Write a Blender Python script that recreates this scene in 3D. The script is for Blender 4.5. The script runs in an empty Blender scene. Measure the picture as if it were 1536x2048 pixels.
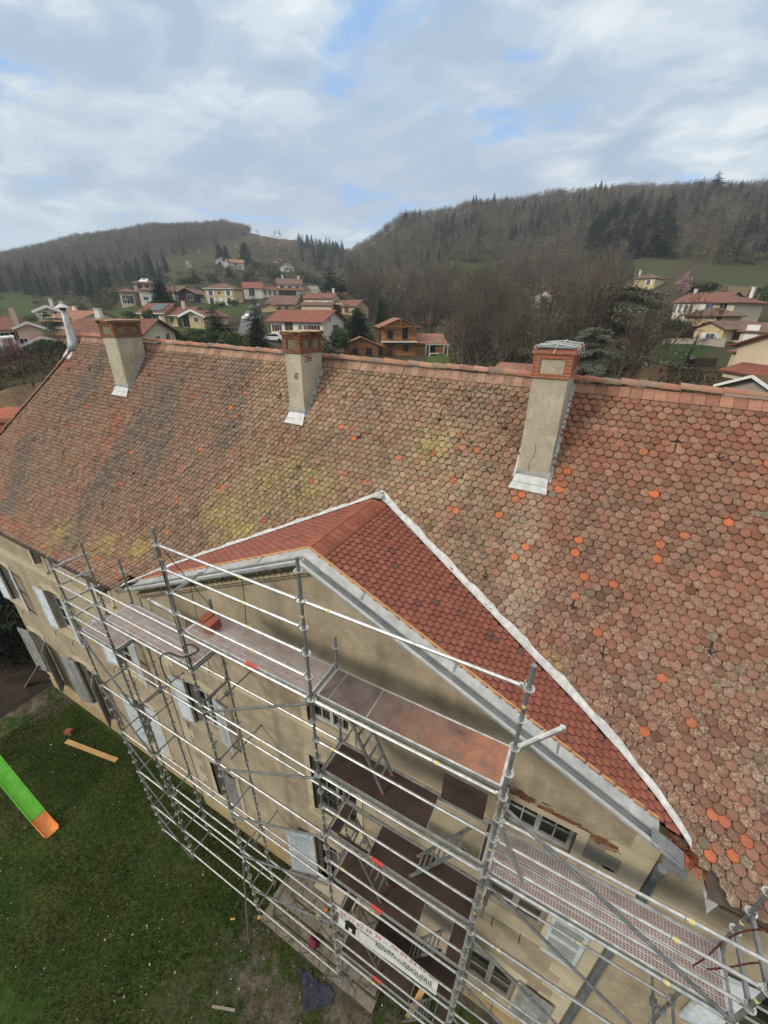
import bpy, bmesh, math, random
import numpy as np
from mathutils import Vector, Matrix

S = bpy.context.scene
COL = S.collection
rad = math.radians
rng = random.Random(7)
nrg = np.random.default_rng(11)

# ------------------------------------------------------------------ camera
# world frame: X along the facade, Y into the building, Z = 0 at the top scaffold deck (lawn at -12)
CAM = Vector((3.1006, -3.4429, 5.6091))
YAW, PITCH, ROLL, FPX = rad(27.738), rad(26.296), rad(0.612), 806.07
_f = Vector((-math.sin(YAW)*math.cos(PITCH), math.cos(YAW)*math.cos(PITCH), -math.sin(PITCH)))
_r = Vector((math.cos(YAW), math.sin(YAW), 0))
_u = _r.cross(_f)
_r2 = math.cos(ROLL)*_r + math.sin(ROLL)*_u
_u2 = -math.sin(ROLL)*_r + math.cos(ROLL)*_u
cam_data = bpy.data.cameras.new('camera')
cam = bpy.data.objects.new('camera', cam_data)
COL.objects.link(cam)
M4 = Matrix.Identity(4)
for i in range(3):
    M4[i][0], M4[i][1], M4[i][2], M4[i][3] = _r2[i], _u2[i], -_f[i], CAM[i]
cam.matrix_world = M4
cam_data.sensor_fit = 'HORIZONTAL'
cam_data.sensor_width = 36.0
cam_data.lens = FPX/1536*36.0
cam_data.clip_start = 0.1
cam_data.clip_end = 6000
S.camera = cam

# ------------------------------------------------------------------ sky and sun
SUN_EL, SUN_AZ = rad(31), rad(212)          # azimuth measured clockwise from +Y
sun_dir = Vector((math.sin(SUN_AZ)*math.cos(SUN_EL), math.cos(SUN_AZ)*math.cos(SUN_EL), math.sin(SUN_EL)))
S.view_settings.view_transform = 'Standard'
S.view_settings.look = 'None'
S.view_settings.exposure = 0.45
S.view_settings.gamma = 1.0
S.view_settings.use_curve_mapping = False

def nodes_of(nt):
    return nt.nodes, nt.links

world = bpy.data.worlds.new('World')
S.world = world
world.use_nodes = True
wn, wl = nodes_of(world.node_tree)
wn.clear()
w_out = wn.new('ShaderNodeOutputWorld')
w_bg = wn.new('ShaderNodeBackground')
w_bg.inputs['Strength'].default_value = 0.135
wl.new(w_bg.outputs[0], w_out.inputs[0])
w_sky = wn.new('ShaderNodeTexSky')
w_sky.sky_type = 'NISHITA'
w_sky.sun_disc = False
w_sky.sun_elevation = SUN_EL
w_sky.sun_rotation = SUN_AZ
w_sky.air_density = 1.0
w_sky.dust_density = 1.0
w_tc = wn.new('ShaderNodeTexCoord')
w_sep = wn.new('ShaderNodeSeparateXYZ')
wl.new(w_tc.outputs['Generated'], w_sep.inputs[0])
def wmath(op, a, b=None, clamp=False):
    n = wn.new('ShaderNodeMath'); n.operation = op; n.use_clamp = clamp
    for k, v in enumerate((a, b)):
        if v is None: continue
        if isinstance(v, (int, float)): n.inputs[k].default_value = v
        else: wl.new(v, n.inputs[k])
    return n.outputs[0]
zc = wmath('ADD', wmath('MAXIMUM', w_sep.outputs[2], 0.0), 0.16)
w_cmb = wn.new('ShaderNodeCombineXYZ')
wl.new(wmath('DIVIDE', w_sep.outputs[0], zc), w_cmb.inputs[0])
wl.new(wmath('DIVIDE', w_sep.outputs[1], zc), w_cmb.inputs[1])
def wnoise(scale, detail, rough, loc=(0, 0, 0), sc=(1, 1, 1), dist=0.0, rot=0.0):
    mp = wn.new('ShaderNodeMapping')
    mp.inputs['Location'].default_value = loc
    mp.inputs['Scale'].default_value = sc
    mp.inputs['Rotation'].default_value = (0, 0, rot)
    wl.new(w_cmb.outputs[0], mp.inputs[0])
    n = wn.new('ShaderNodeTexNoise')
    n.inputs['Scale'].default_value = scale
    n.inputs['Detail'].default_value = detail
    n.inputs['Roughness'].default_value = rough
    n.inputs['Distortion'].default_value = dist
    wl.new(mp.outputs[0], n.inputs['Vector'])
    return n.outputs['Fac']
def wramp(src, stops, interp='EASE'):
    r = wn.new('ShaderNodeValToRGB')
    r.color_ramp.interpolation = interp
    while len(r.color_ramp.elements) > len(stops): r.color_ramp.elements.remove(r.color_ramp.elements[-1])
    while len(r.color_ramp.elements) < len(stops): r.color_ramp.elements.new(0.5)
    for e, (p, c) in zip(r.color_ramp.elements, stops):
        e.position = p
        e.color = (c[0], c[1], c[2], 1) if isinstance(c, tuple) else (c, c, c, 1)
    wl.new(src, r.inputs[0])
    return r.outputs['Color']
def wmix(fac, a, b, mode='MIX'):
    m = wn.new('ShaderNodeMix'); m.data_type = 'RGBA'; m.blend_type = mode
    if isinstance(fac, (int, float)): m.inputs['Factor'].default_value = fac
    else: wl.new(fac, m.inputs['Factor'])
    for k, v in (('A', a), ('B', b)):
        s = [i for i in m.inputs if i.name == k and i.type == 'RGBA'][0]
        if isinstance(v, tuple): s.default_value = (*v, 1)
        else: wl.new(v, s)
    return [o for o in m.outputs if o.type == 'RGBA'][0]
SKY_LOC = (0.7, 0.3, 0.4)
cover = wnoise(1.7, 7.0, 0.55, SKY_LOC, (1, 1, 1), 0.3)
puffs = wnoise(2.6, 8.0, 0.55, (7.3, 2.2, 4.0), (1, 1.25, 1), 0.35, 0.5)
broad = wnoise(0.55, 3.0, 0.5, (1.2, 9.4, 2.0))
cloud_tone = wramp(puffs, [(0.36, (2.35, 3.0, 3.8)), (0.47, (2.85, 3.5, 4.25)), (0.56, (3.75, 4.35, 4.85)), (0.66, (4.9, 5.15, 5.3))])
cloud_tone = wmix(wramp(broad, [(0.40, 0.0), (0.62, 0.7)]), cloud_tone, (2.4, 3.05, 3.9))
mask = wramp(cover, [(0.335, 0.0), (0.445, 1.0)])
blue = wmix(0.75, w_sky.outputs[0], (1.75, 3.1, 5.3))
sky_col = wmix(mask, blue, cloud_tone)
# paler, even band of distant air near the horizon
low = wramp(w_sep.outputs[2], [(0.02, 0.7), (0.22, 0.0)])
sky_col = wmix(low, sky_col, (3.9, 4.55, 4.95))
high = wramp(w_sep.outputs[2], [(0.45, 0.5), (0.95, 0.95)], 'LINEAR')
high = wmix(1.0, high, (2.0, 2.0, 2.0), 'MULTIPLY')
# overhead, outside the frame, the sky is boosted and warmed for ambient light
high = wmix(wramp(w_sep.outputs[2], [(0.45, 0.0), (0.7, 1.0)]), high, (2.75, 2.15, 1.65))
sky_col = wmix(1.0, sky_col, high, 'MULTIPLY')
wl.new(sky_col, w_bg.inputs['Color'])

sun_data = bpy.data.lights.new('sun', 'SUN')
sun_data.energy = 2.0
sun_data.angle = rad(14)
sun_data.color = (1.0, 0.92, 0.79)
sun_ob = bpy.data.objects.new('sun', sun_data)
COL.objects.link(sun_ob)
sun_ob.rotation_euler = sun_dir.to_track_quat('Z', 'Y').to_euler()
sun_ob.location = sun_dir*60

# ------------------------------------------------------------------ geometry of the view (used to read real positions off the photograph)
def ray(px, py):
    v = Vector(((px-768)/FPX, -(py-1024)/FPX, 1.0))
    return _r2*v.x + _u2*v.y + _f*v.z
def at(px, py, axis, val):
    d = ray(px, py); i = 'XYZ'.index(axis)
    return CAM + d*((val-CAM[i])/d[i])
def far(px, py, D):
    d = ray(px, py)
    return CAM + d*(D/math.hypot(d.x, d.y))
def project(P):
    P = np.asarray(P, float); d = P-np.array(CAM)
    R = np.array([_r2, _u2, _f])
    q = d @ R.T
    w = np.where(q[..., 2] > 0.05, q[..., 2], 0.05)
    return np.stack([768+FPX*q[..., 0]/w, 1024-FPX*q[..., 1]/w, q[..., 2]], -1)

# ------------------------------------------------------------------ materials
MATS = {}
def new_mat(name):
    m = bpy.data.materials.new(name); m.use_nodes = True
    MATS[name] = m
    nt = m.node_tree
    return m, nt, nt.nodes['Principled BSDF']
class NT:
    def __init__(s, name, rough=0.8, metal=0.0, spec=0.3):
        s.m, s.nt, s.b = new_mat(name)
        s.n, s.l = s.nt.nodes, s.nt.links
        s.b.inputs['Roughness'].default_value = rough
        s.b.inputs['Metallic'].default_value = metal
        s.b.inputs['Specular IOR Level'].default_value = spec
        s.tc = s.n.new('ShaderNodeTexCoord')
        s.geo = s.n.new('ShaderNodeNewGeometry')
    def vec(s, kind='Object', scale=(1, 1, 1), rot=(0, 0, 0)):
        mp = s.n.new('ShaderNodeMapping')
        mp.inputs['Scale'].default_value = scale
        mp.inputs['Rotation'].default_value = rot
        s.l.new(s.geo.outputs['Position'] if kind == 'World' else s.tc.outputs[kind], mp.inputs[0])
        return mp.outputs[0]
    def noise(s, scale, detail=4, rough=0.55, vec=None, dist=0.0):
        n = s.n.new('ShaderNodeTexNoise')
        n.inputs['Scale'].default_value = scale; n.inputs['Detail'].default_value = detail
        n.inputs['Roughness'].default_value = rough; n.inputs['Distortion'].default_value = dist
        s.l.new(vec if vec else s.vec(), n.inputs['Vector'])
        return n.outputs['Fac']
    def voro(s, scale, vec=None, feature='F1', out='Distance'):
        n = s.n.new('ShaderNodeTexVoronoi'); n.feature = feature
        n.inputs['Scale'].default_value = scale
        s.l.new(vec if vec else s.vec(), n.inputs['Vector'])
        return n.outputs[out]
    def wave(s, scale, vec, dist=0.0, prof='SIN', dirn='X', dscale=1.0):
        n = s.n.new('ShaderNodeTexWave'); n.wave_profile = prof; n.bands_direction = dirn
        n.inputs['Scale'].default_value = scale; n.inputs['Distortion'].default_value = dist
        n.inputs['Detail Scale'].default_value = dscale
        s.l.new(vec, n.inputs['Vector'])
        return n.outputs['Fac']
    def brick(s, vec, c1, c2, mortar, w, h, ms=0.012, scale=1.0):
        n = s.n.new('ShaderNodeTexBrick')
        n.inputs['Color1'].default_value = (*c1, 1); n.inputs['Color2'].default_value = (*c2, 1); n.inputs['Mortar'].default_value = (*mortar, 1)
        n.inputs['Scale'].default_value = scale; n.inputs['Mortar Size'].default_value = ms
        n.inputs['Brick Width'].default_value = w; n.inputs['Row Height'].default_value = h
        s.l.new(vec, n.inputs['Vector'])
        return n.outputs['Color'], n.outputs['Fac']
    def ramp(s, src, stops, interp='LINEAR'):
        r = s.n.new('ShaderNodeValToRGB'); r.color_ramp.interpolation = interp
        while len(r.color_ramp.elements) < len(stops): r.color_ramp.elements.new(0.5)
        for e, (p, c) in zip(r.color_ramp.elements, stops):
            e.position = p
            e.color = (*c, 1) if isinstance(c, tuple) else (c, c, c, 1)
        s.l.new(src, r.inputs[0])
        return r.outputs['Color']
    def mix(s, fac, a, b, mode='MIX'):
        m = s.n.new('ShaderNodeMix'); m.data_type = 'RGBA'; m.blend_type = mode
        if isinstance(fac, (int, float)): m.inputs['Factor'].default_value = fac
        else: s.l.new(fac, m.inputs['Factor'])
        for k, v in (('A', a), ('B', b)):
            q = [i for i in m.inputs if i.name == k and i.type == 'RGBA'][0]
            if isinstance(v, tuple): q.default_value = (*v, 1)
            elif isinstance(v, (int, float)): q.default_value = (v, v, v, 1)
            else: s.l.new(v, q)
        return [o for o in m.outputs if o.type == 'RGBA'][0]
    def math(s, op, a, b=0.0, clamp=False):
        n = s.n.new('ShaderNodeMath'); n.operation = op; n.use_clamp = clamp
        for k, v in enumerate((a, b)):
            if isinstance(v, (int, float)): n.inputs[k].default_value = v
            else: s.l.new(v, n.inputs[k])
        return n.outputs[0]
    def attr(s, name, out='Color'):
        n = s.n.new('ShaderNodeAttribute'); n.attribute_name = name
        return n.outputs[out]
    def color(s, c):
        if isinstance(c, tuple): s.b.inputs['Base Color'].default_value = (*c, 1)
        else: s.l.new(c, s.b.inputs['Base Color'])
        return s
    def rough(s, r):
        s.l.new(r, s.b.inputs['Roughness']); return s
    def bump(s, h, strength=0.3, dist=0.02):
        n = s.n.new('ShaderNodeBump')
        n.inputs['Strength'].default_value = strength; n.inputs['Distance'].default_value = dist
        s.l.new(h, n.inputs['Height'])
        s.l.new(n.outputs[0], s.b.inputs['Normal'])
        return s

def mat_mottled(name, c1, c2, scale=3.0, rough=0.85, metal=0.0, bump=0.2, bscale=None, spec=0.3, dist=0.01):
    t = NT(name, rough, metal, spec)
    a = t.noise(scale, 6, 0.6)
    t.color(t.ramp(a, [(0.32, c1), (0.68, c2)]))
    if bump: t.bump(t.noise(bscale or scale*8, 5, 0.6), bump, dist)
    return t.m

# ------------------------------------------------------------------ mesh builder
class MB:
    def __init__(s):
        s.v = []; s.f = []; s.mi = []; s.fc = []; s.T = None; s.cur = 0; s.col = None
    def _add(s, verts, faces):
        o = len(s.v)
        if s.T is not None:
            verts = [s.T @ Vector(p) for p in verts]
        s.v.extend([tuple(p) for p in verts])
        for f in faces:
            s.f.append(tuple(i+o for i in f)); s.mi.append(s.cur); s.fc.append(s.col)
    def box(s, c, d, rot=None):
        x, y, z = d[0]/2, d[1]/2, d[2]/2
        vs = [Vector((sx*x, sy*y, sz*z)) for sx in (-1, 1) for sy in (-1, 1) for sz in (-1, 1)]
        if rot is not None: vs = [rot @ v for v in vs]
        c = Vector(c)
        s._add([v+c for v in vs], [(0, 1, 3, 2), (4, 6, 7, 5), (0, 4, 5, 1), (2, 3, 7, 6), (0, 2, 6, 4), (1, 5, 7, 3)])
    def box2(s, a, b):
        s.box([(a[i]+b[i])/2 for i in range(3)], [abs(b[i]-a[i]) for i in range(3)])
    def tube(s, p, q, r, n=8, r2=None, cap=True):
        p, q = Vector(p), Vector(q); d = q-p
        if d.length < 1e-6: return
        d.normalize()
        a = d.orthogonal().normalized(); b = d.cross(a)
        r2 = r if r2 is None else r2
        vs = []
        for (c, rr) in ((p, r), (q, r2)):
            for k in range(n):
                t = 2*math.pi*k/n
                vs.append(c+a*(rr*math.cos(t))+b*(rr*math.sin(t)))
        fs = [(k, (k+1) % n, n+(k+1) % n, n+k) for k in range(n)]
        if cap:
            fs.append(tuple(range(n-1, -1, -1))); fs.append(tuple(range(n, 2*n)))
        s._add(vs, fs)
    def path(s, pts, r, n=6):
        for a, b in zip(pts[:-1], pts[1:]): s.tube(a, b, r, n)
    def bar(s, p, q, w, h, up=(0, 0, 1)):
        p, q = Vector(p), Vector(q); d = (q-p); L = d.length; d.normalize()
        side = d.cross(Vector(up))
        if side.length < 1e-5: side = d.orthogonal()
        side.normalize(); u = side.cross(d)
        R = Matrix((d, side, u)).transposed()
        s.box((p+q)/2, (L, w, h), R)
    def quad(s, *p):
        s._add(list(p), [tuple(range(len(p)))])
    def slab(s, poly, off):
        n = len(poly); off = Vector(off)
        a = [Vector(p) for p in poly]; b = [p+off for p in a]
        s._add(a+b, [tuple(range(n)), tuple(range(2*n-1, n-1, -1))]+[(k, n+k, n+(k+1) % n, (k+1) % n) for k in range(n)])
    def lathe(s, c, prof, n=16):
        c = Vector(c); vs = []
        for (r, z) in prof:
            for k in range(n):
                t = 2*math.pi*k/n
                vs.append(c+Vector((r*math.cos(t), r*math.sin(t), z)))
        fs = []
        for i in range(len(prof)-1):
            for k in range(n):
                fs.append((i*n+k, i*n+(k+1) % n, (i+1)*n+(k+1) % n, (i+1)*n+k))
        fs.append(tuple(range(n-1, -1, -1))); fs.append(tuple((len(prof)-1)*n+k for k in range(n)))
        s._add(vs, fs)
    def sweep(s, prof, path_fn, ts, closed=True):
        """prof: list of 2-D points; path_fn(t, point) -> 3-D"""
        n = len(prof); vs = []
        for t in ts:
            for q in prof: vs.append(path_fn(t, q))
        fs = []
        for i in range(len(ts)-1):
            for k in range(n if closed else n-1):
                fs.append((i*n+k, i*n+(k+1) % n, (i+1)*n+(k+1) % n, (i+1)*n+k))
        if closed:
            fs.append(tuple(range(n-1, -1, -1))); fs.append(tuple((len(ts)-1)*n+k for k in range(n)))
        s._add(vs, fs)
    def build(s, name, mats, parent=None, smooth=False, fix=True):
        me = bpy.data.meshes.new(name)
        off = Vector((0, 0, 0))
        if parent is not None and parent.get('_w'): off = Vector(parent['_w'])
        vs = [(a-off.x, b-off.y, c-off.z) for a, b, c in s.v]
        me.from_pydata(vs, [], s.f)
        ml = mats if isinstance(mats, (list, tuple)) else [mats]
        for m in ml: me.materials.append(MATS[m] if isinstance(m, str) else m)
        if len(ml) > 1: me.polygons.foreach_set('material_index', s.mi)
        if any(c is not None for c in s.fc):
            at_ = me.attributes.new('tint', 'FLOAT_COLOR', 'FACE')
            buf = np.ones((len(s.f), 4), np.float32)
            for i, c in enumerate(s.fc):
                if c is not None: buf[i, :3] = c
            at_.data.foreach_set('color', buf.ravel())
        if fix:
            bm = bmesh.new(); bm.from_mesh(me)
            bmesh.ops.recalc_face_normals(bm, faces=bm.faces)
            bm.to_mesh(me); bm.free()
        if smooth: me.polygons.foreach_set('use_smooth', [True]*len(me.polygons))
        me.update()
        o = bpy.data.objects.new(name, me)
        COL.objects.link(o)
        if parent is not None:
            o.parent = parent
            if parent.get('_w'): o['_w'] = parent['_w']
        return o

def np_mesh(name, V, F, mat, parent=None, tint=None, smooth=False):
    """V (n,3), F (m,k) arrays; tint (m,3) per face"""
    V = np.asarray(V, np.float32); F = np.asarray(F, np.int32)
    if parent is not None and parent.get('_w'): V = V-np.array(parent['_w'][:], np.float32)
    me = bpy.data.meshes.new(name)
    m, k = F.shape
    me.vertices.add(len(V)); me.vertices.foreach_set('co', V.ravel())
    me.loops.add(m*k); me.loops.foreach_set('vertex_index', F.ravel())
    me.polygons.add(m)
    me.polygons.foreach_set('loop_start', np.arange(0, m*k, k, dtype=np.int32))
    me.polygons.foreach_set('loop_total', np.full(m, k, np.int32))
    me.update(calc_edges=True)
    me.materials.append(MATS[mat] if isinstance(mat, str) else mat)
    if tint is not None:
        a = me.attributes.new('tint', 'FLOAT_COLOR', 'FACE')
        buf = np.ones((m, 4), np.float32); buf[:, :3] = tint
        a.data.foreach_set('color', buf.ravel())
    if smooth: me.polygons.foreach_set('use_smooth', np.ones(m, bool))
    me.validate()
    o = bpy.data.objects.new(name, me); COL.objects.link(o)
    if parent is not None:
        o.parent = parent
        if parent.get('_w'): o['_w'] = parent['_w']
    return o

def tag(o, label=None, cat=None, group=None, kind=None):
    if label: o['label'] = label
    if cat: o['category'] = cat
    if group: o['group'] = group
    if kind: o['kind'] = kind
    return o
def thing(name, label, cat, loc=(0, 0, 0), group=None, rz=None):
    o = bpy.data.objects.new(name, None); COL.objects.link(o)
    o.empty_display_size = 0.2
    o.location = loc
    if rz is None: o['_w'] = [float(v) for v in loc]     # parts are given in world coordinates
    else: o.rotation_euler = (0, 0, rz)                  # parts are given in local coordinates
    return tag(o, label, cat, group)
# ------------------------------------------------------------------ material library
def make_materials():
    # galvanised steel of the scaffold: pale with darker worn patches
    t = NT('galvanised', 0.48, 0.7, 0.45)
    a = t.noise(9, 5, 0.6, t.vec('World'))
    t.color(t.ramp(a, [(0.3, (0.32, 0.325, 0.325)), (0.55, (0.52, 0.525, 0.52)), (0.75, (0.66, 0.655, 0.64))]))
    t.rough(t.ramp(a, [(0.3, 0.5), (0.7, 0.34)]))
    t.bump(t.noise(60, 3, 0.5, t.vec('World')), 0.1, 0.002)
    t = NT('dull steel', 0.55, 0.7, 0.4)
    a = t.noise(7, 6, 0.65, t.vec('World'))
    t.color(t.ramp(a, [(0.3, (0.16, 0.165, 0.165)), (0.62, (0.30, 0.31, 0.31)), (0.78, (0.44, 0.44, 0.43))]))
    mat_mottled('yellow tape', (0.48, 0.42, 0.14), (0.60, 0.55, 0.25), 20, 0.6, bump=0)
    mat_mottled('red tape', (0.55, 0.06, 0.06), (0.65, 0.12, 0.10), 20, 0.6, bump=0)
    # perforated steel plank
    t = NT('perforated steel', 0.6, 0.3, 0.35)
    v = t.vec('World', (1/0.062, 1/0.036, 1))
    d = t.voro(1.0, v)
    sep = t.n.new('ShaderNodeSeparateXYZ'); t.l.new(t.geo.outputs['Position'], sep.inputs[0])
    fx = t.math('PINGPONG', sep.outputs[0], 0.021); fy = t.math('PINGPONG', sep.outputs[1], 0.014)
    hole = t.math('MULTIPLY', t.math('GREATER_THAN', fx, 0.008), t.math('GREATER_THAN', fy, 0.0055))
    base = t.ramp(t.noise(6, 5, 0.6, t.vec('World')), [(0.3, (0.31, 0.255, 0.235)), (0.7, (0.47, 0.405, 0.375))])
    t.color(t.mix(hole, base, (0.125, 0.078, 0.066)))
    t.l.new(t.math('MULTIPLY', t.math('SUBTRACT', 1.0, hole), 0.35), t.b.inputs['Metallic'])
    # phenolic plywood decks
    t = NT('brown plywood', 0.55, 0, 0.35)
    a = t.noise(2.2, 6, 0.65, t.vec('World')); b = t.noise(14, 5, 0.7, t.vec('World'))
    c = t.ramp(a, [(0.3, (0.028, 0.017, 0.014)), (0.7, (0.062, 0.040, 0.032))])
    c = t.mix(t.ramp(b, [(0.64, 0.0), (0.76, 0.35)]), c, (0.16, 0.12, 0.10))
    t.color(c); t.bump(b, 0.15, 0.004)
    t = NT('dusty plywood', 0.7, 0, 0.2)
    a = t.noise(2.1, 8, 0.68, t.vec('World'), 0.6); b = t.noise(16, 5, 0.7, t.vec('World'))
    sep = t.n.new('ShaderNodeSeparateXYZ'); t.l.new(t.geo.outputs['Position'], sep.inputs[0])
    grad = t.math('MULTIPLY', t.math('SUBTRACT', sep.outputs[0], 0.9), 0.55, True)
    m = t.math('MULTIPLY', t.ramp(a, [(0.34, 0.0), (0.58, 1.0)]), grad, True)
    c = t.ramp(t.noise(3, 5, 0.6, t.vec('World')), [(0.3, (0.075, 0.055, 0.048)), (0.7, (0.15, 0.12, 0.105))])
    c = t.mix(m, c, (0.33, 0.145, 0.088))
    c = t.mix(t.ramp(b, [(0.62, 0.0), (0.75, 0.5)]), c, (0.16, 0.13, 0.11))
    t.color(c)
    # lime render
    def render_mat(name, c1, c2, c3, sc=1.2):
        t = NT(name, 0.92, 0, 0.1)
        p = t.vec('World')
        a = t.noise(sc, 7, 0.62, p); b = t.noise(26, 6, 0.7, p)
        st = t.noise(1.0, 6, 0.6, t.vec('World', (2.2, 2.2, 0.22)))
        c = t.ramp(a, [(0.3, c1), (0.52, c2), (0.72, c3)])
        c = t.mix(t.ramp(st, [(0.48, 0.0), (0.68, 0.38)]), c, tuple(x*0.70 for x in c1))
        c = t.mix(t.ramp(t.noise(4.5, 6, 0.65, p), [(0.54, 0.0), (0.64, 0.35)]), c, tuple(min(1, x*1.15) for x in c3))
        c = t.mix(t.ramp(b, [(0.3, 0.55), (0.5, 0.0)]), c, tuple(x*0.55 for x in c1))
        t.color(c); t.bump(b, 0.35, 0.008)
    render_mat('facade render', (0.285, 0.225, 0.152), (0.385, 0.315, 0.220), (0.455, 0.385, 0.28))
    render_mat('plinth render', (0.31, 0.225, 0.115), (0.40, 0.30, 0.16), (0.46, 0.36, 0.21))
    render_mat('chimney render', (0.34, 0.30, 0.215), (0.44, 0.395, 0.295), (0.52, 0.475, 0.365), 2.2)
    render_mat('old head render', (0.13, 0.105, 0.07), (0.20, 0.165, 0.115), (0.27, 0.225, 0.16), 3.5)
    t = NT('pale stone', 0.85, 0, 0.15)
    p = t.vec('World'); a = t.noise(2.4, 6, 0.6, p); b = t.noise(30, 5, 0.65, p)
    c = t.ramp(a, [(0.3, (0.40, 0.34, 0.235)), (0.7, (0.56, 0.48, 0.345))])
    c = t.mix(t.ramp(t.noise(1.2, 5, 0.6, p), [(0.6, 0.0), (0.8, 0.6)]), c, (0.25, 0.20, 0.13))
    t.color(c); t.bump(b, 0.25, 0.006)
    mat_mottled('pale grey cement', (0.20, 0.185, 0.155), (0.30, 0.28, 0.235), 3, 0.95, bump=0.3)
    mat_mottled('sandy mortar', (0.36, 0.28, 0.17), (0.55, 0.46, 0.31), 6, 0.95, bump=0.4, bscale=24)
    t = NT('grey stone', 0.9, 0, 0.15)
    p = t.vec('World'); a = t.noise(3, 7, 0.65, p)
    c = t.ramp(a, [(0.3, (0.12, 0.105, 0.082)), (0.55, (0.21, 0.185, 0.148)), (0.75, (0.30, 0.27, 0.22))])
    cell = t.voro(1.7, p, 'DISTANCE_TO_EDGE')
    c = t.mix(t.ramp(cell, [(0.0, 0.7), (0.05, 0.0)]), c, (0.03, 0.03, 0.018))
    c = t.mix(t.ramp(t.noise(5, 5, 0.6, p), [(0.56, 0.0), (0.68, 0.55)]), c, (0.06, 0.066, 0.024))
    t.color(c); t.bump(a, 0.5, 0.02)
    mat_mottled('moss', (0.030, 0.034, 0.012), (0.07, 0.072, 0.026), 8, 0.95, bump=0.6, bscale=30)
    # brick
    t = NT('chimney brick', 0.9, 0, 0.1)
    sep = t.n.new('ShaderNodeSeparateXYZ'); t.l.new(t.geo.outputs['Position'], sep.inputs[0])
    cb = t.n.new('ShaderNodeCombineXYZ')
    t.l.new(t.math('ADD', sep.outputs[0], sep.outputs[1]), cb.inputs[0]); t.l.new(sep.outputs[2], cb.inputs[1])
    c, fac = t.brick(cb.outputs[0], (0.36, 0.105, 0.055), (0.26, 0.085, 0.05), (0.30, 0.22, 0.15), 0.22, 0.062, 0.006)
    c = t.mix(t.ramp(t.noise(9, 6, 0.65, t.vec('World')), [(0.5, 0.0), (0.72, 0.7)]), c, (0.20, 0.15, 0.10))
    t.color(c); t.bump(t.noise(40, 5, 0.6, t.vec('World')), 0.4, 0.006)
    t = NT('weathered brick', 0.95, 0, 0.1)
    c, fac = t.brick(cb.outputs[0] if False else t.vec('World', (1, 1, 1)), (0.25, 0.10, 0.05), (0.17, 0.085, 0.05), (0.2, 0.16, 0.11), 0.22, 0.062, 0.006)
    c = t.ramp(t.noise(7, 6, 0.65, t.vec('World')), [(0.3, (0.105, 0.055, 0.034)), (0.5, (0.185, 0.080, 0.045)), (0.68, (0.225, 0.155, 0.10))])
    t.color(c); t.bump(t.noise(30, 5, 0.6, t.vec('World')), 0.5, 0.008)
    mat_mottled('terracotta brick', (0.24, 0.075, 0.045), (0.32, 0.11, 0.065), 6, 0.9, bump=0.3)
    # zinc
    t = NT('zinc', 0.5, 0.35, 0.45)
    p = t.vec('World'); a = t.noise(5, 7, 0.7, p); b = t.noise(1.3, 5, 0.6, p)
    c = t.ramp(a, [(0.3, (0.30, 0.31, 0.30)), (0.52, (0.41, 0.415, 0.40)), (0.74, (0.55, 0.545, 0.52))])
    c = t.mix(t.ramp(b, [(0.55, 0.0), (0.75, 0.5)]), c, (0.24, 0.26, 0.275))
    t.color(c); t.bump(t.noise(3, 4, 0.5, p), 0.12, 0.02)
    mat_mottled('bright zinc', (0.36, 0.37, 0.37), (0.54, 0.54, 0.53), 7, 0.55, 0.2, bump=0.1)
    mat_mottled('lead white', (0.36, 0.36, 0.355), (0.62, 0.61, 0.595), 9, 0.7, 0.1, bump=0.4, bscale=30)
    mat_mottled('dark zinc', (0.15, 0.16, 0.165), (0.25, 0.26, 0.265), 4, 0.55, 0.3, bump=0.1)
    mat_mottled('pipe zinc', (0.13, 0.15, 0.165), (0.22, 0.24, 0.26), 3, 0.5, 0.4, bump=0.1)
    mat_mottled('gutter brown', (0.045, 0.034, 0.028), (0.085, 0.062, 0.05), 5, 0.6, 0.1, bump=0.1)
    mat_mottled('dark iron', (0.018, 0.017, 0.017), (0.045, 0.042, 0.04), 12, 0.7, 0.2, bump=0.1)
    mat_mottled('black rubber', (0.012, 0.012, 0.013), (0.025, 0.025, 0.026), 12, 0.6, bump=0)
    mat_mottled('red rubber', (0.075, 0.022, 0.018), (0.12, 0.034, 0.027), 12, 0.6, bump=0)
    # timber
    def wood(name, c1, c2, rough=0.75, sc=(0.7, 12, 12)):
        t = NT(name, rough, 0, 0.2)
        a = t.noise(2.2, 6, 0.65, t.vec('Object', sc), 0.8)
        t.color(t.ramp(a, [(0.3, c1), (0.7, c2)])); t.bump(a, 0.2, 0.005)
    wood('new pine', (0.42, 0.235, 0.085), (0.56, 0.35, 0.15))
    wood('grey board', (0.20, 0.165, 0.15), (0.32, 0.275, 0.25))
    wood('batten', (0.40, 0.20, 0.085), (0.58, 0.34, 0.16))
    # louvred shutters: pale grey-blue, flaking
    t = NT('shutter paint', 0.75, 0, 0.2)
    p = t.vec('World'); a = t.noise(6, 6, 0.65, p)
    c = t.ramp(a, [(0.3, (0.36, 0.40, 0.42)), (0.6, (0.52, 0.56, 0.575))])
    c = t.mix(t.ramp(t.noise(14, 6, 0.7, p), [(0.58, 0.0), (0.68, 0.7)]), c, (0.26, 0.225, 0.18))
    t.color(c); t.bump(a, 0.2, 0.005)
    t = NT('weathered shutter', 0.85, 0, 0.15)
    p = t.vec('World', (1, 1, 0.35)); a = t.noise(5, 7, 0.7, p)
    t.color(t.ramp(a, [(0.3, (0.12, 0.12, 0.115)), (0.5, (0.25, 0.25, 0.24)), (0.7, (0.38, 0.385, 0.375))])); t.bump(a, 0.3, 0.006)
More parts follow.
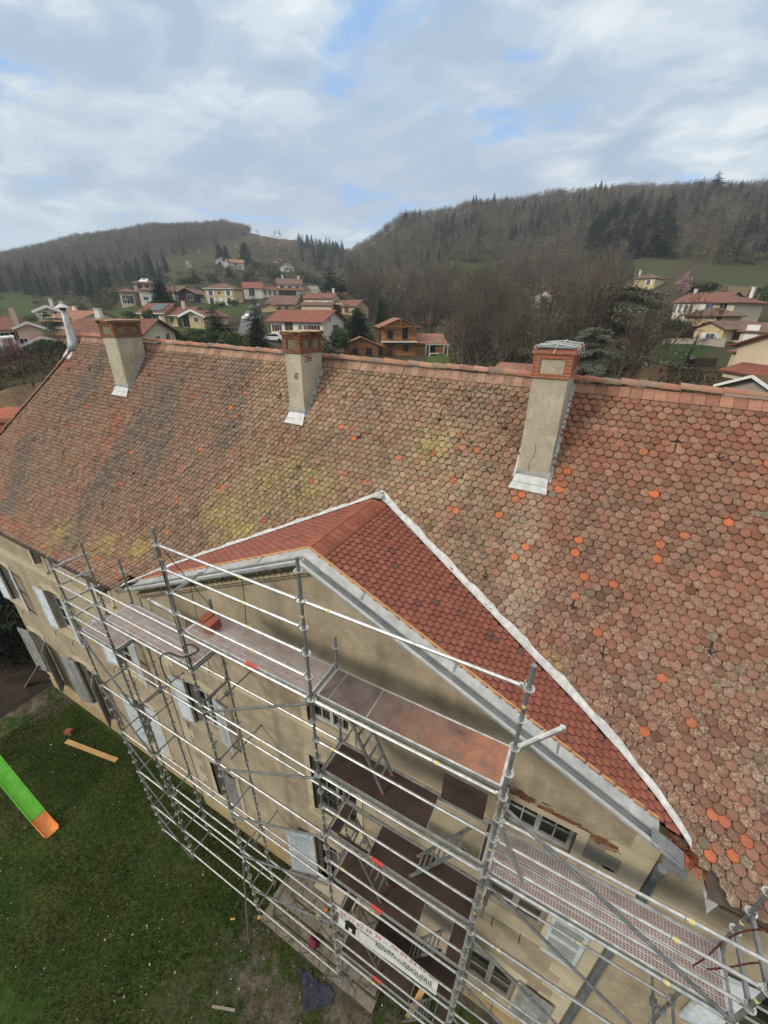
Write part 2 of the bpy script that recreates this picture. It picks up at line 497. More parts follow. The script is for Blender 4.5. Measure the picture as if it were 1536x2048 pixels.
    mat_mottled('dark shutter', (0.20, 0.19, 0.175), (0.34, 0.325, 0.30), 5, 0.85, bump=0.2)
    mat_mottled('window frame paint', (0.36, 0.355, 0.33), (0.52, 0.51, 0.48), 8, 0.7, bump=0.1)
    mat_mottled('grey window frame', (0.17, 0.155, 0.13), (0.29, 0.27, 0.23), 7, 0.8, bump=0.2)
    t = NT('dark glass', 0.08, 0, 0.5)
    t.color(t.ramp(t.noise(1.5, 3, 0.5), [(0.35, (0.006, 0.007, 0.008)), (0.7, (0.018, 0.02, 0.021))]))
    # old clay tiles: colour by tile, lichen and moss speckles on top
    t = NT('old clay tile', 0.88, 0, 0.18)
    p = t.vec('World'); tint = t.attr('tint')
    a = t.noise(14, 5, 0.7, p); b = t.noise(24, 4, 0.75, p); g = t.noise(17, 5, 0.65, p)
    c = t.mix(t.ramp(a, [(0.3, 0.45), (0.5, 0.0)]), tint, (0.115, 0.08, 0.058), 'MIX')
    amt = t.attr('lichen', 'Fac')
    w = t.math('MULTIPLY', t.ramp(b, [(0.50, 0.0), (0.58, 1.0)]), amt, True)
    c = t.mix(w, c, (0.36, 0.30, 0.21))
    w2 = t.math('MULTIPLY', t.ramp(g, [(0.53, 0.0), (0.60, 1.0)]), t.attr('moss', 'Fac'), True)
    c = t.mix(w2, c, (0.055, 0.048, 0.034))
    t.color(c); t.bump(t.math('ADD', a, b), 0.28, 0.006)
    t = NT('new clay tile', 0.7, 0, 0.3)
    p = t.vec('World'); a = t.noise(12, 5, 0.65, p)
    c = t.mix(t.ramp(a, [(0.35, 0.4), (0.6, 0.0)]), t.attr('tint'), (0.12, 0.04, 0.03))
    dust = t.noise(1.6, 5, 0.6, p)
    t.color(c); t.bump(a, 0.15, 0.004)
    # ground
    t = NT('ground cover', 0.95, 0, 0.05)
    p = t.vec('World'); tint = t.attr('tint')
    a = t.noise(0.18, 8, 0.68, p); b = t.noise(2.2, 6, 0.7, p)
    c = t.mix(t.ramp(a, [(0.35, 0.5), (0.6, 0.0)]), tint, (0.055, 0.05, 0.026))
    c = t.mix(t.ramp(b, [(0.35, 0.35), (0.6, 0.0)]), c, (0.045, 0.045, 0.02))
    t.color(c); t.bump(b, 0.5, 0.1)
    t = NT('lawn turf', 0.95, 0, 0.05)
    p = t.vec('World'); a = t.noise(0.55, 7, 0.66, p); b = t.noise(7, 6, 0.7, p); d = t.noise(1.3, 6, 0.7, p)
    c = t.ramp(a, [(0.30, (0.026, 0.052, 0.010)), (0.49, (0.042, 0.070, 0.015)), (0.63, (0.068, 0.080, 0.024)), (0.78, (0.090, 0.078, 0.040))])
    c = t.mix(t.ramp(b, [(0.34, 0.65), (0.58, 0.0)]), c, (0.010, 0.014, 0.004))
    dirt = t.attr('tint')
    sepc = t.n.new('ShaderNodeSeparateColor'); t.l.new(dirt, sepc.inputs[0])
    m = t.math('MULTIPLY', sepc.outputs[0], t.ramp(d, [(0.40, 0.0), (0.54, 1.0)]), True)
    soil = t.ramp(t.noise(2.6, 6, 0.65, p), [(0.35, (0.055, 0.042, 0.03)), (0.65, (0.135, 0.118, 0.095))])
    c = t.mix(m, c, soil)
    t.color(c); t.bump(b, 0.8, 0.05)
    mat_mottled('bare soil', (0.014, 0.010, 0.007), (0.050, 0.034, 0.024), 1.4, 0.95, bump=0.8, bscale=6, dist=0.05)
    mat_mottled('blue soil', (0.016, 0.018, 0.034), (0.045, 0.045, 0.07), 2.0, 0.8, bump=0.6, bscale=9)
    t = NT('asphalt', 0.9, 0, 0.2); t.color(t.ramp(t.noise(3, 5, 0.6, t.vec('World')), [(0.3, (0.09, 0.09, 0.095)), (0.7, (0.14, 0.14, 0.145))]))
    # foliage and twigs, tinted face by face
    def leafy(name, rough=0.8, sc=0.6, dark=(0.012, 0.018, 0.008)):
        t = NT(name, rough, 0, 0.15)
        info = t.n.new('ShaderNodeObjectInfo')
        a = t.noise(sc, 4, 0.6, t.vec('World'))
        c = t.mix(t.ramp(a, [(0.35, 0.45), (0.62, 0.0)]), t.attr('tint'), dark)
        v = t.ramp(info.outputs['Random'], [(0.0, (0.78, 0.80, 0.82)), (1.0, (1.22, 1.16, 1.10))])
        t.color(t.mix(1.0, c, v, 'MULTIPLY'))
    leafy('needles', 0.8, 0.6, (0.010, 0.016, 0.009)); leafy('cedar needles', 0.8, 0.9, (0.06, 0.07, 0.052)); leafy('leaves'); leafy('twigs', 0.9, 0.4, (0.03, 0.024, 0.018))
    leafy('blossom', 0.8, 1.0, (0.12, 0.06, 0.08)); leafy('grass blade', 0.9, 1.3, (0.012, 0.018, 0.005))
    mat_mottled('bark', (0.055, 0.045, 0.035), (0.12, 0.10, 0.08), 3, 0.95, bump=0.4)
    mat_mottled('pale bark', (0.13, 0.115, 0.09), (0.22, 0.20, 0.165), 3, 0.95, bump=0.4)
    # plastics and cloth
    mat_mottled('green plastic', (0.13, 0.50, 0.035), (0.20, 0.62, 0.07), 3, 0.4, bump=0.05)
    mat_mottled('orange plastic', (0.62, 0.20, 0.045), (0.70, 0.26, 0.07), 5, 0.5, bump=0.05)
    mat_mottled('white banner', (0.46, 0.46, 0.445), (0.62, 0.62, 0.605), 2.5, 0.7, bump=0.2, bscale=5)
    for n, c in (('banner black', (0.012, 0.012, 0.012)), ('banner red', (0.42, 0.075, 0.03)), ('banner grey', (0.16, 0.16, 0.16))):
        NT(n, 0.7).color(c)
    mat_mottled('dark red cloth', (0.10, 0.012, 0.02), (0.17, 0.03, 0.04), 9, 0.8, bump=0.4)
    mat_mottled('blue cloth', (0.016, 0.019, 0.036), (0.055, 0.056, 0.075), 4, 0.8, bump=0.5)
    t = NT('solar panel', 0.15, 0.0, 0.6); t.color((0.012, 0.014, 0.022))
    NT('car paint', 0.3, 0.0, 0.5).color((0.62, 0.63, 0.64))
    NT('tyre', 0.9).color((0.015, 0.015, 0.015))
make_materials()

# ------------------------------------------------------------------ terrain
ZG = -12.0
CTRL = []                                   # (x, y, z)
def ctrl(px, py, D):
    P = far(px, py, D); CTRL.append((P.x, P.y, P.z))
for row in (
    (-260, [(760, 60), (700, 120), (640, 220), (600, 360), (545, 620)]),
    (0, [(745, 50), (712, 90), (655, 140), (628, 190), (595, 260), (565, 380), (526, 620)]),
    (150, [(735, 45), (700, 62), (660, 105), (645, 130), (625, 165), (600, 230), (560, 350), (522, 480), (486, 620)]),
    (300, [(720, 50), (692, 66), (655, 105), (635, 130), (612, 155), (592, 200), (560, 300), (520, 420), (462, 620)]),
    (450, [(725, 50), (690, 75), (655, 105), (611, 160), (588, 200), (562, 250), (537, 300), (503, 430), (455, 620)]),
    (600, [(720, 55), (692, 84), (642, 105), (618, 122), (596, 170), (572, 220), (545, 310), (517, 420), (482, 560)]),
    (690, [(730, 60), (716, 80), (664, 100), (628, 115), (598, 180), (572, 260), (548, 350), (520, 480), (507, 650)]),
    (800, [(735, 60), (716, 80), (694, 98), (662, 115), (622, 165), (592, 210), (562, 260), (532, 300), (488, 360), (444, 420)]),
    (950, [(745, 60), (716, 82), (692, 98), (652, 115), (602, 160), (566, 205), (536, 250), (492, 310), (450, 370), (420, 410)]),
    (1100, [(755, 52), (705, 78), (648, 125), (602, 165), (562, 205), (532, 240), (482, 300), (438, 350), (404, 400)]),
    (1250, [(762, 40), (726, 60), (692, 78), (645, 110), (595, 150), (572, 172), (542, 200), (522, 240), (472, 290), (428, 340), (391, 400)]),
    (1400, [(772, 36), (747, 48), (684, 76), (646, 108), (598, 135), (572, 170), (542, 200), (502, 250), (446, 320), (391, 400)]),
    (1536, [(790, 32), (755, 45), (692, 78), (652, 110), (602, 150), (577, 190), (542, 230), (502, 280), (446, 340), (391, 400)]),
    (1760, [(800, 45), (730, 78), (690, 120), (630, 190), (560, 280), (480, 350), (420, 410)]),
):
    for py, D in row[1]: ctrl(row[0], py, D)
for a in range(0, 360, 30):
    for D in (7, 14, 20):
        CTRL.append((CAM.x+D*math.sin(rad(a)), CAM.y+D*math.cos(rad(a)), ZG))
for a in (60, 90, 120, 150, 180, 210, 240, 265):
    for D, z in ((40, -12), (100, -11), (300, -4), (620, 20)):
        CTRL.append((CAM.x+D*math.sin(rad(a)), CAM.y+D*math.cos(rad(a)), z))
class RBF:
    def __init__(s, pts):
        P = np.array(pts); s.c = s.key(P[:, 0], P[:, 1]); n = len(P)
        d = np.linalg.norm(s.c[:, None]-s.c[None], axis=-1)
        A = np.zeros((n+4, n+4))
        A[:n, :n] = d + np.eye(n)*-0.01
        B = np.hstack([np.ones((n, 1)), s.c])
        A[:n, n:] = B; A[n:, :n] = B.T
        A[n:, n:] = -1e-9*np.eye(4)
        s.w = np.linalg.solve(A, np.r_[P[:, 2], np.zeros(4)])
    def key(s, x, y):
        dx, dy = x-CAM.x, y-CAM.y
        D = np.maximum(np.hypot(dx, dy), 2.0); a = np.arctan2(dx, dy)
        L = np.log(D/8.0)
        L = np.maximum(L, 0)+0.02
        return np.stack([L*np.sin(a)*1.4, L*np.cos(a)*1.4, L*1.2], -1)
    def __call__(s, x, y):
        x = np.atleast_1d(np.asarray(x, float)); y = np.atleast_1d(np.asarray(y, float))
        out = np.empty(len(x))
        for i in range(0, len(x), 4000):
            k = s.key(x[i:i+4000], y[i:i+4000])
            d = np.linalg.norm(k[:, None]-s.c[None], axis=-1)
            out[i:i+4000] = d @ s.w[:len(s.c)] + s.w[len(s.c)] + k @ s.w[len(s.c)+1:]
        return out
_rbf = None
def ground(x, y):
    x = np.atleast_1d(np.asarray(x, float)); y = np.atleast_1d(np.asarray(y, float))
    z = _rbf(x, y)
    D = np.hypot(x-CAM.x, y-CAM.y)
    # level court in front of and under the manor
    w = np.clip((D-19)/16, 0, 1); w = w*w*(3-2*w)
    front = np.clip((9.0-y)/5, 0, 1)*np.clip((75-D)/30, 0, 1)
    w = w*(1-front)
    z = ZG*(1-w)+z*w
    # beyond the crests the land falls away slowly to the horizon
    f = np.clip((D-680)/800, 0, 1)
    return z*(1-f)+(-20)*f
def gz(x, y): return float(ground(x, y)[0])

def in_poly(P, poly):
    x, y = P[:, 0], P[:, 1]; r = np.zeros(len(P), bool)
    j = len(poly)-1
    for i in range(len(poly)):
        xi, yi = poly[i]; xj, yj = poly[j]
        c = ((yi > y) != (yj > y)) & (x < (xj-xi)*(y-yi)/((yj-yi) or 1e-9)+xi)
        r ^= c; j = i
    return r
def vnoise(x, y, seed=0):
    """smooth value noise in 0..1, vectorised"""
    x = np.asarray(x, float); y = np.asarray(y, float)
    xi = np.floor(x).astype(np.int64); yi = np.floor(y).astype(np.int64)
    fx = x-xi; fy = y-yi; fx = fx*fx*(3-2*fx); fy = fy*fy*(3-2*fy)
    def h(a, b):
        n = (a*374761393 + b*668265263 + seed*974711) & 0xffffffff
        n = ((n ^ (n >> 13))*1274126177) & 0xffffffff
        return ((n ^ (n >> 16)) & 0xffff)/65535.0
    return (h(xi, yi)*(1-fx)+h(xi+1, yi)*fx)*(1-fy)+(h(xi, yi+1)*(1-fx)+h(xi+1, yi+1)*fx)*fy
def fbm(x, y, seed=0, n=4):
    s = 0; a = 0.5; t = 0
    for k in range(n):
        s = s+a*vnoise(x*2**k, y*2**k, seed+k*17); t += a; a *= 0.55
    return s/t

FIELDS = [  # outline in the photograph, soil or grass colour
    ([(880, 528), (985, 522), (1000, 570), (930, 590), (880, 556)], (0.048, 0.085, 0.020)),
    ([(1228, 522), (1345, 512), (1345, 556), (1226, 562)], (0.050, 0.062, 0.024)),
    ([(1415, 535), (1560, 520), (1560, 573), (1430, 571)], (0.050, 0.062, 0.025)),
    ([(1425, 571), (1560, 573), (1560, 600), (1440, 596)], (0.15, 0.108, 0.064)),
    ([(495, 474), (585, 470), (600, 492), (520, 494)], (0.115, 0.088, 0.058)),
    ([(1310, 684), (1425, 686), (1395, 748), (1290, 752)], (0.026, 0.055, 0.012)),
    ([(325, 652), (420, 648), (420, 690), (330, 690)], (0.05, 0.085, 0.022)),
    ([(855, 712), (940, 706), (945, 745), (850, 742)], (0.06, 0.10, 0.022)),
    ([(230, 608), (330, 600), (330, 640), (225, 640)], (0.05, 0.08, 0.022)),
    ([(400, 606), (500, 608), (490, 632), (400, 625)], (0.045, 0.075, 0.022)),
    ([(0, 585), (70, 590), (75, 642), (0, 640)], (0.05, 0.08, 0.022)),
]
def build_terrain():
    global _rbf
    _rbf = RBF(CTRL)
    az = np.concatenate([np.linspace(rad(-80), rad(40), 300), np.linspace(rad(40), rad(280), 61)[1:-1]])
    rr = np.concatenate([np.linspace(0.5, 40, 24)[:-1], np.geomspace(40, 760, 130), np.geomspace(760, 1480, 8)[1:]])
    A, R = np.meshgrid(az, rr)
    X = CAM.x+R*np.sin(A); Y = CAM.y+R*np.cos(A)
    Z = ground(X.ravel(), Y.ravel()).reshape(X.shape)
    Z = Z+np.where(R > 60, (fbm(X/23, Y/23, 5)-0.5)*np.clip((R-60)/150, 0, 1)*5, 0)
    n, m = X.shape
    V = np.stack([X, Y, Z], -1).reshape(-1, 3)
    i = np.arange(n-1)[:, None]*m; j = np.arange(m)[None]; j2 = (j+1) % m
    F = np.stack([i+j, i+j2, i+m+j2, i+m+j], -1).reshape(-1, 4)
    C = V[F].mean(1)
    t = np.empty((len(F), 3)); t[:] = (0.045, 0.044, 0.026)
    nz = fbm(C[:, 0]/60, C[:, 1]/60, 3)[:, None]
    t = t*(1-nz*0.5)+np.array((0.085, 0.065, 0.042))*nz*0.5
    D = np.hypot(C[:, 0]-CAM.x, C[:, 1]-CAM.y)
    pp = project(C)
    for poly, c in FIELDS:
        k = in_poly(pp[:, :2], poly) & (pp[:, 2] > 1) & (D > 35)
        t[k] = np.array(c)*(0.85+0.3*nz[k])
    o = np_mesh('terrain', V, F, 'ground cover', tint=t, smooth=True)
    tag(o, 'hilly ground of meadows and woodland floor behind the old manor', None, kind='structure')
    del o['label']
# ------------------------------------------------------------------ the manor
TILT = -0.018
PRY = [0.9, 1.12, 1.45, 1.75, 2.05, 2.4, 2.8, 6.1]; PRZ = [-1.30, -1.20, -1.055, -0.895, -0.67, -0.305, 0.21, 4.42]
RY, RZ = 6.1, 4.42
def zroof(x, y): return np.interp(y, PRY, PRZ)+TILT*(np.asarray(x)+0.95)
PX, PZ, PS = -0.95, 1.80, 0.46                  # pediment axis, ridge height, slope
def zped(x): return PZ-PS*np.abs(np.asarray(x)-PX)
def xhip(y): return -15.0-(RY-np.asarray(y))*0.92
XR = 17.0

manor = thing('manor', 'long old manor with weathered scalloped clay tile roof and new red tiled pediment', 'manor', (-0.95, 5.0, ZG))

def tile_mesh(name, mat, pos, ac, up, nr, w, L, tint, lichen=None, moss=None, thick=0.022, parent=None, square=False, lift=0.042):
    """scalloped clay tiles: pos = middle of the lower edge, ac/up/nr = unit axes per tile"""
    n = len(pos)
    r = w/2
    if square:
        arc = [(-r, 0.0), (r, 0.0)]
    else:
        arc = [(-r*math.cos(t), 0.062-0.062*math.sin(t)) for t in np.linspace(0.0, math.pi, 9)]
    prof = [(-r, L)]+arc+[(r, L)]
    k = len(prof); a = len(arc)
    P2 = np.array(prof)
    zt = lift-(lift-0.006)*P2[:, 1]/L
    V = np.empty((n, k+2*a, 3)); ch = 0.009       # worn, rounded lower edge
    for i in range(k):
        V[:, i] = pos+ac*P2[i, 0]*(1.0 if square or i in (0, k-1) else 1-ch/r)+up*(P2[i, 1]+(0 if i in (0, k-1) else ch))+nr*zt[i]
    for i in range(a):
        V[:, k+i] = pos+ac*P2[i+1, 0]+up*P2[i+1, 1]+nr*(zt[i+1]-ch)
        V[:, k+a+i] = V[:, k+i]-nr*(thick-ch)
    base = (np.arange(n)*(k+2*a))[:, None]
    top = base+np.arange(k)[None, ::-1]
    sides = np.concatenate([base+np.array([[i+1, i+2, k+i+1, k+i]]) for i in range(a-1)]+[base+np.array([[k+i, k+i+1, k+a+i+1, k+a+i]]) for i in range(a-1)], 0)
    V = V.reshape(-1, 3)
    if parent is not None: V = V-np.array(parent['_w'][:])
    me = bpy.data.meshes.new(name)
    me.vertices.add(len(V)); me.vertices.foreach_set('co', V.astype(np.float32).ravel())
    loops = np.concatenate([top.ravel(), sides.ravel()]).astype(np.int32)
    tot = np.concatenate([np.full(n, k), np.full(len(sides), 4)]).astype(np.int32)
    me.loops.add(len(loops)); me.loops.foreach_set('vertex_index', loops)
    me.polygons.add(len(tot))
    me.polygons.foreach_set('loop_start', (np.cumsum(tot)-tot).astype(np.int32))
    me.polygons.foreach_set('loop_total', tot)
    me.update(calc_edges=True)
    me.materials.append(MATS[mat])
    def face_attr(arr): return np.concatenate([arr]+[arr]*(2*a-2), 0)
    buf = np.ones((len(tot), 4), np.float32); buf[:, :3] = np.concatenate([tint]+[tint*0.55]*(a-1)+[tint*0.30]*(a-1), 0)      # cut edges darkened: dirt plus painted shade for a crisp outline
    at_ = me.attributes.new('tint', 'FLOAT_COLOR', 'FACE'); at_.data.foreach_set('color', buf.ravel())
    for nm, arr in (('lichen', lichen), ('moss', moss)):
        if arr is not None:
            q = me.attributes.new(nm, 'FLOAT', 'FACE'); q.data.foreach_set('value', face_attr(arr).astype(np.float32))
    me.validate()
    o = bpy.data.objects.new(name, me); COL.objects.link(o)
    if parent is not None: o.parent = parent; o['_w'] = parent['_w']
    return o

def sm(x, a, b):
    t = np.clip((x-a)/(b-a), 0, 1); return t*t*(3-2*t)
def blob(X, Y, cx, cy, rx, ry=None):
    ry = ry or rx
    return np.exp(-((X-cx)/rx)**2-((Y-cy)/ry)**2)

def main_roof():
    TW, EX = 0.16, 0.128
    ys, ss = [], []
    seg = [(PRY[i], PRZ[i]) for i in range(len(PRY))]
    cum = [0]
    for a, b in zip(seg[:-1], seg[1:]): cum.append(cum[-1]+math.hypot(b[0]-a[0], b[1]-a[1]))
    rows = int((cum[-1]-0.16)/EX)
    pos, upv, nrm = [], [], []
    for i in range(rows):
        s = 0.03+i*EX
        y = np.interp(s, cum, PRY)
        sl = (np.interp(y+0.12, PRY, PRZ)-np.interp(y-0.02, PRY, PRZ))/0.14 if y < 5.9 else 1.315
        x0, x1 = float(xhip(y)), 12.5
        n = int((x1-x0)/TW)+1
        x = (math.ceil((x0+0.04)/TW)+np.arange(n)+0.5*(i % 2))*TW
        yy = np.full(n, y)
        keep = (zroof(x, yy) > zped(x)-0.03) | (yy > 3.97)
        keep &= ~((yy < 1.34) & (x > -7.30) & (x < 5.60))
        x, yy = x[keep], yy[keep]
        x = x+nrg.normal(0, 0.006, len(x)); yy = yy+nrg.normal(0, 0.004, len(x))
        z = np.interp(yy, PRY, PRZ)+TILT*(x+0.95)
        u = np.array([0, 1, sl]); u = u/np.linalg.norm(u)
        m = np.array([0, -sl, 1]); m = m/np.linalg.norm(m)
        pos.append(np.stack([x, yy, z], -1)); upv.append(np.tile(u, (len(x), 1))); nrm.append(np.tile(m, (len(x), 1)))
    P = np.concatenate(pos); U = np.concatenate(upv); N = np.concatenate(nrm)
    n = len(P)
    A = np.tile(np.array([1.0, 0, TILT]), (n, 1))
    ang = nrg.normal(0, 0.035, n)[:, None]
    A2 = A*np.cos(ang)+U*np.sin(ang); U2 = U*np.cos(ang)-A*np.sin(ang)
    P = P+N*nrg.normal(0, 0.004, n)[:, None]
    X, Y = P[:, 0], P[:, 1]
    # colours
    red = np.array((0.285, 0.130, 0.084)); pink = np.array((0.315, 0.195, 0.133)); grey = np.array((0.205, 0.162, 0.127))
    beige = np.array((0.36, 0.275, 0.165)); yel = np.array((0.34, 0.315, 0.10)); dark = np.array((0.115, 0.095, 0.075))
    rust = np.array((0.40, 0.12, 0.055)); brown = np.array((0.215, 0.108, 0.072)); white = np.array((0.40, 0.34, 0.26))
    n1 = fbm(X*0.55, Y*0.9, 1); n2 = fbm(X*1.7, Y*1.7, 2); n3 = fbm(X*0.9+9, Y*0.6, 6)
    r1, r2, r3 = nrg.random(n), nrg.random(n), nrg.random(n)
    left = 1-sm(X, -8.0, -4.0); right = sm(X, 0.8, 3.0)
    mid = np.clip(1-left-right, 0, 1)
    def mx(t, c, w): w = np.clip(w, 0, 1)[:, None]; return t*(1-w)+c*w
    T = np.tile(brown, (n, 1))
    T = mx(T, np.array((0.245, 0.155, 0.110)), left)
    T = mx(T, np.array((0.315, 0.215, 0.140)), mid*0.9)
    T = mx(T, red, right*0.85)
    T = mx(T, pink, (r1 > 0.55)*0.65*(0.4+0.6*n2))
    T = mx(T, beige, mid*sm(n1, 0.38, 0.58)*0.9*(r2 > 0.2))
    T = mx(T, grey, (left*0.75+mid*0.35)*sm(n3, 0.40, 0.60)*(0.4+0.6*r2))
    T = mx(T, brown, (r3 > 0.82)*0.75)
    # greyer, paler tiles low on the right
    low_r = right*sm(Y, 4.6, 2.4)
    T = mx(T, np.array((0.205, 0.148, 0.114)), low_r*(0.30+0.60*sm(n2+0.25*(r1-0.5), 0.40, 0.62)))
    T = mx(T, np.array((0.235, 0.112, 0.080)), right*sm(n1, 0.46, 0.60)*0.7)
    T = mx(T, np.array((0.165, 0.122, 0.090)), 0.55*sm(fbm(X*0.8+3, Y*1.1+5, 14), 0.50, 0.64)*(0.4+0.6*r2))
    # yellow lichen
    ylw = np.zeros(n)
    for c in ((-4.3, 3.65, 0.75, 0.5), (-5.2, 3.15, 0.7, 0.4), (-4.4, 2.9, 0.8, 0.35), (-2.9, 3.85, 0.8, 0.4), (-3.6, 4.1, 0.4, 0.4), (-11.0, 1.55, 0.7, 0.5),
              (-9.1, 1.7, 0.6, 0.4), (-7.6, 2.0, 0.5, 0.3), (-0.1, 4.9, 0.4, 0.25), (3.3, 2.55, 0.25, 0.2)):
        ylw = np.maximum(ylw, blob(X, Y, *c))
    T = mx(T, yel, (ylw*(0.2+0.8*n2)*(0.45+0.8*r2))*(ylw > 0.10))
    # old grey runs on the left half
    gs = np.zeros(n)
    for (xa, ya, xb, yb, w) in ((-9.9, 4.3, -10.8, 2.4, 0.5), (-10.8, 2.4, -10.4, 1.5, 0.5), (-9.3, 5.0, -8.6, 3.6, 0.55), (-15.6, 3.2, -14.6, 1.6, 0.5), (-13.3, 5.9, -13.6, 4.6, 0.5), (-6.6, 5.8, -6.2, 4.4, 0.45)):
        t = np.clip(((X-xa)*(xb-xa)+(Y-ya)*(yb-ya))/((xb-xa)**2+(yb-ya)**2), 0, 1)
        gs = np.maximum(gs, np.exp(-((X-xa-t*(xb-xa))**2+(Y-ya-t*(yb-ya))**2)/w**2))
    T = mx(T, np.array((0.135, 0.118, 0.100)), gs*(0.45+0.75*n2))
    # rusty repairs below the first stack, by the hip and along the low eave
    rp = np.maximum.reduce([blob(X, Y, -11.1, 4.2, 0.32, 0.3), blob(X, Y, -11.0, 3.85, 0.16, 0.4), blob(X, Y, -15.4, 5.3, 0.35, 0.3)*0.7, blob(X, Y, -13.8, 1.2, 1.2, 0.13)*0.8, blob(X, Y, -4.0, 4.4, 0.3, 0.3)*0.6, blob(X, Y, 2.7, 4.65, 0.15, 0.2)])
    T = mx(T, rust*0.9, rp*1.0*(0.3+0.6*r1))
    # pale run below the third stack
    wr = np.maximum(blob(X, Y, 2.3, 3.9, 0.28, 0.6), blob(X, Y, 2.55, 3.2, 0.3, 0.6)*0.8)
    T = mx(T, white, wr*0.75*(0.3+0.7*r2))
    # odd tiles
    T = T*(0.64+0.46*r3)[:, None]*np.array((1.03, 0.955, 0.925))
    odd = nrg.random(n)
    T[odd < 0.008] = np.array((0.15, 0.115, 0.085))
    k = (odd > 0.03) & (odd < 0.07); T[k] = T[k]*0.70
    k = (odd > 0.993); T[k] = rust*0.9
    lichen = np.clip(0.20+0.35*low_r+0.75*wr+0.22*right*n2+0.30*mid, 0, 1)*np.where(r1 > 0.35, 0.45+0.8*r1, 0.2)
    moss = np.clip(0.16+0.40*left*n2+0.25*mid+0.95*np.maximum.reduce([blob(X, Y, cx, cy, 0.75, 0.4) for cx, cy in ((-0.8, 5.8), (0.6, 5.6), (1.2, 5.5), (-0.2, 5.3), (-1.7, 5.4), (0.9, 4.9), (-3.7, 3.7), (-4.2, 4.2), (-0.6, 3.3), (0.6, 3.0))]), 0, 1)*(0.4+0.9*r2)
    for cx, cy, sh in ((4.28, 4.78, 1.0), (5.46, 4.65, 1.0), (4.93, 4.4, 0.6), (3.28, 4.06, 0.8), (3.32, 3.9, 0.9), (4.58, 4.01, 0.75), (2.1, 4.39, 0.8), (1.78, 4.14, 0.8), (2.27, 3.67, 0.8), (2.4, 3.83, 0.9),
                       (4.82, 2.32, 0.8), (5.84, 1.76, 0.7), (5.81, 1.25, 0.8), (6.05, 1.40, 0.7), (4.96, 2.93, 0.7), (3.92, 3.11, 0.6), (4.0, 3.62, 0.7), (-2.03, 4.75, 0.9), (-2.51, 4.93, 0.9), (-0.75, 4.65, 0.8), (0.95, 4.05, 0.8),
                       (6.05, 1.71, 0.5), (6.3, 1.62, 0.5), (-6.4, 4.94, 1.0), (-6.96, 4.11, 0.8), (-9.76, 3.68, 0.9), (-5.58, 3.52, 0.8), (-7.01, 2.46, 0.7), (3.5, 3.64, 0.7), (2.75, 4.64, 0.9), (2.63, 5.34, 0.6), (5.43, 2.57, 0.5), (0.93, 4.88, 0.6), (0.6, 4.93, 0.5)):
        i = np.argmin((X-cx)**2+(Y-cy)**2)
        w_ = 0.25+0.65*sh**2; T[i] = T[i]*(1-w_)+np.array((0.54, 0.14, 0.05))*w_; lichen[i] = 0; moss[i] = 0
    # a slipped tile leaves a dark hole here and there
    hole = [int(np.argmin((X-cx)**2+(Y-cy)**2)) for cx, cy in ((4.45, 5.39), (-8.7, 3.0), (-8.55, 3.05))]
    keepm = np.ones(n, bool); keepm[hole] = False
    q = keepm
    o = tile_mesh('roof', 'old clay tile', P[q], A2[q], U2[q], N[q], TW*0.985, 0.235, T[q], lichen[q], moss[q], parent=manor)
    return o
roof = main_roof()
tag(roof, 'weathered scalloped clay tiles with lichen')

def roof_under():
    b = MB(); d = 0.012
    def q(x, y): return (float(x), y, float(zroof(x, y))-d)
    def q2(x, y): return (float(x), 2*RY-y, float(zroof(x, y))-d)
    for y0, y1 in zip(PRY[:-1], PRY[1:]):
        xs0 = [float(xhip(y0)), -7.5, 5.8, XR]; xs1 = [float(xhip(y1)), -7.5, 5.8, XR]
        for k in range(3):
            if k == 1 and y0 < 2.0: continue
            b.quad(q(xs0[k], y0), q(xs0[k+1], y0), q(xs1[k+1], y1), q(xs1[k], y1))
        # rear slope and hipped left end
        b.quad(q2(XR, y0), q2(xs0[0], y0), q2(xs1[0], y1), q2(XR, y1))
        b.quad(q(xs0[0], y0), q(xs1[0], y1), q2(xs1[0], y1), q2(xs0[0], y0))
    return b.build('roof_boarding', 'gutter brown', roof)
roof_under()

# ridge and hip caps, and the row of square tiles below the ridge
def half_caps(name, p, q, r, L, n_up, tints, parent, seed=0, gap=0.0):
    p, q = np.array(p, float), np.array(q, float); d = q-p; tot = np.linalg.norm(d); d /= tot
    up = np.array(n_up, float); side = np.cross(d, up); side /= np.linalg.norm(side); up = np.cross(side, d)
    rg = np.random.default_rng(seed)
    b = MB(); m = int(tot/L)
    for i in range(m):
        a = p+d*(i*L-0.03); e = p+d*((i+1)*L)
        c = tints[int(rg.integers(len(tints)))]; c = tuple(np.array(c)*(0.85+0.3*rg.random()))
        ra, rb = r*(1.0+rg.normal(0, 0.03)), r*0.86
        dz = rg.normal(0, 0.008)
        vs = []
        for (o, rr, lift) in ((a, ra, 0.012), (e, rb, 0.0)):
            for inner in (1.0, 0.86):
                for k in range(9):
                    t = math.pi*k/8
                    vs.append(o+side*rr*inner*math.cos(t)+up*(rr*inner*math.sin(t)*0.85+lift+dz))
        fs = []
        for k in range(8):
            fs += [(k, k+1, 18+k+1, 18+k), (9+k+1, 9+k, 27+k, 27+k+1), (k+1, k, 9+k, 9+k+1), (18+k, 18+k+1, 27+k+1, 27+k)]
        b.col = c
        b._add([Vector(v) for v in vs], fs)
    return b.build(name, 'old clay tile', parent)
cap_t = [(0.33, 0.16, 0.11), (0.29, 0.17, 0.12), (0.36, 0.20, 0.14), (0.22, 0.16, 0.12), (0.34, 0.15, 0.10)]
zz = lambda x: float(zroof(x, RY))
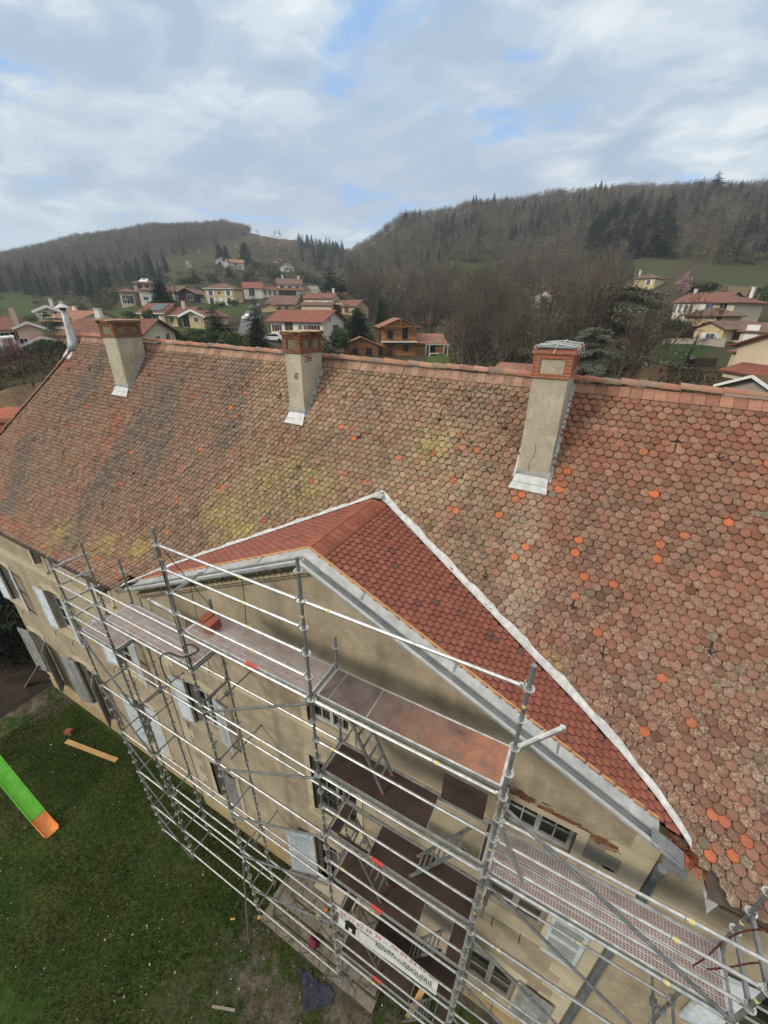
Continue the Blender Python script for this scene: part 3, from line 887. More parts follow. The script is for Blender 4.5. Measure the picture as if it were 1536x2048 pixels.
half_caps('ridge_cap', (-15.1, RY, zz(-15.1)+0.05), (13, RY, zz(13)+0.05), 0.115, 0.33, (0, 0, 1), cap_t, roof, 3)
half_caps('hip_cap', (float(xhip(2.4)), 2.4, float(zroof(-18.4, 2.4))+0.04), (-15.05, RY, zz(-15)+0.03), 0.085, 0.33, (-0.4, -0.3, 1), [(0.20, 0.13, 0.09), (0.24, 0.14, 0.09)], roof, 4)
def ridge_course():
    sl = 1.315; u = np.array([0, 1, sl]); u /= np.linalg.norm(u); m = np.array([0, -sl, 1]); m /= np.linalg.norm(m)
    x = np.arange(-15.2, 12.5, 0.205); n = len(x)
    y = np.full(n, 5.945)
    P = np.stack([x, y, zroof(x, y)], -1)+m*0.018+m*nrg.normal(0, 0.004, n)[:, None]
    rr = nrg.random(n)[:, None]
    right = sm(x, 1, 4)[:, None]
    T = np.array((0.34, 0.20, 0.14))*(0.75+0.5*rr)*(1-right)+np.array((0.34, 0.155, 0.105))*(0.75+0.5*rr)*right
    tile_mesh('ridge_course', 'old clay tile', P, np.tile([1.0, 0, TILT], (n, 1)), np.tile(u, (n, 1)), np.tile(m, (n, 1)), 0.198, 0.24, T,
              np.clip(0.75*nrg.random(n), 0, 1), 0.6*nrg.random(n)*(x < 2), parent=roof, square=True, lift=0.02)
ridge_course()

# wrought snow hooks standing on the tiles
HOOKS = [(3.08, 5.28), (5.14, 5.34), (1.8, 3.38), (3.45, 3.34), (5.51, 3.31), (4.06, 2.95), (-0.09, 5.31), (-1.58, 5.28), (0.46, 5.68), (1.39, 5.32), (-2.73, 5.44), (-4.77, 5.28),
         (-6.71, 5.33), (-8.79, 5.35), (-10.4, 5.34), (-15.0, 5.2), (-13.74, 5.28), (-15.15, 3.38), (-13.16, 3.32), (-11.28, 3.35), (-5.96, 4.62), (-9.22, 3.33), (-3.36, 4.19), (-1.94, 4.84), (0.02, 3.36)]
hook_me = None
for hx, hy in HOOKS:
    sl = 1.305; m = Vector((0, -sl, 1)).normalized(); u = Vector((0, 1, sl)).normalized()
    if hook_me is None:
        b = MB(); o = Vector((0, 0, 0))
        b.path([o+u*0.16+m*0.03, o+m*0.035, o-u*0.03+m*0.10], 0.011, 5)
        b.path([o+m*0.035, o+Vector((0.055, 0, 0))+u*0.03+m*0.10], 0.010, 5)
        b.path([o+m*0.035, o+Vector((-0.055, 0, 0))+u*0.03+m*0.10], 0.010, 5)
        h = b.build('snow_hook', 'dark iron', roof); hook_me = h.data
    else:
        h = bpy.data.objects.new('snow_hook', hook_me); COL.objects.link(h); h.parent = roof
    h.location = Vector((hx, hy, float(zroof(hx, hy))))-Vector(manor['_w'])
# the first hook was built relative to the manor's base; shift the shared mesh so that its own foot is the origin
for v in hook_me.vertices: v.co = v.co+Vector(manor['_w'])

# ------------------------------------------------------------------ pediment roof of new red tiles
def pediment_roof():
    TW, EX = 0.15, 0.125
    allP, allU, allA, allN, allT = [], [], [], [], []
    for sgn in (1, -1):
        sl = PS; d = math.hypot(1, sl)
        rows = int(6.5*d/EX)
        for i in range(rows):
            s = 0.30+i*EX; x = PX+sgn*s/d
            z0 = PZ-sl*s/d
            y1 = float(np.interp(z0-0.02-TILT*(x+0.95), PRZ, PRY))     # valley
            ys = np.arange(1.43+0.075*(i % 2), y1-0.02, TW)
            if len(ys) == 0: continue
            n = len(ys)
            P = np.stack([np.full(n, x), ys, np.full(n, z0)], -1)
            U = np.tile(np.array([-sgn/d, 0, sl/d]), (n, 1)); Nn = np.tile(np.array([sgn*sl/d, 0, 1/d]), (n, 1)); A = np.tile([0, 1.0, 0], (n, 1))
            c = np.tile((0.285, 0.096, 0.064), (n, 1)) if sgn > 0 else np.tile((0.275, 0.098, 0.070), (n, 1))
            rr = nrg.random((n, 1)); c = c*(0.84+0.32*rr)
            k = nrg.random(n) > 0.98; c[k] = (0.15, 0.075, 0.058)
            k = nrg.random(n) > 0.96; c[k] = (0.27, 0.105, 0.072)
            # grinding dust lies round the ridge
            w = (np.clip(1-s/0.75, 0, 1)*0.55)
            c = c*(1-w)+np.array((0.30, 0.095, 0.05))*w
            allP.append(P); allU.append(U); allA.append(A); allN.append(Nn); allT.append(c)
    P, U, A, Nn, T = map(np.concatenate, (allP, allU, allA, allN, allT))
    n = len(P)
    P = P+Nn*nrg.normal(0, 0.002, n)[:, None]
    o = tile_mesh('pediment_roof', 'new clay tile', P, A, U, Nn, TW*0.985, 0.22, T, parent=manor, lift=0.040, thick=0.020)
    tag(o, 'new red scalloped tiles on the pediment')
    # square tiles along the ridge
    Ps, Us, As, Ns, Ts = [], [], [], [], []
    for sgn in (1, -1):
        d = math.hypot(1, PS); ys = np.arange(1.46, 3.86, 0.152); m = len(ys)
        s = 0.33
        Ps.append(np.stack([np.full(m, PX+sgn*s/d), ys, np.full(m, PZ-PS*s/d+0.014)], -1))
        Us.append(np.tile([-sgn/d, 0, PS/d], (m, 1))); Ns.append(np.tile([sgn*PS/d, 0, 1/d], (m, 1))); As.append(np.tile([0, 1.0, 0], (m, 1)))
        Ts.append(np.tile((0.30, 0.098, 0.055), (m, 1))*(0.85+0.3*nrg.random((m, 1))))
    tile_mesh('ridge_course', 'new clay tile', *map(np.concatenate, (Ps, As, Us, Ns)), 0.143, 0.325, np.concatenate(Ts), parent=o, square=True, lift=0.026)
    b = MB(); e = 0.012
    for sgn in (1, -1):
        poly = [(PX, 1.40, PZ-e), (PX+sgn*6.45, 1.40, float(zped(PX+sgn*6.45))-e)]
        for x in np.linspace(6.45, 0.0, 9):
            xx = PX+sgn*x
            poly.append((xx, float(np.interp(float(zped(xx))-TILT*(xx+0.95), PRZ, PRY))+0.05, float(zped(xx))-e))
        b.quad(*poly)
    b.build('roof_boarding', 'gutter brown', o)
    return o
pedroof = pediment_roof()

# valley flashings dressed in pale lead
def valley(sgn):
    b = MB()
    prev = None
    rg = random.Random(5+sgn)
    xs = np.linspace(0.0, 6.55 if sgn > 0 else 6.3, 46)
    for x in xs:
        xx = PX+sgn*x; z = float(zped(xx)); y = float(np.interp(z-TILT*(xx+0.95), PRZ, PRY))
        wdt = (0.070 if sgn > 0 else 0.035)+0.012*math.sin(x*7.3)+0.008*math.sin(x*17.0)
        zu = float(zroof(xx, y+wdt))
        p = [Vector((xx, y-0.065, z+0.050)), Vector((xx, y-0.01, z+0.060)), Vector((xx, y+wdt*0.6, float(zroof(xx, y+wdt*0.6))+0.080)), Vector((xx, y+wdt, zu+0.066))]
        if prev:
            for k in range(3): b.quad(prev[k], prev[k+1], p[k+1], p[k])
        prev = p
    o = b.build('valley_flashing', 'lead white', manor)
    return o
valley(1); valley(-1)
b = MB(); b.box((PX+0.02, 3.95, 1.86), (0.20, 0.16, 0.05)); b.box((PX+0.03, 4.03, 1.90), (0.09, 0.07, 0.06)); b.build('ridge_saddle', 'lead white', manor)

# zinc raking gutter of the pediment
RZ0, RS = 1.80, 0.465
def rake(sgn):
    def fn(t, q): return Vector((PX+sgn*t, q[0], RZ0-RS*t+q[1]))
    T0 = 6.62 if sgn < 0 else 6.12
    out = []
    b = MB()
    b.sweep([(1.415, 0.03), (1.415, 0.062), (1.375, 0.062), (1.375, 0.02)], fn, [0, T0*0.5, T0])
    out.append(b.build('batten', 'batten', manor))
    b = MB()
    prof = [(1.375, 0.035), (1.235, -0.03), (1.222, -0.034), (1.215, -0.10), (1.095, -0.115), (1.09, -0.062), (1.075, -0.050), (1.058, -0.062), (1.052, -0.115), (1.07, -0.15), (1.20, -0.16), (1.40, -0.12)]
    ts = list(np.linspace(0, T0, 5))
    b.sweep(prof, fn, ts)
    g = b.build('raking_gutter', 'zinc', manor)
    # standing lip, darker channel and soldered laps
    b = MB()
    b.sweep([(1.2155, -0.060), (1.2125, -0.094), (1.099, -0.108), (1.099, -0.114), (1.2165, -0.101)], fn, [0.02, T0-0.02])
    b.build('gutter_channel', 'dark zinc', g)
    b = MB()
    for t in np.arange(1.15, T0-0.3, 1.72):
        b.sweep([(1.37, 0.042), (1.235, -0.022), (1.235, -0.028), (1.37, 0.036)], fn, [t, t+0.035])
    b.build('gutter_lap', 'dark zinc', g)
    b = MB(); b.sweep([(1.096, -0.052), (1.086, -0.046), (1.078, -0.052), (1.080, -0.062), (1.096, -0.062)], fn, ts); b.sweep([(1.066, -0.058), (1.056, -0.052), (1.046, -0.060), (1.048, -0.074), (1.066, -0.070)], fn, ts)
    b.build('gutter_bead', 'bright zinc', g)
    return g
rake(1); rake(-1)
# unfinished right end: loose zinc plates, a white corner piece, broken tiles and mortar
b = MB()
b.slab([(5.25, 1.06, -1.12), (5.58, 1.06, -1.30), (5.62, 1.06, -1.60), (5.30, 1.06, -1.44)], (0.0, 0.012, 0))
b.slab([(5.05, 1.20, -0.96), (5.50, 1.20, -1.18), (5.52, 1.02, -1.30), (5.07, 1.02, -1.08)], (0, 0, 0.006))
b.build('loose_zinc_plate', 'dark zinc', manor)
b = MB(); b.slab([(5.80, 1.03, -1.50), (6.02, 1.03, -1.62), (5.98, 1.03, -1.98)], (0, 0.015, 0)); b.build('corner_flashing', 'lead white', manor)
b = MB(); rr = random.Random(3)
for i in range(70):
    c = (rr.uniform(5.40, 5.95), rr.uniform(1.10, 1.42), 0)
    z = -1.28-0.46*(c[0]-5.4)*0.6+rr.uniform(-0.06, 0.04)
    b.box((c[0], c[1], z), (rr.uniform(0.04, 0.12), rr.uniform(0.03, 0.09), rr.uniform(0.02, 0.04)), Matrix.Rotation(rr.uniform(0, 3), 3, 'Z') @ Matrix.Rotation(rr.uniform(-0.6, 0.6), 3, 'X'))
b.build('broken_tile', 'terracotta brick', manor)

# ------------------------------------------------------------------ chimney stacks
def chimney(x0, x1, y0, yb, newer, cover, label):
    off = TILT*((x0+x1)/2+0.95)
    zb = 4.635+off
    b = MB(); b.box2((x0, y0, 2.0), (x1, yb, zb+0.02))
    body = b.build('chimney', 'chimney render', manor)
    tag(body, label)
    br = 'chimney brick' if newer else 'weathered brick'
    b = MB()
    def ring(z0, z1, o): b.box2((x0-o, y0-o, z0), (x1+o, yb+o, z1))
    ring(zb-0.005, zb+0.075, 0.035)
    ring(zb+0.33, zb+0.40, 0.032); ring(zb+0.402, zb+0.485, 0.06)
    pw = 0.13
    for px_ in (x0+pw/2-0.028, x1-pw/2+0.028):
        for py_ in (y0+pw/2-0.028, yb-pw/2+0.028): b.box((px_, py_, zb+0.20), (pw, pw, 0.262))
    nmid = 2 if yb-y0 > 1.2 else 1
    for i in range(nmid):
        ym = y0+(yb-y0)*(i+1)/(nmid+1)
        b.box(((x0+x1)/2, ym, zb+0.20), (x1-x0+0.05, pw, 0.258))
    b.build('chimney_head', br, body)
    b = MB(); b.box2((x0-0.001, y0-0.001, zb+0.076), (x1+0.001, yb+0.001, zb+0.329)); b.build('head_panel', 'chimney render' if newer else 'old head render', body)
    if cover:
        b = MB()
        b.box2((x0-0.0, y0-0.0, zb+0.485), (x1+0.0, yb+0.0, zb+0.505))
        for i in range(3): b.bar((x0-0.01, y0+0.1+i*(yb-y0-0.2)/2, zb+0.515), (x1+0.01, y0+0.1+i*(yb-y0-0.2)/2+0.05, zb+0.515), 0.40, 0.02)
        b.build('chimney_cover', 'dark zinc', body)
        b = MB()
        for i, yy in enumerate((y0+0.12, y0+0.55, yb-0.2)):
            b.path([(x0-0.09, yy, zb+0.40), (x0-0.05, yy, zb+0.53), ((x0+x1)/2, yy+0.03, zb+0.565), (x1+0.05, yy, zb+0.53), (x1+0.09, yy, zb+0.40)], 0.009, 5)
        b.path([((x0+x1)/2, y0-0.09, zb+0.42), ((x0+x1)/2+0.02, y0-0.02, zb+0.545), ((x0+x1)/2+0.02, yb+0.05, zb+0.55)], 0.009, 5)
        b.tube(((x0+x1)/2+0.05, y0+0.45, zb+0.56), ((x0+x1)/2+0.12, y0+0.5, zb+0.62), 0.012, 5)
        b.build('strap', 'lead white', body)
    else:
        b = MB(); rg = random.Random(int(x0*10))
        for i in range(26):
            b.box((rg.uniform(x0-0.03, x1+0.03), rg.uniform(y0-0.03, yb+0.03), zb+0.488), (rg.uniform(0.08, 0.3), rg.uniform(0.08, 0.3), rg.uniform(0.01, 0.04)), Matrix.Rotation(rg.uniform(0, 3), 3, 'Z'))
        b.build('mortar_capping', 'sandy mortar', body)
        b = MB()
        if x0 > -6:
            for i in range(9):
                b.box((x1-0.17+rg.uniform(-0.05, 0.05), y0-0.002, zb-0.62+i*0.018), (rg.uniform(0.05, 0.14), 0.012, 0.014))
            for i in range(8):
                b.box((x1+0.002, y0+0.28+rg.uniform(-0.1, 0.12), zb-0.06-i*0.022), (0.012, rg.uniform(0.1, 0.25), 0.018))
            b.build('bare_brick', 'terracotta brick', body)
    # lead flashing: apron, upstand and side soakers
    zf = float(zroof((x0+x1)/2, y0))
    b = MB()
    sl = 1.305
    def R(x, y, h): return (x, y, float(zroof(x, y))+h)
    b.quad(R(x0-0.01, y0-0.005, 0.13), R(x1+0.01, y0-0.005, 0.13), R(x1+0.025, y0-0.10, 0.098), R(x0-0.05, y0-0.10, 0.098))
    b.quad(R(x0-0.05, y0-0.101, 0.092), R(x1+0.025, y0-0.101, 0.092), R(x1+0.045, y0-0.19, 0.088), R(x0-0.10, y0-0.19, 0.088))
    b.build('lead_apron', 'bright zinc', body)
    b = MB()
    b.box2((x0-0.015, y0-0.015, zf-0.02), (x1+0.015, y0+0.01, zf+0.20))
    b.build('lead_upstand', 'zinc', body)
    b = MB()
    for xs in (x0-0.012, x1+0.012):
        b.bar(R(xs, y0-0.01, 0.11), R(xs, min(yb, RY)-0.05, 0.11), 0.014, 0.13, (0, -sl, 1))
        b.bar(R(xs+(0.03 if xs > x0 else -0.03), y0-0.01, 0.05), R(xs+(0.03 if xs > x0 else -0.03), min(yb, RY)-0.05, 0.05), 0.05, 0.012, (0, -sl, 1))
    b.build('lead_soaker', 'zinc', body)
    return body
chimney(-11.83, -11.13, 4.95, 5.83, False, False, 'weathered brick topped stack nearest the hipped end')
chimney(-4.23, -3.74, 5.02, 5.90, False, False, 'brick topped stack with a patch of render fallen off')
c3 = chimney(1.88, 2.49, 4.70, 6.25, True, True, 'red brick topped stack covered with a strapped slab')
b = MB()
b.path([(2.13, 4.697, 3.35), (2.17, 4.697, 3.22), (2.15, 4.697, 3.10), (2.09, 4.697, 2.98), (2.10, 4.697, 2.80), (2.06, 4.697, 2.68), (2.08, 4.697, 2.50)], 0.004, 4)
b.build('crack', 'dark iron', c3)

# pale metal flue with a cone cowl at the end of the ridge
b = MB()
fx, fy, fz = -15.40, 5.80, 4.30
b.lathe((fx, fy, fz), [(0.25, -0.10), (0.19, 0.16), (0.15, 0.36), (0.115, 0.80), (0.092, 1.32)], 18)
flue = b.build('metal_flue', 'bright zinc', manor, smooth=True)
b = MB(); b.lathe((fx, fy, fz), [(0.25, 1.36), (0.24, 1.38), (0.10, 1.47), (0.06, 1.50), (0.06, 1.57), (0.03, 1.58)], 18); b.build('cowl', 'bright zinc', flue)
b = MB(); b.lathe((fx, fy, fz), [(0.10, 1.30), (0.10, 1.38)], 12); b.build('flue_collar', 'dark iron', flue)
b = MB(); b.slab([(fx-0.42, fy-0.32, float(zroof(fx, fy-0.32))+0.05), (fx+0.12, fy-0.36, float(zroof(fx, fy-0.36))+0.05), (fx+0.10, fy+0.12, float(zroof(fx, fy+0.12))+0.05), (fx-0.30, fy+0.12, float(zroof(fx, fy+0.12))+0.05)], (0, 0, 0.02)); b.build('flue_skirt', 'lead white', flue)
# ------------------------------------------------------------------ facade walls with real openings
def wall_face(b, x0, x1, z0, z1, y, holes, depth=0.24):
    """front face of a wall at y with rectangular holes (xa, xb, za, zb), reveals going in"""
    xs = sorted(set([x0, x1]+[h[0] for h in holes]+[h[1] for h in holes]))
    zs = sorted(set([z0, z1]+[h[2] for h in holes]+[h[3] for h in holes]))
    for i in range(len(xs)-1):
        for k in range(len(zs)-1):
            cx, cz = (xs[i]+xs[i+1])/2, (zs[k]+zs[k+1])/2
            if any(h[0] < cx < h[1] and h[2] < cz < h[3] for h in holes): continue
            b.quad((xs[i], y, zs[k]), (xs[i+1], y, zs[k]), (xs[i+1], y, zs[k+1]), (xs[i], y, zs[k+1]))
    for xa, xb, za, zb in holes:
        d = y+depth
        b.quad((xa, y, za), (xa, d, za), (xa, d, zb), (xa, y, zb))
        b.quad((xb, y, za), (xb, y, zb), (xb, d, zb), (xb, d, za))
        b.quad((xa, y, zb), (xa, d, zb), (xb, d, zb), (xb, y, zb))
        b.quad((xa, y, za), (xb, y, za), (xb, d, za), (xa, d, za))

YP, YW = 1.50, 1.66
pav_holes, wing_holes = [], []
WIN = []     # (cx, w, z0, z1, wall, kind)
for cx in (-5.68, -0.92, 3.75): WIN.append((cx, 1.18, -3.29, -2.38, 'p', 'attic'))
WIN += [(-5.72, 1.22, -6.46, -4.46, 'p', 'tall'), (-0.90, 1.42, -7.10, -4.62, 'p', 'french'), (3.80, 1.22, -6.50, -4.50, 'p', 'cross'),
        (-5.66, 1.22, -10.60, -8.35, 'p', 'boarded'), (-1.05, 1.42, -11.16, -8.66, 'p', 'door'), (3.75, 1.24, -10.95, -8.90, 'p', 'cross')]
for cx in (-17.8, -13.93, -9.93, 8.05, 12.0): WIN.append((cx, 0.80, -2.98, -2.05, 'w', 'attic'))
for cx in (-17.9, -13.95, -9.92, 8.15, 12.1): WIN.append((cx, 1.22, -6.20, -4.12, 'w', 'tall'))
for cx in (-17.8, -13.98, -9.92, 8.2, 12.1): WIN.append((cx, 1.30, -10.75, -7.92, 'w', 'leaf'))
for cx, w, z0, z1, wl_, k in WIN: (pav_holes if wl_ == 'p' else wing_holes).append((cx-w/2, cx+w/2, z0, z1))
PX0, PX1 = -7.34, 5.42
def build_walls():
    b = MB()
    wall_face(b, PX0, PX1, -11.45, -2.0, YP, pav_holes)
    b.quad((PX0, YP, -2.0), (PX1, YP, -2.0), (PX1, YP, 1.80-0.465*(PX1-PX)-0.16), (PX, YP, 1.62), (PX0, YP, 1.80-0.465*(PX-PX0)-0.16))
    for x in (PX0, PX1): b.quad((x, YP, -12.6), (x, YW+0.3, -12.6), (x, YW+0.3, -1.2), (x, YP, -1.2))
    w = b.build('wall', 'facade render', manor, fix=False); tag(w, 'patchy beige render on the central pavilion')
    b = MB(); wall_face(b, -18.80, PX0, -11.5, -1.30, YW, [h for h in wing_holes if h[1] < PX0])
    b.quad((-18.8, YW, -12.6), (-18.8, YW, -1.3), (-18.8, 10.6, -1.3), (-18.8, 10.6, -12.6))
    b.build('wall', 'facade render', manor, fix=False)
    b = MB(); wall_face(b, PX1, XR-0.3, -11.5, -1.55, YW, [h for h in wing_holes if h[0] > PX1])
    b.quad((XR-0.3, YW, -12.6), (XR-0.3, 10.6, -12.6), (XR-0.3, 10.6, RZ-3.5), (XR-0.3, RY, RZ-0.4), (XR-0.3, YW, -1.5))
    b.quad((XR-0.3, 10.6, -12.6), (-18.8, 10.6, -12.6), (-18.8, 10.6, -1.3), (XR-0.3, 10.6, -1.5))
    b.build('wall', 'facade render', manor, fix=False)
    # plinth, a few centimetres proud
    b = MB()
    for xa, xb in ((PX0-0.02, -1.76), (-0.34, PX1+0.02)):
        b.box2((xa, YP-0.035, -12.7), (xb, YP+0.1, -11.40))
    b.box2((-18.84, YW-0.035, -12.7), (PX0-0.02, YW+0.1, -11.30)); b.box2((PX1+0.02, YW-0.035, -12.7), (XR-0.3, YW+0.1, -11.40))
    b.build('plinth', 'plinth render', manor)
    # string course under the attic
    b = MB()
    b.box2((PX0-0.03, YP-0.06, -3.50), (PX1+0.03, YP+0.02, -3.30)); b.box2((PX0-0.03, YP-0.025, -3.58), (PX1+0.03, YP+0.02, -3.502))
    b.box2((-18.84, YW-0.06, -3.34), (PX0-0.035, YW+0.02, -3.06)); b.box2((PX1+0.035, YW-0.06, -3.44), (XR-0.3, YW+0.02, -3.16))
    b.build('string_course', 'pale stone', manor)
    # quoins
    qs = (MB(), MB(), MB(), MB())
    z = -11.35; k = 0
    while z < -1.75:
        h = 0.42
        wv = 0.62 if k % 2 else 0.36
        top = min(z+h-0.012, -1.6)
        if not (-3.62 < (z+top)/2 < -3.2):
            j = 2*(z > -3.4)
            qs[j].box2((PX0-0.012, YP-0.012, z), (PX0+wv, YP+0.05, top)); qs[j+1].box2((PX1-wv, YP-0.012, z), (PX1+0.012, YP+0.05, top))
        z += h; k += 1
    for b in qs: b.build('quoin', 'pale stone', manor)
    # half-round genoise tiles under the raking gutter and white mortar under the eaves
    b = MB()
    for sgn in (-1, 1):
        for row, (yy, dz) in enumerate(((1.33, -0.46), (1.42, -0.565))):
            for i in range(38):
                t = 0.10+i*0.165+0.08*row
                if t > (6.35 if sgn < 0 else 6.1): continue
                x = PX+sgn*t; z = RZ0-RS*t+dz
                vs = []
                for yv in (yy, 1.52):
                    for k in range(7):
                        a = math.pi*k/6
                        vs.append((x+sgn*0.082*math.cos(a), yv, z+0.075*math.sin(a)-sgn*0.0-RS*sgn*(sgn*0.082*math.cos(a))))
                fs = [(k, k+1, 8+k, 7+k) for k in range(6)]+[tuple(range(7))]
                b._add([Vector(v) for v in vs], fs)
    b.build('genoise_tile', 'sandy mortar', manor)
    b = MB(); rg = random.Random(2)
    x = -18.7
    while x < PX0-0.1:
        L = rg.uniform(0.05, 0.16)
        z = float(zroof(x, 1.12))-0.20
        b.box((x+L/2, YW-0.05+rg.uniform(-0.02, 0.01), z-0.02+rg.uniform(-0.03, 0.02)), (L, 0.14, rg.uniform(0.06, 0.13)), Matrix.Rotation(rg.uniform(-0.2, 0.2), 3, 'Y'))
        x += L
    x = PX1+0.3
    while x < 12:
        L = rg.uniform(0.05, 0.16); z = float(zroof(x, 1.12))-0.22
        b.box((x+L/2, YW-0.05, z+rg.uniform(-0.03, 0.02)), (L, 0.14, rg.uniform(0.05, 0.10)))
        x += L
    for i in range(150):
        t = rg.uniform(0.1, 6.0); x = PX+t*(1 if i % 3 else -1)
        b.box((x, YP-0.02+rg.uniform(-0.02, 0.01), RZ0-RS*t-0.37+rg.uniform(-0.05, 0.05)), (rg.uniform(0.05, 0.16), 0.06, rg.uniform(0.03, 0.09)), Matrix.Rotation(rg.uniform(-1, 1), 3, 'Y'))
    b.build('eaves_mortar', 'sandy mortar', manor)
    # soffit boards and brown gutter of the wings
    for xa, xb in ((-19.6, -7.62), (5.95, XR)):
        b = MB(); za, zb_ = float(zroof(xa, 0.98)), float(zroof(xb, 0.98))
        arc = np.linspace(math.pi, 2*math.pi, 9)
        pr = [(0.93+0.075*math.cos(t), -0.02+0.085*math.sin(t)) for t in arc]+[(0.93+0.062*math.cos(t), -0.018+0.07*math.sin(t)) for t in arc[::-1]]
        b.sweep(pr, lambda t, q: Vector((xa+(xb-xa)*t, q[0], za+(zb_-za)*t+q[1])), [0, 1])
        b.build('gutter', 'gutter brown', manor)
    b = MB()
    for xa, xb in ((-19.6, -7.5), (5.8, XR)):
        b.slab([(xa, 1.0, float(zroof(xa, 1.0))-0.05), (xb, 1.0, float(zroof(xb, 1.0))-0.05), (xb, 1.75, float(zroof(xb, 1.12))-0.16), (xa, 1.75, float(zroof(xa, 1.12))-0.16)], (0, 0, 0.025))
    b.build('soffit', 'gutter brown', manor)
    # drainpipe beside the right quoin and one on the left corner
    b = MB(); b.tube((5.56, 1.50, -12.0), (5.52, 1.50, -2.35), 0.065, 10); b.tube((5.52, 1.50, -2.35), (5.40, 1.20, -1.75), 0.065, 10)
    for z in (-4.6, -7.2, -9.8): b.tube((5.54, 1.50, z-0.03), (5.54, 1.50, z+0.03), 0.078, 10)
    b.build('drainpipe', 'pipe zinc', manor, smooth=False)
    b = MB(); b.tube((-7.46, 1.56, -12.0), (-7.46, 1.56, -1.7), 0.045, 8); b.build('drainpipe', 'gutter brown', manor)
build_walls()
# bare brick and patched cement where the gable render has fallen off under the gutter
b = MB(); rg = random.Random(31)
for i in range(120):
    x = rg.uniform(3.0, 4.95); z = -2.12-0.10*(x-3.0)+rg.gauss(0, 0.055)
    if x > 3.15 and x < 4.4 and z < -2.30: continue
    b.box((x, YP-0.004, z), (rg.uniform(0.05, 0.18), 0.02+rg.uniform(0, 0.012), rg.uniform(0.02, 0.055)), Matrix.Rotation(rg.uniform(-0.25, 0.1), 3, 'Y'))
b.build('bare_brick', 'weathered brick', manor)
b = MB()
for x, z, w_, h_ in ((4.75, -2.75, 0.55, 0.42), (4.62, -2.38, 0.30, 0.16), (5.05, -3.02, 0.40, 0.22)): b.box((x, YP-0.003, z), (w_, 0.014, h_), Matrix.Rotation(0.05, 3, 'Y'))
b.build('cement_patch', 'pale grey cement', manor)

def shutter(parent, hinge, free, z0, z1, mat, louvre=True, n=15):
    """one leaf from a hinge point to its free edge (x, y)"""
    h = Vector((hinge[0], hinge[1], 0)); f = Vector((free[0], free[1], 0)); d = (f-h); L = d.length; d.normalize()
    nn = Vector((-d.y, d.x, 0)); R = Matrix((d, nn, Vector((0, 0, 1)))).transposed()
    b = MB()
    def bx(u0, u1, za, zb, t, o=0.0):
        c = h+d*((u0+u1)/2)+nn*o+Vector((0, 0, (za+zb)/2)); b.box(c, (abs(u1-u0), t, zb-za), R)
    fw = 0.075
    if louvre:
        bx(0, fw, z0, z1, 0.036); bx(L-fw, L, z0, z1, 0.036)
        zm = z0+(z1-z0)*0.52
        for za, zb in ((z0, z0+0.11), (zm-0.05, zm+0.05), (z1-0.09, z1)): bx(fw, L-fw, za, zb, 0.036)
        for za, zb in ((z0+0.11, zm-0.05), (zm+0.05, z1-0.09)):
            m = max(3, int((zb-za)/0.062))
            for i in range(m):
                zc = za+(i+0.5)*(zb-za)/m
                Rt = R @ Matrix.Rotation(rad(-38), 3, 'X')
                b.box(h+d*(L/2)+Vector((0, 0, zc)), (L-2*fw, 0.052, 0.009), Rt)
        o = b.build('shutter', mat, parent)
    else:
        m = max(3, round(L/0.14))
        for i in range(m): bx(i*L/m+0.003, (i+1)*L/m-0.003, z0, z1, 0.026)
        for za in (z0+0.12, (z0+z1)/2, z1-0.22): bx(0.02, L-0.02, za, za+0.10, 0.022, 0.026); 
        for za in (z0+0.12, (z0+z1)/2, z1-0.22): bx(0.02, L-0.02, za+0.005, za+0.095, 0.022, -0.026)
        o = b.build('shutter', mat, parent)
    return o

def surround(b, cx, w, z0, z1, y, arch, sw=0.17, sill=True):
    p = y-0.022
    xa, xb = cx-w/2, cx+w/2
    b.box2((xa-sw, p, z0), (xa, y+0.06, z1)); b.box2((xb, p, z0), (xb+sw, y+0.06, z1))
    if arch:
        n = 8; rise = 0.13
        top = [(xa-sw+(w+2*sw)*i/n, z1+0.02+sw*0.8+rise*1.1*math.sin(math.pi*i/n)) for i in range(n+1)]
        bot = [(xa+w*i/n, z1-rise+rise*math.sin(math.pi*i/n)) for i in range(n+1)]
        for i in range(n):
            b.slab([(top[i][0], p, top[i][1]), (top[i+1][0], p, top[i+1][1]), (bot[i+1][0], p, bot[i+1][1]), (bot[i][0], p, bot[i][1])], (0, 0.09, 0))
    else:
        b.box2((xa-sw, p-0.001, z1), (xb+sw, y+0.06, z1+sw*0.9))
    if sill: b.box2((xa-sw-0.03, p-0.07, z0-0.11), (xb+sw+0.03, y+0.10, z0+0.008))

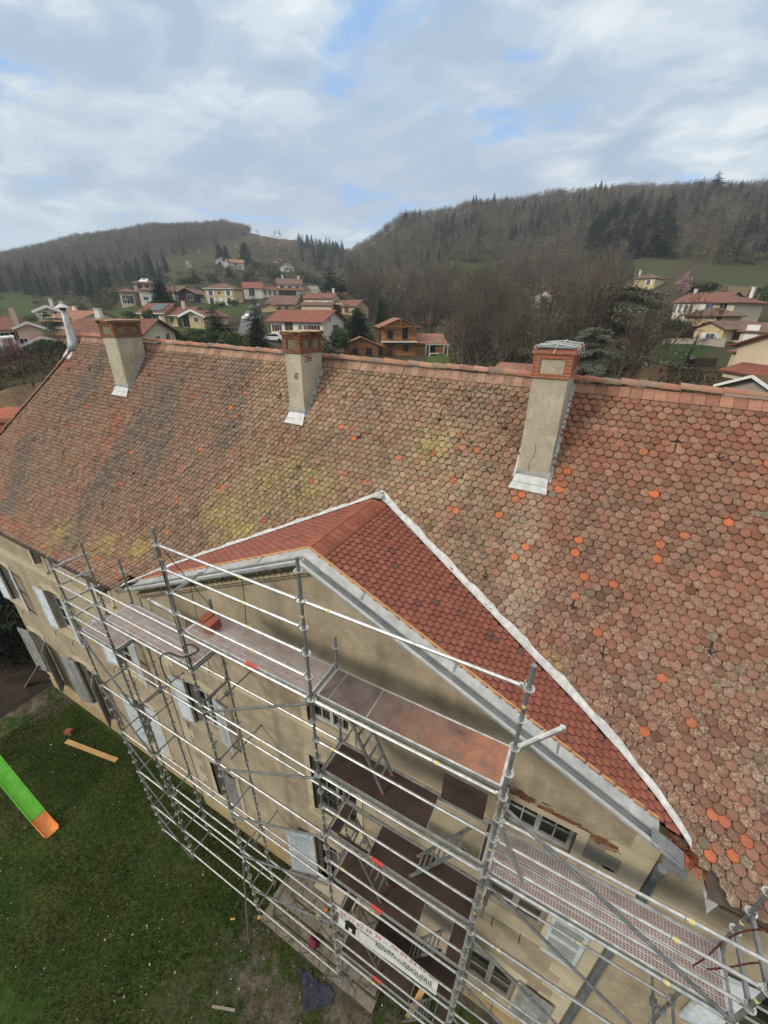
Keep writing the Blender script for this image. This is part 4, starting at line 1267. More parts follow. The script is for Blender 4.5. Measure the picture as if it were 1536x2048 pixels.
def sash(parent, cx, w, z0, z1, yf, cols, rows, mat='window frame paint', name='frame', ft=0.055, leaves=2):
    b = MB()
    xa, xb = cx-w/2+0.005, cx+w/2-0.005
    b.box2((xa, yf, z0+0.004), (xa+ft, yf+0.05, z1-0.004)); b.box2((xb-ft, yf, z0+0.004), (xb, yf+0.05, z1-0.004))
    b.box2((xa+ft, yf, z0+0.004), (xb-ft, yf+0.05, z0+ft+0.03)); b.box2((xa+ft, yf, z1-ft), (xb-ft, yf+0.05, z1-0.004))
    if leaves == 2: b.box2((cx-ft*0.8, yf-0.01, z0+ft+0.03), (cx+ft*0.8, yf+0.05, z1-ft))
    for i in range(1, cols):
        if leaves == 2 and i*2 == cols: continue
        x = xa+(xb-xa)*i/cols; b.box2((x-0.013, yf+0.01, z0+ft+0.03), (x+0.013, yf+0.045, z1-ft))
    for k in range(1, rows):
        z = z0+(z1-z0)*k/rows; b.box2((xa+ft, yf+0.012, z-0.013), (xb-ft, yf+0.043, z+0.013))
    b.build(name, mat, parent)
    b = MB(); b.box2((xa+0.01, yf+0.052, z0+0.01), (xb-0.01, yf+0.058, z1-0.01)); b.build('pane', 'dark glass', parent)

def holders(parent, xs, z, y):
    b = MB()
    for x in xs:
        b.path([(x, y+0.02, z), (x, y-0.17, z-0.01), (x+0.01, y-0.19, z-0.20)], 0.011, 5)
    b.build('shutter_stay', 'dark iron', parent)

def build_windows():
    for cx, w, z0, z1, wl_, kind in WIN:
        y = YP if wl_ == 'p' else YW
        b = MB()
        arch = kind in ('tall', 'leaf', 'cross', 'boarded') 
        surround(b, cx, w, z0, z1, y, arch, 0.17 if wl_ == 'p' else 0.13, kind not in ('door',))
        win = b.build('door' if kind == 'door' else 'window', 'pale stone', manor)
        yf = y+0.16
        if kind == 'attic':
            sash(win, cx, w, z0, z1, yf, 4 if wl_ == 'p' else 2, 2, 'window frame paint' if wl_ == 'p' else 'grey window frame', leaves=2 if wl_ == 'p' else 1)
        elif kind == 'tall':
            sash(win, cx, w, z0, z1, yf, 2, 4)
            sw = 0.63; zb = z0-0.06; zt = z1-0.10
            yy = y-0.055
            shutter(win, (cx-w/2-0.02, yy), (cx-w/2-0.02-sw, yy-0.06), zb, zt, 'shutter paint')
            shutter(win, (cx+w/2+0.02, yy), (cx+w/2+0.02+sw*0.96, yy-0.12), zb, zt, 'shutter paint')
            holders(win, (cx-w/2-0.28, cx+w/2-0.25), z0-0.16, y)
        elif kind == 'french':
            sash(win, cx, w, z0, z1, yf, 4, 5, 'grey window frame')
            b = MB()
            for i in range(13): b.tube((cx-w/2+0.06+i*(w-0.12)/12, y+0.03, z0+0.03), (cx-w/2+0.06+i*(w-0.12)/12, y+0.03, z0+0.98), 0.009, 5)
            for zz_ in (0.06, 0.84, 0.98): b.bar((cx-w/2, y+0.03, z0+zz_), (cx+w/2, y+0.03, z0+zz_), 0.02, 0.02)
            b.build('railing', 'dark iron', win)
        elif kind == 'cross':
            sash(win, cx, w, z0, z1, yf, 2, 3, 'grey window frame', ft=0.085)
            if z0 > -8:
                shutter(win, (cx+w/2+0.06, y-0.05), (cx+w/2+0.74, y-0.07), z0-0.28, z1-0.72+0.02, 'shutter paint')
            else:
                shutter(win, (cx+w/2+0.06, y-0.05), (cx+w/2+0.80, y-0.10), z0+0.25, z1-0.02, 'weathered shutter', False)
            holders(win, (cx-0.35, cx+0.25), z0-0.10, y)
        elif kind == 'boarded':
            sash(win, cx, w, z0, z1, yf, 2, 3, 'grey window frame')
            shutter(win, (cx+w/2-0.02, y+0.05), (cx-0.10, y+0.02), z0-0.02, z1-0.42, 'weathered shutter', False)
        elif kind == 'door':
            sash(win, cx, w, z0, z1, yf, 4, 3, 'grey window frame')
            shutter(win, (cx-w/2-0.02, y-0.04), (cx-w/2-0.88, y-0.30), z0+0.06, z1+0.02, 'shutter paint', False)
            b = MB(); b.box2((cx-w/2, YP-0.3, -11.2), (cx+w/2, YP+0.15, -11.16)); b.build('threshold', 'pale stone', win)
        elif kind == 'leaf':
            sash(win, cx, w, z0, z1, yf, 2, 4)
            if cx > -11 and cx < 0:
                shutter(win, (cx-w/2-0.01, y-0.05), (cx-w/2-0.70, y-0.12), z0, z1-0.12, 'shutter paint', False)
                shutter(win, (cx+w/2-0.02, y+0.02), (cx+0.06, y-0.04), z0, z1-0.12, 'shutter paint', False)
            else:
                shutter(win, (cx-w/2-0.02, y-0.05), (cx-w/2-0.76, y-0.20), z0, z1-0.10, 'weathered shutter', False)
                shutter(win, (cx+w/2+0.02, y-0.05), (cx+w/2+0.64, y-0.44), z0-0.05, z1-0.15, 'dark shutter', False)
build_windows()

# ------------------------------------------------------------------ perron of worn stone steps
per = thing('stone_steps', 'worn grey stone perron of four steps at the pavilion door', 'steps', (-0.93, 0.7, ZG))
rg = random.Random(9)
b = MB()
for i in range(4):
    x0, x1, y0 = -2.98+0.27*i, 1.14-0.05*i, -0.10+0.27*i
    zt = -11.8+0.2*i
    # treads laid as separate blocks with open joints
    x = x0
    while x < x1-0.02:
        L = min(rg.uniform(0.55, 0.95), x1-x)
        b.box2((x+0.006, y0+rg.uniform(0, 0.012), -12.3), (x+L-0.006, y0+0.40, zt+rg.uniform(-0.012, 0.006)))
        x += L
    b.box2((x0, y0+0.40, -12.3), (x0+0.40, 1.46, zt-0.004)); b.box2((x0+0.40, y0+0.40, -12.3), (x1, 1.46, zt-0.012-0.004*i))
st = b.build('tread', 'grey stone', per)
b = MB()
for i in range(1, 4):
    x0, x1, y0, z = -2.98+0.27*i, 1.14-0.05*i, -0.10+0.27*i, -11.8+0.2*(i-1)
    for k in range(60):
        x = rg.uniform(x0, x1); L = rg.uniform(0.05, 0.22)
        b.box((x, y0-0.015, z+0.012), (L, rg.uniform(0.03, 0.07), rg.uniform(0.02, 0.05)), Matrix.Rotation(rg.uniform(-0.1, 0.1), 3, 'Z'))
    for k in range(24):
        y = rg.uniform(y0, 1.4); b.box((x0-0.015, y, z+0.012), (rg.uniform(0.03, 0.07), rg.uniform(0.05, 0.2), rg.uniform(0.02, 0.05)))
b.build('moss', 'moss', st)

# ------------------------------------------------------------------ lawn around the manor
def lawn():
    n, m = 150, 110
    x = np.linspace(-19.0, 26, n); y = np.linspace(-34, 1.62, m)
    X, Y = np.meshgrid(x, y); Z = np.full(X.shape, ZG+0.03)+0.05*(fbm(X*0.6, Y*0.6, 4)-0.5)
    Z = np.where(Y > 1.2, ZG+0.03, Z)
    V = np.stack([X, Y, Z], -1).reshape(-1, 3)
    i = np.arange(m-1)[:, None]*n; j = np.arange(n-1)[None]
    F = np.stack([i+j, i+j+1, i+n+j+1, i+n+j], -1).reshape(-1, 4)
    C = V[F].mean(1)
    a, b_ = C[:, 0], C[:, 1]
    d = np.maximum.reduce([blob(a, b_, -1.6, -1.1, 1.7, 0.9), blob(a, b_, -0.2, -0.6, 1.3, 0.6), blob(a, b_, -3.0, -0.7, 0.6, 0.5), blob(a, b_, 1.2, -0.4, 1.4, 0.8), 0.35*blob(a, b_, -3.2, -2.6, 1.4, 0.9), 0.7*np.clip((a+8.5)/1.0, 0, 1)*np.clip((b_-1.0)/0.5, 0, 1), 1.3*np.clip((-16.6-a-0.5*np.clip(1.0-b_, 0, 3)+1.2*(fbm(a*0.8, b_*0.8, 12)-0.5))/1.2, 0, 1)])
    t = np.stack([np.clip(d*1.25, 0, 1)]*3, -1)
    o = np_mesh('lawn', V, F, 'lawn turf', tint=t, smooth=True); o['kind'] = 'structure'
    # bare earth at the far left
    b = MB(); b.quad((-60, -20, ZG+0.012), (-19.0, -20, ZG+0.012), (-19.0, 1.60, ZG+0.012), (-18.8, 12, ZG+0.012), (-60, 12, ZG+0.012))
    o = b.build('bare_earth', 'bare soil'); o['kind'] = 'structure'
    # grass blades, daisies and litter on the lawn: uncountable
    N = 90000
    gx = nrg.uniform(-17.8, 2.6, N); gy = nrg.uniform(-4.6, 1.45, N)
    pp = project(np.stack([gx, gy, np.full(N, ZG)], -1))
    dd = np.maximum.reduce([blob(gx, gy, -1.6, -1.1, 1.5, 0.8), blob(gx, gy, 0.2, -0.4, 1.6, 0.7)])
    k = (pp[:, 0] > -80) & (pp[:, 0] < 1150) & (pp[:, 1] < 2150) & (nrg.random(N) > dd*0.9) & ~((gx > -3.0) & (gx < 1.2) & (gy > -0.12))
    gx, gy = gx[k], gy[k]; n_ = len(gx)
    a = nrg.uniform(0, 6.283, n_); w = nrg.uniform(0.008, 0.022, n_); h = nrg.uniform(0.025, 0.075, n_)*(0.6+0.9*fbm(gx*0.8, gy*0.8, 8))
    lx, ly = nrg.normal(0, 0.03, n_), nrg.normal(0, 0.03, n_)
    V = np.stack([np.stack([gx-np.cos(a)*w, gy-np.sin(a)*w, np.full(n_, ZG+0.02)], -1), np.stack([gx+np.cos(a)*w, gy+np.sin(a)*w, np.full(n_, ZG+0.02)], -1), np.stack([gx+lx, gy+ly, ZG+0.03+h], -1)], 1).reshape(-1, 3)
    F = np.arange(3*n_).reshape(-1, 3)
    g = fbm(gx*0.5, gy*0.5, 21)[:, None]; r = nrg.random((n_, 1))
    t = (np.array((0.030, 0.066, 0.012))*(1-g)+np.array((0.105, 0.10, 0.036))*g)*(0.5+1.0*r)
    o = np_mesh('grass', V, F, 'grass blade', tint=t); o['kind'] = 'stuff'
    N = 1500
    gx = nrg.uniform(-16, 2.2, N); gy = nrg.uniform(-4.5, 0.6, N)
    k = (nrg.random(N) < 0.25+0.75*fbm(gx*0.5, gy*0.5, 3)) & ~((gx > -3.0) & (gx < 1.2) & (gy > -0.14)); gx, gy = gx[k], gy[k]; n_ = len(gx)
    a = nrg.uniform(0, 6.283, n_); s = nrg.uniform(0.007, 0.026, n_)*np.where(nrg.random(n_) > 0.94, 1.8, 1)
    z = ZG+0.075
    V = np.stack([np.stack([gx+np.cos(a+q)*s*(1 if i % 2 else 0.6), gy+np.sin(a+q)*s*(1 if i % 2 else 0.6), np.full(n_, z)+nrg.normal(0, 0.008, n_)], -1) for i, q in enumerate((0, 1.57, 3.14, 4.71))], 1).reshape(-1, 3)
    t = np.where(nrg.random((n_, 1)) > 0.45, np.array((0.55, 0.54, 0.46)), np.array((0.28, 0.22, 0.13)))*(0.7+0.4*nrg.random((n_, 1)))
    o = np_mesh('litter', V, np.arange(4*n_).reshape(-1, 4), 'grass blade', tint=t); o['kind'] = 'stuff'
lawn()
# ------------------------------------------------------------------ modular scaffolding in front of the pavilion
scaf = thing('scaffolding', 'galvanised modular scaffolding with stepped decks standing before the pavilion', 'scaffolding', (-0.9, 0.37, ZG))
XS = {'A': -7.746, 'B': -6.178, 'C': -3.105, 'D': 0.0, 'E': 3.075, 'F': 6.10}
DY = 0.732
TOP = {('A', 0): 0.28, ('A', 1): 0.10, ('B', 0): 0.25, ('B', 1): 0.35, ('C', 0): 2.28, ('C', 1): 0.30, ('D', 0): 2.72, ('D', 1): 0.72, ('E', 0): 2.28, ('E', 1): -0.25, ('F', 0): 0.3, ('F', 1): 0.4}
BASE = {'A': -12.0, 'B': -12.0, 'C': -12.0, 'D': -11.8, 'E': -12.0, 'F': -12.0}
def rosette(b, x, y, z):
    n = 14; ro, ri = 0.066, 0.046
    vs = []; fs = []
    for zz_ in (z-0.005, z+0.005):
        for rr in (ro, ri):
            for k in range(n):
                a = 2*math.pi*k/n; vs.append(Vector((x+rr*math.cos(a), y+rr*math.sin(a), zz_)))
    for k in range(n):
        q = (k+1) % n
        fs += [(k, q, n+q, n+k), (2*n+k, 3*n+k, 3*n+q, 2*n+q), (k, 2*n+k, 2*n+q, q), (n+k, n+q, 3*n+q, 3*n+k)]
    b._add(vs, fs)
    for k in range(8):
        a = 2*math.pi*k/8+0.2
        b.bar((x+0.02*math.cos(a), y+0.02*math.sin(a), z), (x+0.05*math.cos(a), y+0.05*math.sin(a), z), 0.012, 0.009)
def standard(key, row):
    x = XS[key]; y = DY*row; zt = TOP[(key, row)]; zb = BASE[key] if (row == 0 or key != 'D') else -11.4
    b = MB()
    b.cur = 0
    b.tube((x, y, zb+0.25), (x, y, zt), 0.0245, 10)
    b.tube((x, y, zt-0.20), (x, y, zt+0.001), 0.0205, 10)
    b.tube((x, y, zb+0.02), (x, y, zb+0.30), 0.018, 8); b.tube((x, y, zb+0.24), (x, y, zb+0.32), 0.036, 8)
    b.box((x, y, zb+0.012), (0.15, 0.15, 0.014))
    z = math.floor((zt-0.1)*2)/2
    while z > zb+0.3:
        b.cur = 1; rosette(b, x, y, z)
        b.cur = 0
        if abs((z*2) % 4) < 0.1: b.tube((x, y, z+0.12), (x, y, z+0.34), 0.029, 10)
        if int(abs(z*2)) % 4 == 3: b.cur = 2; b.tube((x, y, z+0.20), (x, y, z+0.245), 0.0262, 10)
        z -= 0.5
    o = b.build('standard', ['dull steel', 'galvanised', 'yellow tape'], scaf)
    b = MB()
    return o
for key in 'ABCDEF':
    for row in (0, 1): standard(key, row)

def ledger(name, a, b_, za, y=0.0, tape=None, zb=None):
    xa, xb = XS[a]+0.055, XS[b_]-0.055
    zb = za if zb is None else zb
    b = MB()
    b.tube((xa+0.03, y, za), (xb-0.03, y, zb), 0.0242, 10)
    for x, s, z in ((xa, 1, za), (xb, -1, zb)):
        b.box((x+s*0.005, y, z), (0.075, 0.036, 0.064)); b.box((x-s*0.005, y, z+0.05), (0.012, 0.034, 0.075))
    if tape is not None:
        xt = xa+(xb-xa)*tape
        b.cur = 1; b.tube((xt, y, za+(zb-za)*tape), (xt+0.055, y, za+(zb-za)*tape), 0.0262, 10)
        b.cur = 2; b.tube((xt-0.04, y, za+(zb-za)*tape), (xt-0.025, y, za+(zb-za)*tape), 0.0258, 10)
    return b.build(name, ['galvanised', 'yellow tape', 'dull steel'], scaf)
tp = random.Random(4)
def tapes(): return tp.choice([0.10, 0.55, 0.70, 0.35, None])
# guard rails
for z in (0.0, -0.5, -1.0, -1.5): ledger('guard_rail', 'A', 'B', z, 0, tapes())
for z in (0.0, -0.5): ledger('guard_rail', 'B', 'C', z, 0, tapes())
for z in (2.0, 1.5, 1.0, 0.5): ledger('guard_rail', 'C', 'D', z, 0, 0.62)
ledger('guard_rail', 'D', 'E', 2.0, 0, 0.13)
for z in (-0.5, -1.0, -1.5): ledger('guard_rail', 'E', 'F', z, 0, 0.72)
for z in (-1.0, -3.0, -5.0, -7.0, -9.0): ledger('guard_rail', 'D', 'E', z, 0, tapes())
# ledgers, front and rear
for z in (-2.0, -4.0, -6.0, -8.0, -10.0, -11.5):
    for a, b_ in ('AB', 'BC', 'CD'):
        if z == -2.0 and a == 'A': continue
        ledger('ledger', a, b_, z, 0, tapes())
        if z > -11 or a != 'C': ledger('ledger', a, b_, z if z > -11 else -11.5, DY, tapes())
for z in (0.0, -2.0, -4.0, -6.0, -8.0, -10.0):
    ledger('ledger', 'D', 'E', z, 0, tapes())
    if z < 0: ledger('ledger', 'D', 'E', z, DY, tapes())
for z in (-4.0, -6.0, -8.0, -10.0):
    ledger('ledger', 'E', 'F', z, 0, 0.14); ledger('ledger', 'E', 'F', z, DY, tapes())
ledger('ledger', 'A', 'B', -2.0, 0, 0.45); ledger('ledger', 'B', 'C', -1.0, 0, 0.11); ledger('ledger', 'C', 'D', 0.0, 0, 0.10); ledger('ledger', 'E', 'F', -2.0, 0, 0.78)
ledger('ledger', 'B', 'C', -1.0, DY); ledger('ledger', 'C', 'D', 0.0, DY); ledger('ledger', 'E', 'F', -2.0, DY)
# transoms
def transom(name, key, z, mat='dull steel', flat=False):
    x = XS[key]; b = MB()
    if flat: b.bar((x, 0.05, z), (x, DY-0.05, z), 0.045, 0.052); b.bar((x, 0.09, z+0.028), (x, DY-0.09, z+0.028), 0.026, 0.006)
    else: b.tube((x, 0.06, z), (x, DY-0.06, z), 0.0242, 8)
    for y, s in ((0.05, 1), (DY-0.05, -1)): b.box((x, y, z), (0.036, 0.07, 0.066)); b.box((x, y-s*0.01, z+0.05), (0.03, 0.012, 0.085))
    return b.build(name, mat, scaf)
for z in (0.0, -0.5, -1.0, -1.5): transom('end_rail', 'A', z, 'galvanised', True)
for key, zs in (('A', (-2, -4, -6, -8, -10, -11.5)), ('B', (-1, -2, -4, -6, -8, -10, -11.5)), ('C', (-1, 0, -2, -4, -6, -8, -10, -11.5)), ('D', (0, -2, -4, -6, -8, -10)), ('E', (0, -2, -4, -6, -8, -10)), ('F', (-2, -4, -6, -8, -10))):
    for z in zs: transom('transom', key, float(z), flat=(z >= -2))
for z in (-0.5, -1.0, -1.5): transom('end_rail', 'F', z, 'dull steel', True)
# diagonals
def brace(p, q):
    b = MB(); p, q = Vector(p), Vector(q)
    b.tube(p, q, 0.0242, 10)
    d = (q-p).normalized()
    for e, s in ((p, 1), (q, -1)): b.box(e+Vector((0, 0.025, 0)), (0.07, 0.06, 0.08)); b.tube(e+d*s*0.42, e+d*s*0.47, 0.029, 10)
    return b.build('diagonal_brace', 'dull steel', scaf)
for k in range(6):
    z = -2*k
    if k < 5: brace((XS['C']+0.06, -0.05, z-2.15), (XS['D']-0.06, -0.05, z-0.08))
for k in range(1, 6): brace((XS['A']+0.05, -0.05, -2*k-0.08), (XS['B']-0.05, -0.05, (-2*k-1.9) if k < 5 else -11.85))
for k in range(5): brace((XS['E']+0.06, -0.05, -2*k-0.12), (XS['F']-0.06, -0.05, -2*k-1.88))
brace((XS['C']-0.02, -0.06, -8.6), (-2.95, -0.66, -11.98))
# loose brackets and wall ties
def loose(p, q, w=0.05):
    b = MB(); b.bar(p, q, w, 0.045); d = (Vector(q)-Vector(p)).normalized()
    b.bar(Vector(p)+d*0.06+Vector((0, 0, 0.025)), Vector(q)-d*0.06+Vector((0, 0, 0.025)), 0.022, 0.008)
    for e in (p, q): b.box(e, (0.06, 0.05, 0.07))
    return b.build('loose_transom', 'galvanised', scaf)
loose((3.12, 0.03, 1.0), (3.53, 0.36, 1.20))
loose((-3.09, 0.03, 0.98), (-2.60, 0.34, 1.38))
loose((-3.16, -0.01, 0.47), (-3.74, -0.08, 0.62))
loose((3.13, -0.04, -0.56), (3.58, -0.02, -1.56))
def tie(x, z, y0, y1=1.50):
    b = MB(); b.tube((x, y0, z), (x, y1, z), 0.022, 8); b.box((x, DY, z), (0.09, 0.10, 0.09)); b.tube((x, y1-0.04, z), (x, y1, z), 0.035, 8)
    return b.build('wall_tie', 'dull steel', scaf)
for x, z, y0 in ((-3.24, -2.52, 0.45), (-3.24, -4.58, 0.42), (-3.24, -8.70, 0.50), (-0.14, -2.5, 0.42), (-0.14, -6.4, 0.45), (3.2, -4.5, 0.45), (3.2, -8.4, 0.45), (-7.6, -6.3, 0.2), (-6.3, -4.2, 0.3), (5.95, -4.4, 0.4)): tie(x, z, y0, 1.64 if x < -7.35 or x > 5.4 else 1.5)

# ------------------------------------------------------------------ decks
def steel_deck(a, b_, z, red=False):
    xa, xb = XS[a]+0.05, XS[b_]-0.05
    o = None
    for y0, y1 in ((0.045, 0.355), (0.370, 0.685)):
        b = MB(); zt = z+0.052
        b.box2((xa, y0, zt-0.008), (xb, y1, zt))
        b.cur = 1
        for y in (y0, y1): b.box2((xa, y-0.012, z-0.03), (xb, y+0.012, zt+0.004))
        for x in (xa, xb): b.box2((x-0.02, y0, z-0.01), (x+0.02, y1, zt+0.003))
        for y in (y0+0.10, y1-0.10): b.bar((xa+0.03, y, zt+0.001), (xb-0.03, y, zt+0.001), 0.008, 0.006)
        if red and y0 < 0.1: b.cur = 2; b.box2((xa+1.60, y0-0.016, z+0.005), (xa+1.86, y0+0.016, zt+0.0055))
        b.build('steel_deck', ['perforated steel', 'galvanised', 'red tape'], scaf)
steel_deck('A', 'B', -2.0); steel_deck('B', 'C', -1.0); steel_deck('C', 'D', 0.0, True); steel_deck('E', 'F', -2.0)
def ply_deck(z, pieces, mat='brown plywood', hatch=None, ladder=None, red=False):
    b = MB(); zt = z+0.055
    for xa, xb in pieces: b.box2((xa, 0.10, zt-0.012), (xb, 0.67, zt))
    b.cur = 1
    for y in (0.085, 0.685): b.box2((0.05, y-0.014, z-0.05), (3.03, y+0.014, zt+0.006))
    for x in (0.055, 3.02): b.box2((x-0.018, 0.10, z-0.03), (x+0.018, 0.67, zt+0.004))
    for xa, xb in pieces:
        for x in (xa, xb): b.box2((x-0.006, 0.10, zt-0.02), (x+0.006, 0.67, zt+0.0025))
    if red: b.cur = 2; b.box2((1.05, 0.066, z-0.02), (1.32, 0.105, zt+0.007))
    o = b.build('access_deck', [mat, 'galvanised', 'red tape'], scaf)
    if hatch:
        b = MB(); (xa, xb, y0, y1, zl) = hatch
        b.slab([(xa, y0, zt+0.012), (xb, y0, zt+0.012), (xb, y1, zt+zl), (xa, y1, zt+zl)], (0, 0.014, 0))
        b.build('hatch_lid', 'brown plywood', o)
    if ladder:
        (xf, xt, y0, y1, zf, zt_) = ladder
        b = MB()
        for y in (y0, y1): b.bar((xf, y, zf), (xt, y, zt_), 0.022, 0.055)
        m = 8
        for i in range(1, m):
            t = i/m; b.bar((xf+(xt-xf)*t, y0, zf+(zt_-zf)*t), (xf+(xt-xf)*t, y1, zf+(zt_-zf)*t), 0.035, 0.022)
        b.build('ladder', 'dull steel', o)
        b = MB()
        for y in (y0, y1): b.box((xf, y, zf+0.02), (0.045, 0.03, 0.04))
        b.build('ladder_foot', 'terracotta brick', o)
    return o
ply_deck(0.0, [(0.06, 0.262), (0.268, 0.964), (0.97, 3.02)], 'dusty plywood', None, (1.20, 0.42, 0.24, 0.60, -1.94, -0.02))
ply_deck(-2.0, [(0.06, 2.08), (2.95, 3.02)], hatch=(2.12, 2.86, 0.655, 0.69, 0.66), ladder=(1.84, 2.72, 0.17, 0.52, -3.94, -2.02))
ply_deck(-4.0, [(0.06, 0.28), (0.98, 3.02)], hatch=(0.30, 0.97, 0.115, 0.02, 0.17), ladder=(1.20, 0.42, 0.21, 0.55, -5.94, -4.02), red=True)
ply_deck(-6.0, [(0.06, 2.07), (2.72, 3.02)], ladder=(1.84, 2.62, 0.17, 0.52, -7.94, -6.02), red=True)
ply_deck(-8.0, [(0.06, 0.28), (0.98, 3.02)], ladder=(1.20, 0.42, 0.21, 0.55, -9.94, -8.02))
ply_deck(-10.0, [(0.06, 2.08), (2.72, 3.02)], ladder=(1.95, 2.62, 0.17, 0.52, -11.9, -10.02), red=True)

# ------------------------------------------------------------------ banner with its lettering, tied between two standards
ban = thing('banner', 'white roofing firm banner with phone numbers tied to the scaffolding', 'banner', (1.44, -0.03, -7.9))
def bpt(u, v, o=0.0):
    """u 0..1 left to right, v 0..1 bottom to top"""
    x = 0.20+2.51*u
    top = -6.77; bot = -7.84+0.18*u
    sag = -0.05*math.sin(math.pi*u)*v
    z = bot+(top-bot)*v+sag
    y = -0.035-0.03*math.sin(6.0*u+1.5)*0.6-0.02*math.sin(9*v+4*u)-o
    return Vector((x, y, z))
b = MB(); n, m = 40, 12
vs = [bpt(i/n, k/m) for k in range(m+1) for i in range(n+1)]
b._add(vs, [(k*(n+1)+i, k*(n+1)+i+1, (k+1)*(n+1)+i+1, (k+1)*(n+1)+i) for k in range(m) for i in range(n)])
b._add([v+Vector((0, 0.004, 0)) for v in vs], [(k*(n+1)+i, (k+1)*(n+1)+i, (k+1)*(n+1)+i+1, k*(n+1)+i+1) for k in range(m) for i in range(n)])
cloth = b.build('cloth', 'white banner', ban, smooth=True, fix=False)
def banner_text(txt, u0, u1, v0, v1, mat, name='lettering'):
    cu = bpy.data.curves.new(name, 'FONT'); cu.body = txt; cu.resolution_u = 3
    tmp = bpy.data.objects.new(name, cu); COL.objects.link(tmp)
    dg = bpy.context.evaluated_depsgraph_get(); dg.update()
    me = bpy.data.meshes.new_from_object(tmp.evaluated_get(dg))
    bpy.data.objects.remove(tmp); bpy.data.curves.remove(cu)
    xs = [v.co.x for v in me.vertices]; ys = [v.co.y for v in me.vertices]
    x0, x1, y0, y1 = min(xs), max(xs), min(ys), max(ys)
    W = Vector(ban['_w'])
    for v in me.vertices:
        u = u0+(u1-u0)*(v.co.x-x0)/(x1-x0); w = v0+(v1-v0)*(v.co.y-y0)/(y1-y0)
        v.co = bpt(u, w, 0.006)-W
    me.materials.clear(); me.materials.append(MATS[mat])
    o = bpy.data.objects.new(name, me); COL.objects.link(o); o.parent = cloth; o['_w'] = ban['_w']
    return o
banner_text('04 77 62 46 30  -  06 89 52 03 80', 0.035, 0.975, 0.80, 0.93, 'banner red')
banner_text('COUVERTURE  -  ZINGUERIE', 0.24, 0.955, 0.47, 0.65, 'banner black')
banner_text('RENOVATION', 0.40, 0.74, 0.22, 0.40, 'banner black')
b = MB()
def bp(pts, o=0.006): b._add([bpt(u, v, o) for u, v in pts], [tuple(range(len(pts)))])
bp([(0.055, 0.40), (0.115, 0.68), (0.165, 0.68), (0.205, 0.44), (0.19, 0.42), (0.19, 0.16), (0.15, 0.16), (0.15, 0.30), (0.115, 0.30), (0.115, 0.16), (0.075, 0.16), (0.075, 0.40)])
b.build('house_emblem', 'banner black', cloth, fix=False)
b = MB(); 
for u in (0.012, 0.03, 0.05): bp([(u, 0.42), (u+0.004, 0.42), (u+0.004, 0.72), (u, 0.72)])
bp([(0.215, 0.14), (0.22, 0.14), (0.22, 0.60), (0.215, 0.60)])
b.build('emblem_line', 'banner grey', cloth, fix=False)
b = MB()
pts = [(0.70, 0.16), (0.715, 0.27), (0.735, 0.22), (0.75, 0.30), (0.77, 0.26), (0.79, 0.30), (0.81, 0.20), (0.835, 0.25), (0.85, 0.12)]
for a, c in zip(pts[:-1], pts[1:]): b.bar(bpt(*a, 0.006), bpt(*c, 0.006), 0.008, 0.008, (0, 1, 0))
b.build('emblem_line', 'banner grey', cloth)

# ------------------------------------------------------------------ things lying on the decks
t_ = thing('tile_stack', 'two short stacks of new red clay tiles on the upper steel deck', 'tile stack', (-2.76, 0.36, 0.056))
for j, (x, y, rz) in enumerate(((-2.84, 0.40, 0.1), (-2.62, 0.35, 0.1))):
    b = MB(); R = Matrix.Rotation(rz, 3, 'Z')
    for i in range(9):
        b.box((x+rng.uniform(-0.006, 0.006), y+rng.uniform(-0.008, 0.008), 0.065+i*0.021), (0.17, 0.27, 0.0175), R)
    b.build('tile_pile', 'terracotta brick', t_)
def cord(name, pts, r, mat, label, cat, n=6):
    # smooth the polyline a little before sweeping it
    P = [Vector(p) for p in pts]; Q = []
    for i in range(len(P)-1):
        p0, p1, p2, p3 = P[max(i-1, 0)], P[i], P[i+1], P[min(i+2, len(P)-1)]
        for k in range(4):
            t = k/4
            Q.append(0.5*((2*p1)+(p2-p0)*t+(2*p0-5*p1+4*p2-p3)*t*t+(3*p1-p0-3*p2+p3)*t**3))
    Q.append(P[-1])
    b = MB(); b.path(Q, r, n); o = b.build(name, mat, smooth=True)
    return tag(o, label, cat)
cord('rope', [(-3.09, 0.02, 2.05), (-3.07, 0.2, 1.5), (-2.98, 0.45, 0.75), (-2.93, 0.62, 0.25), (-2.95, 0.66, 0.09)], 0.008, 'black rubber', 'thin black rope slung from the standard down to the tile stacks', 'rope')
cord('rope', [(-3.16, 0.0, 2.0), (-3.10, -0.04, 1.2), (-3.15, -0.03, 0.3), (-3.12, -0.04, -0.6), (-3.16, -0.03, -0.95)], 0.008, 'black rubber', 'thin black rope hanging straight down along the scaffold standard', 'rope')
cord('cord', [(-4.02, 0.98, 0.16), (-4.05, 0.97, -0.3), (-4.03, 0.96, -0.85)], 0.007, 'black rubber', 'dark cord hanging from the gutter left of the tile stacks', 'cord')
cord('cord', [(-2.33, 0.98, 0.98), (-2.36, 0.97, 0.4), (-2.43, 0.96, -0.22)], 0.007, 'black rubber', 'dark cord hanging from the gutter right of the tile stacks', 'cord')
cord('cable', [(-3.05, -0.03, -0.62), (-3.22, 0.1, -0.88), (-3.60, 0.25, -0.93), (-3.78, 0.35, -0.935), (-3.66, 0.45, -0.93), (-3.40, 0.40, -0.935), (-3.52, 0.12, -0.93), (-3.9, 0.05, -0.93), (-4.02, -0.05, -1.0), (-4.10, -0.06, -1.3), (-4.05, -0.06, -1.6), (-3.95, -0.05, -1.75)], 0.012, 'black rubber', 'black power cable looped over the edge of the steel deck', 'cable')
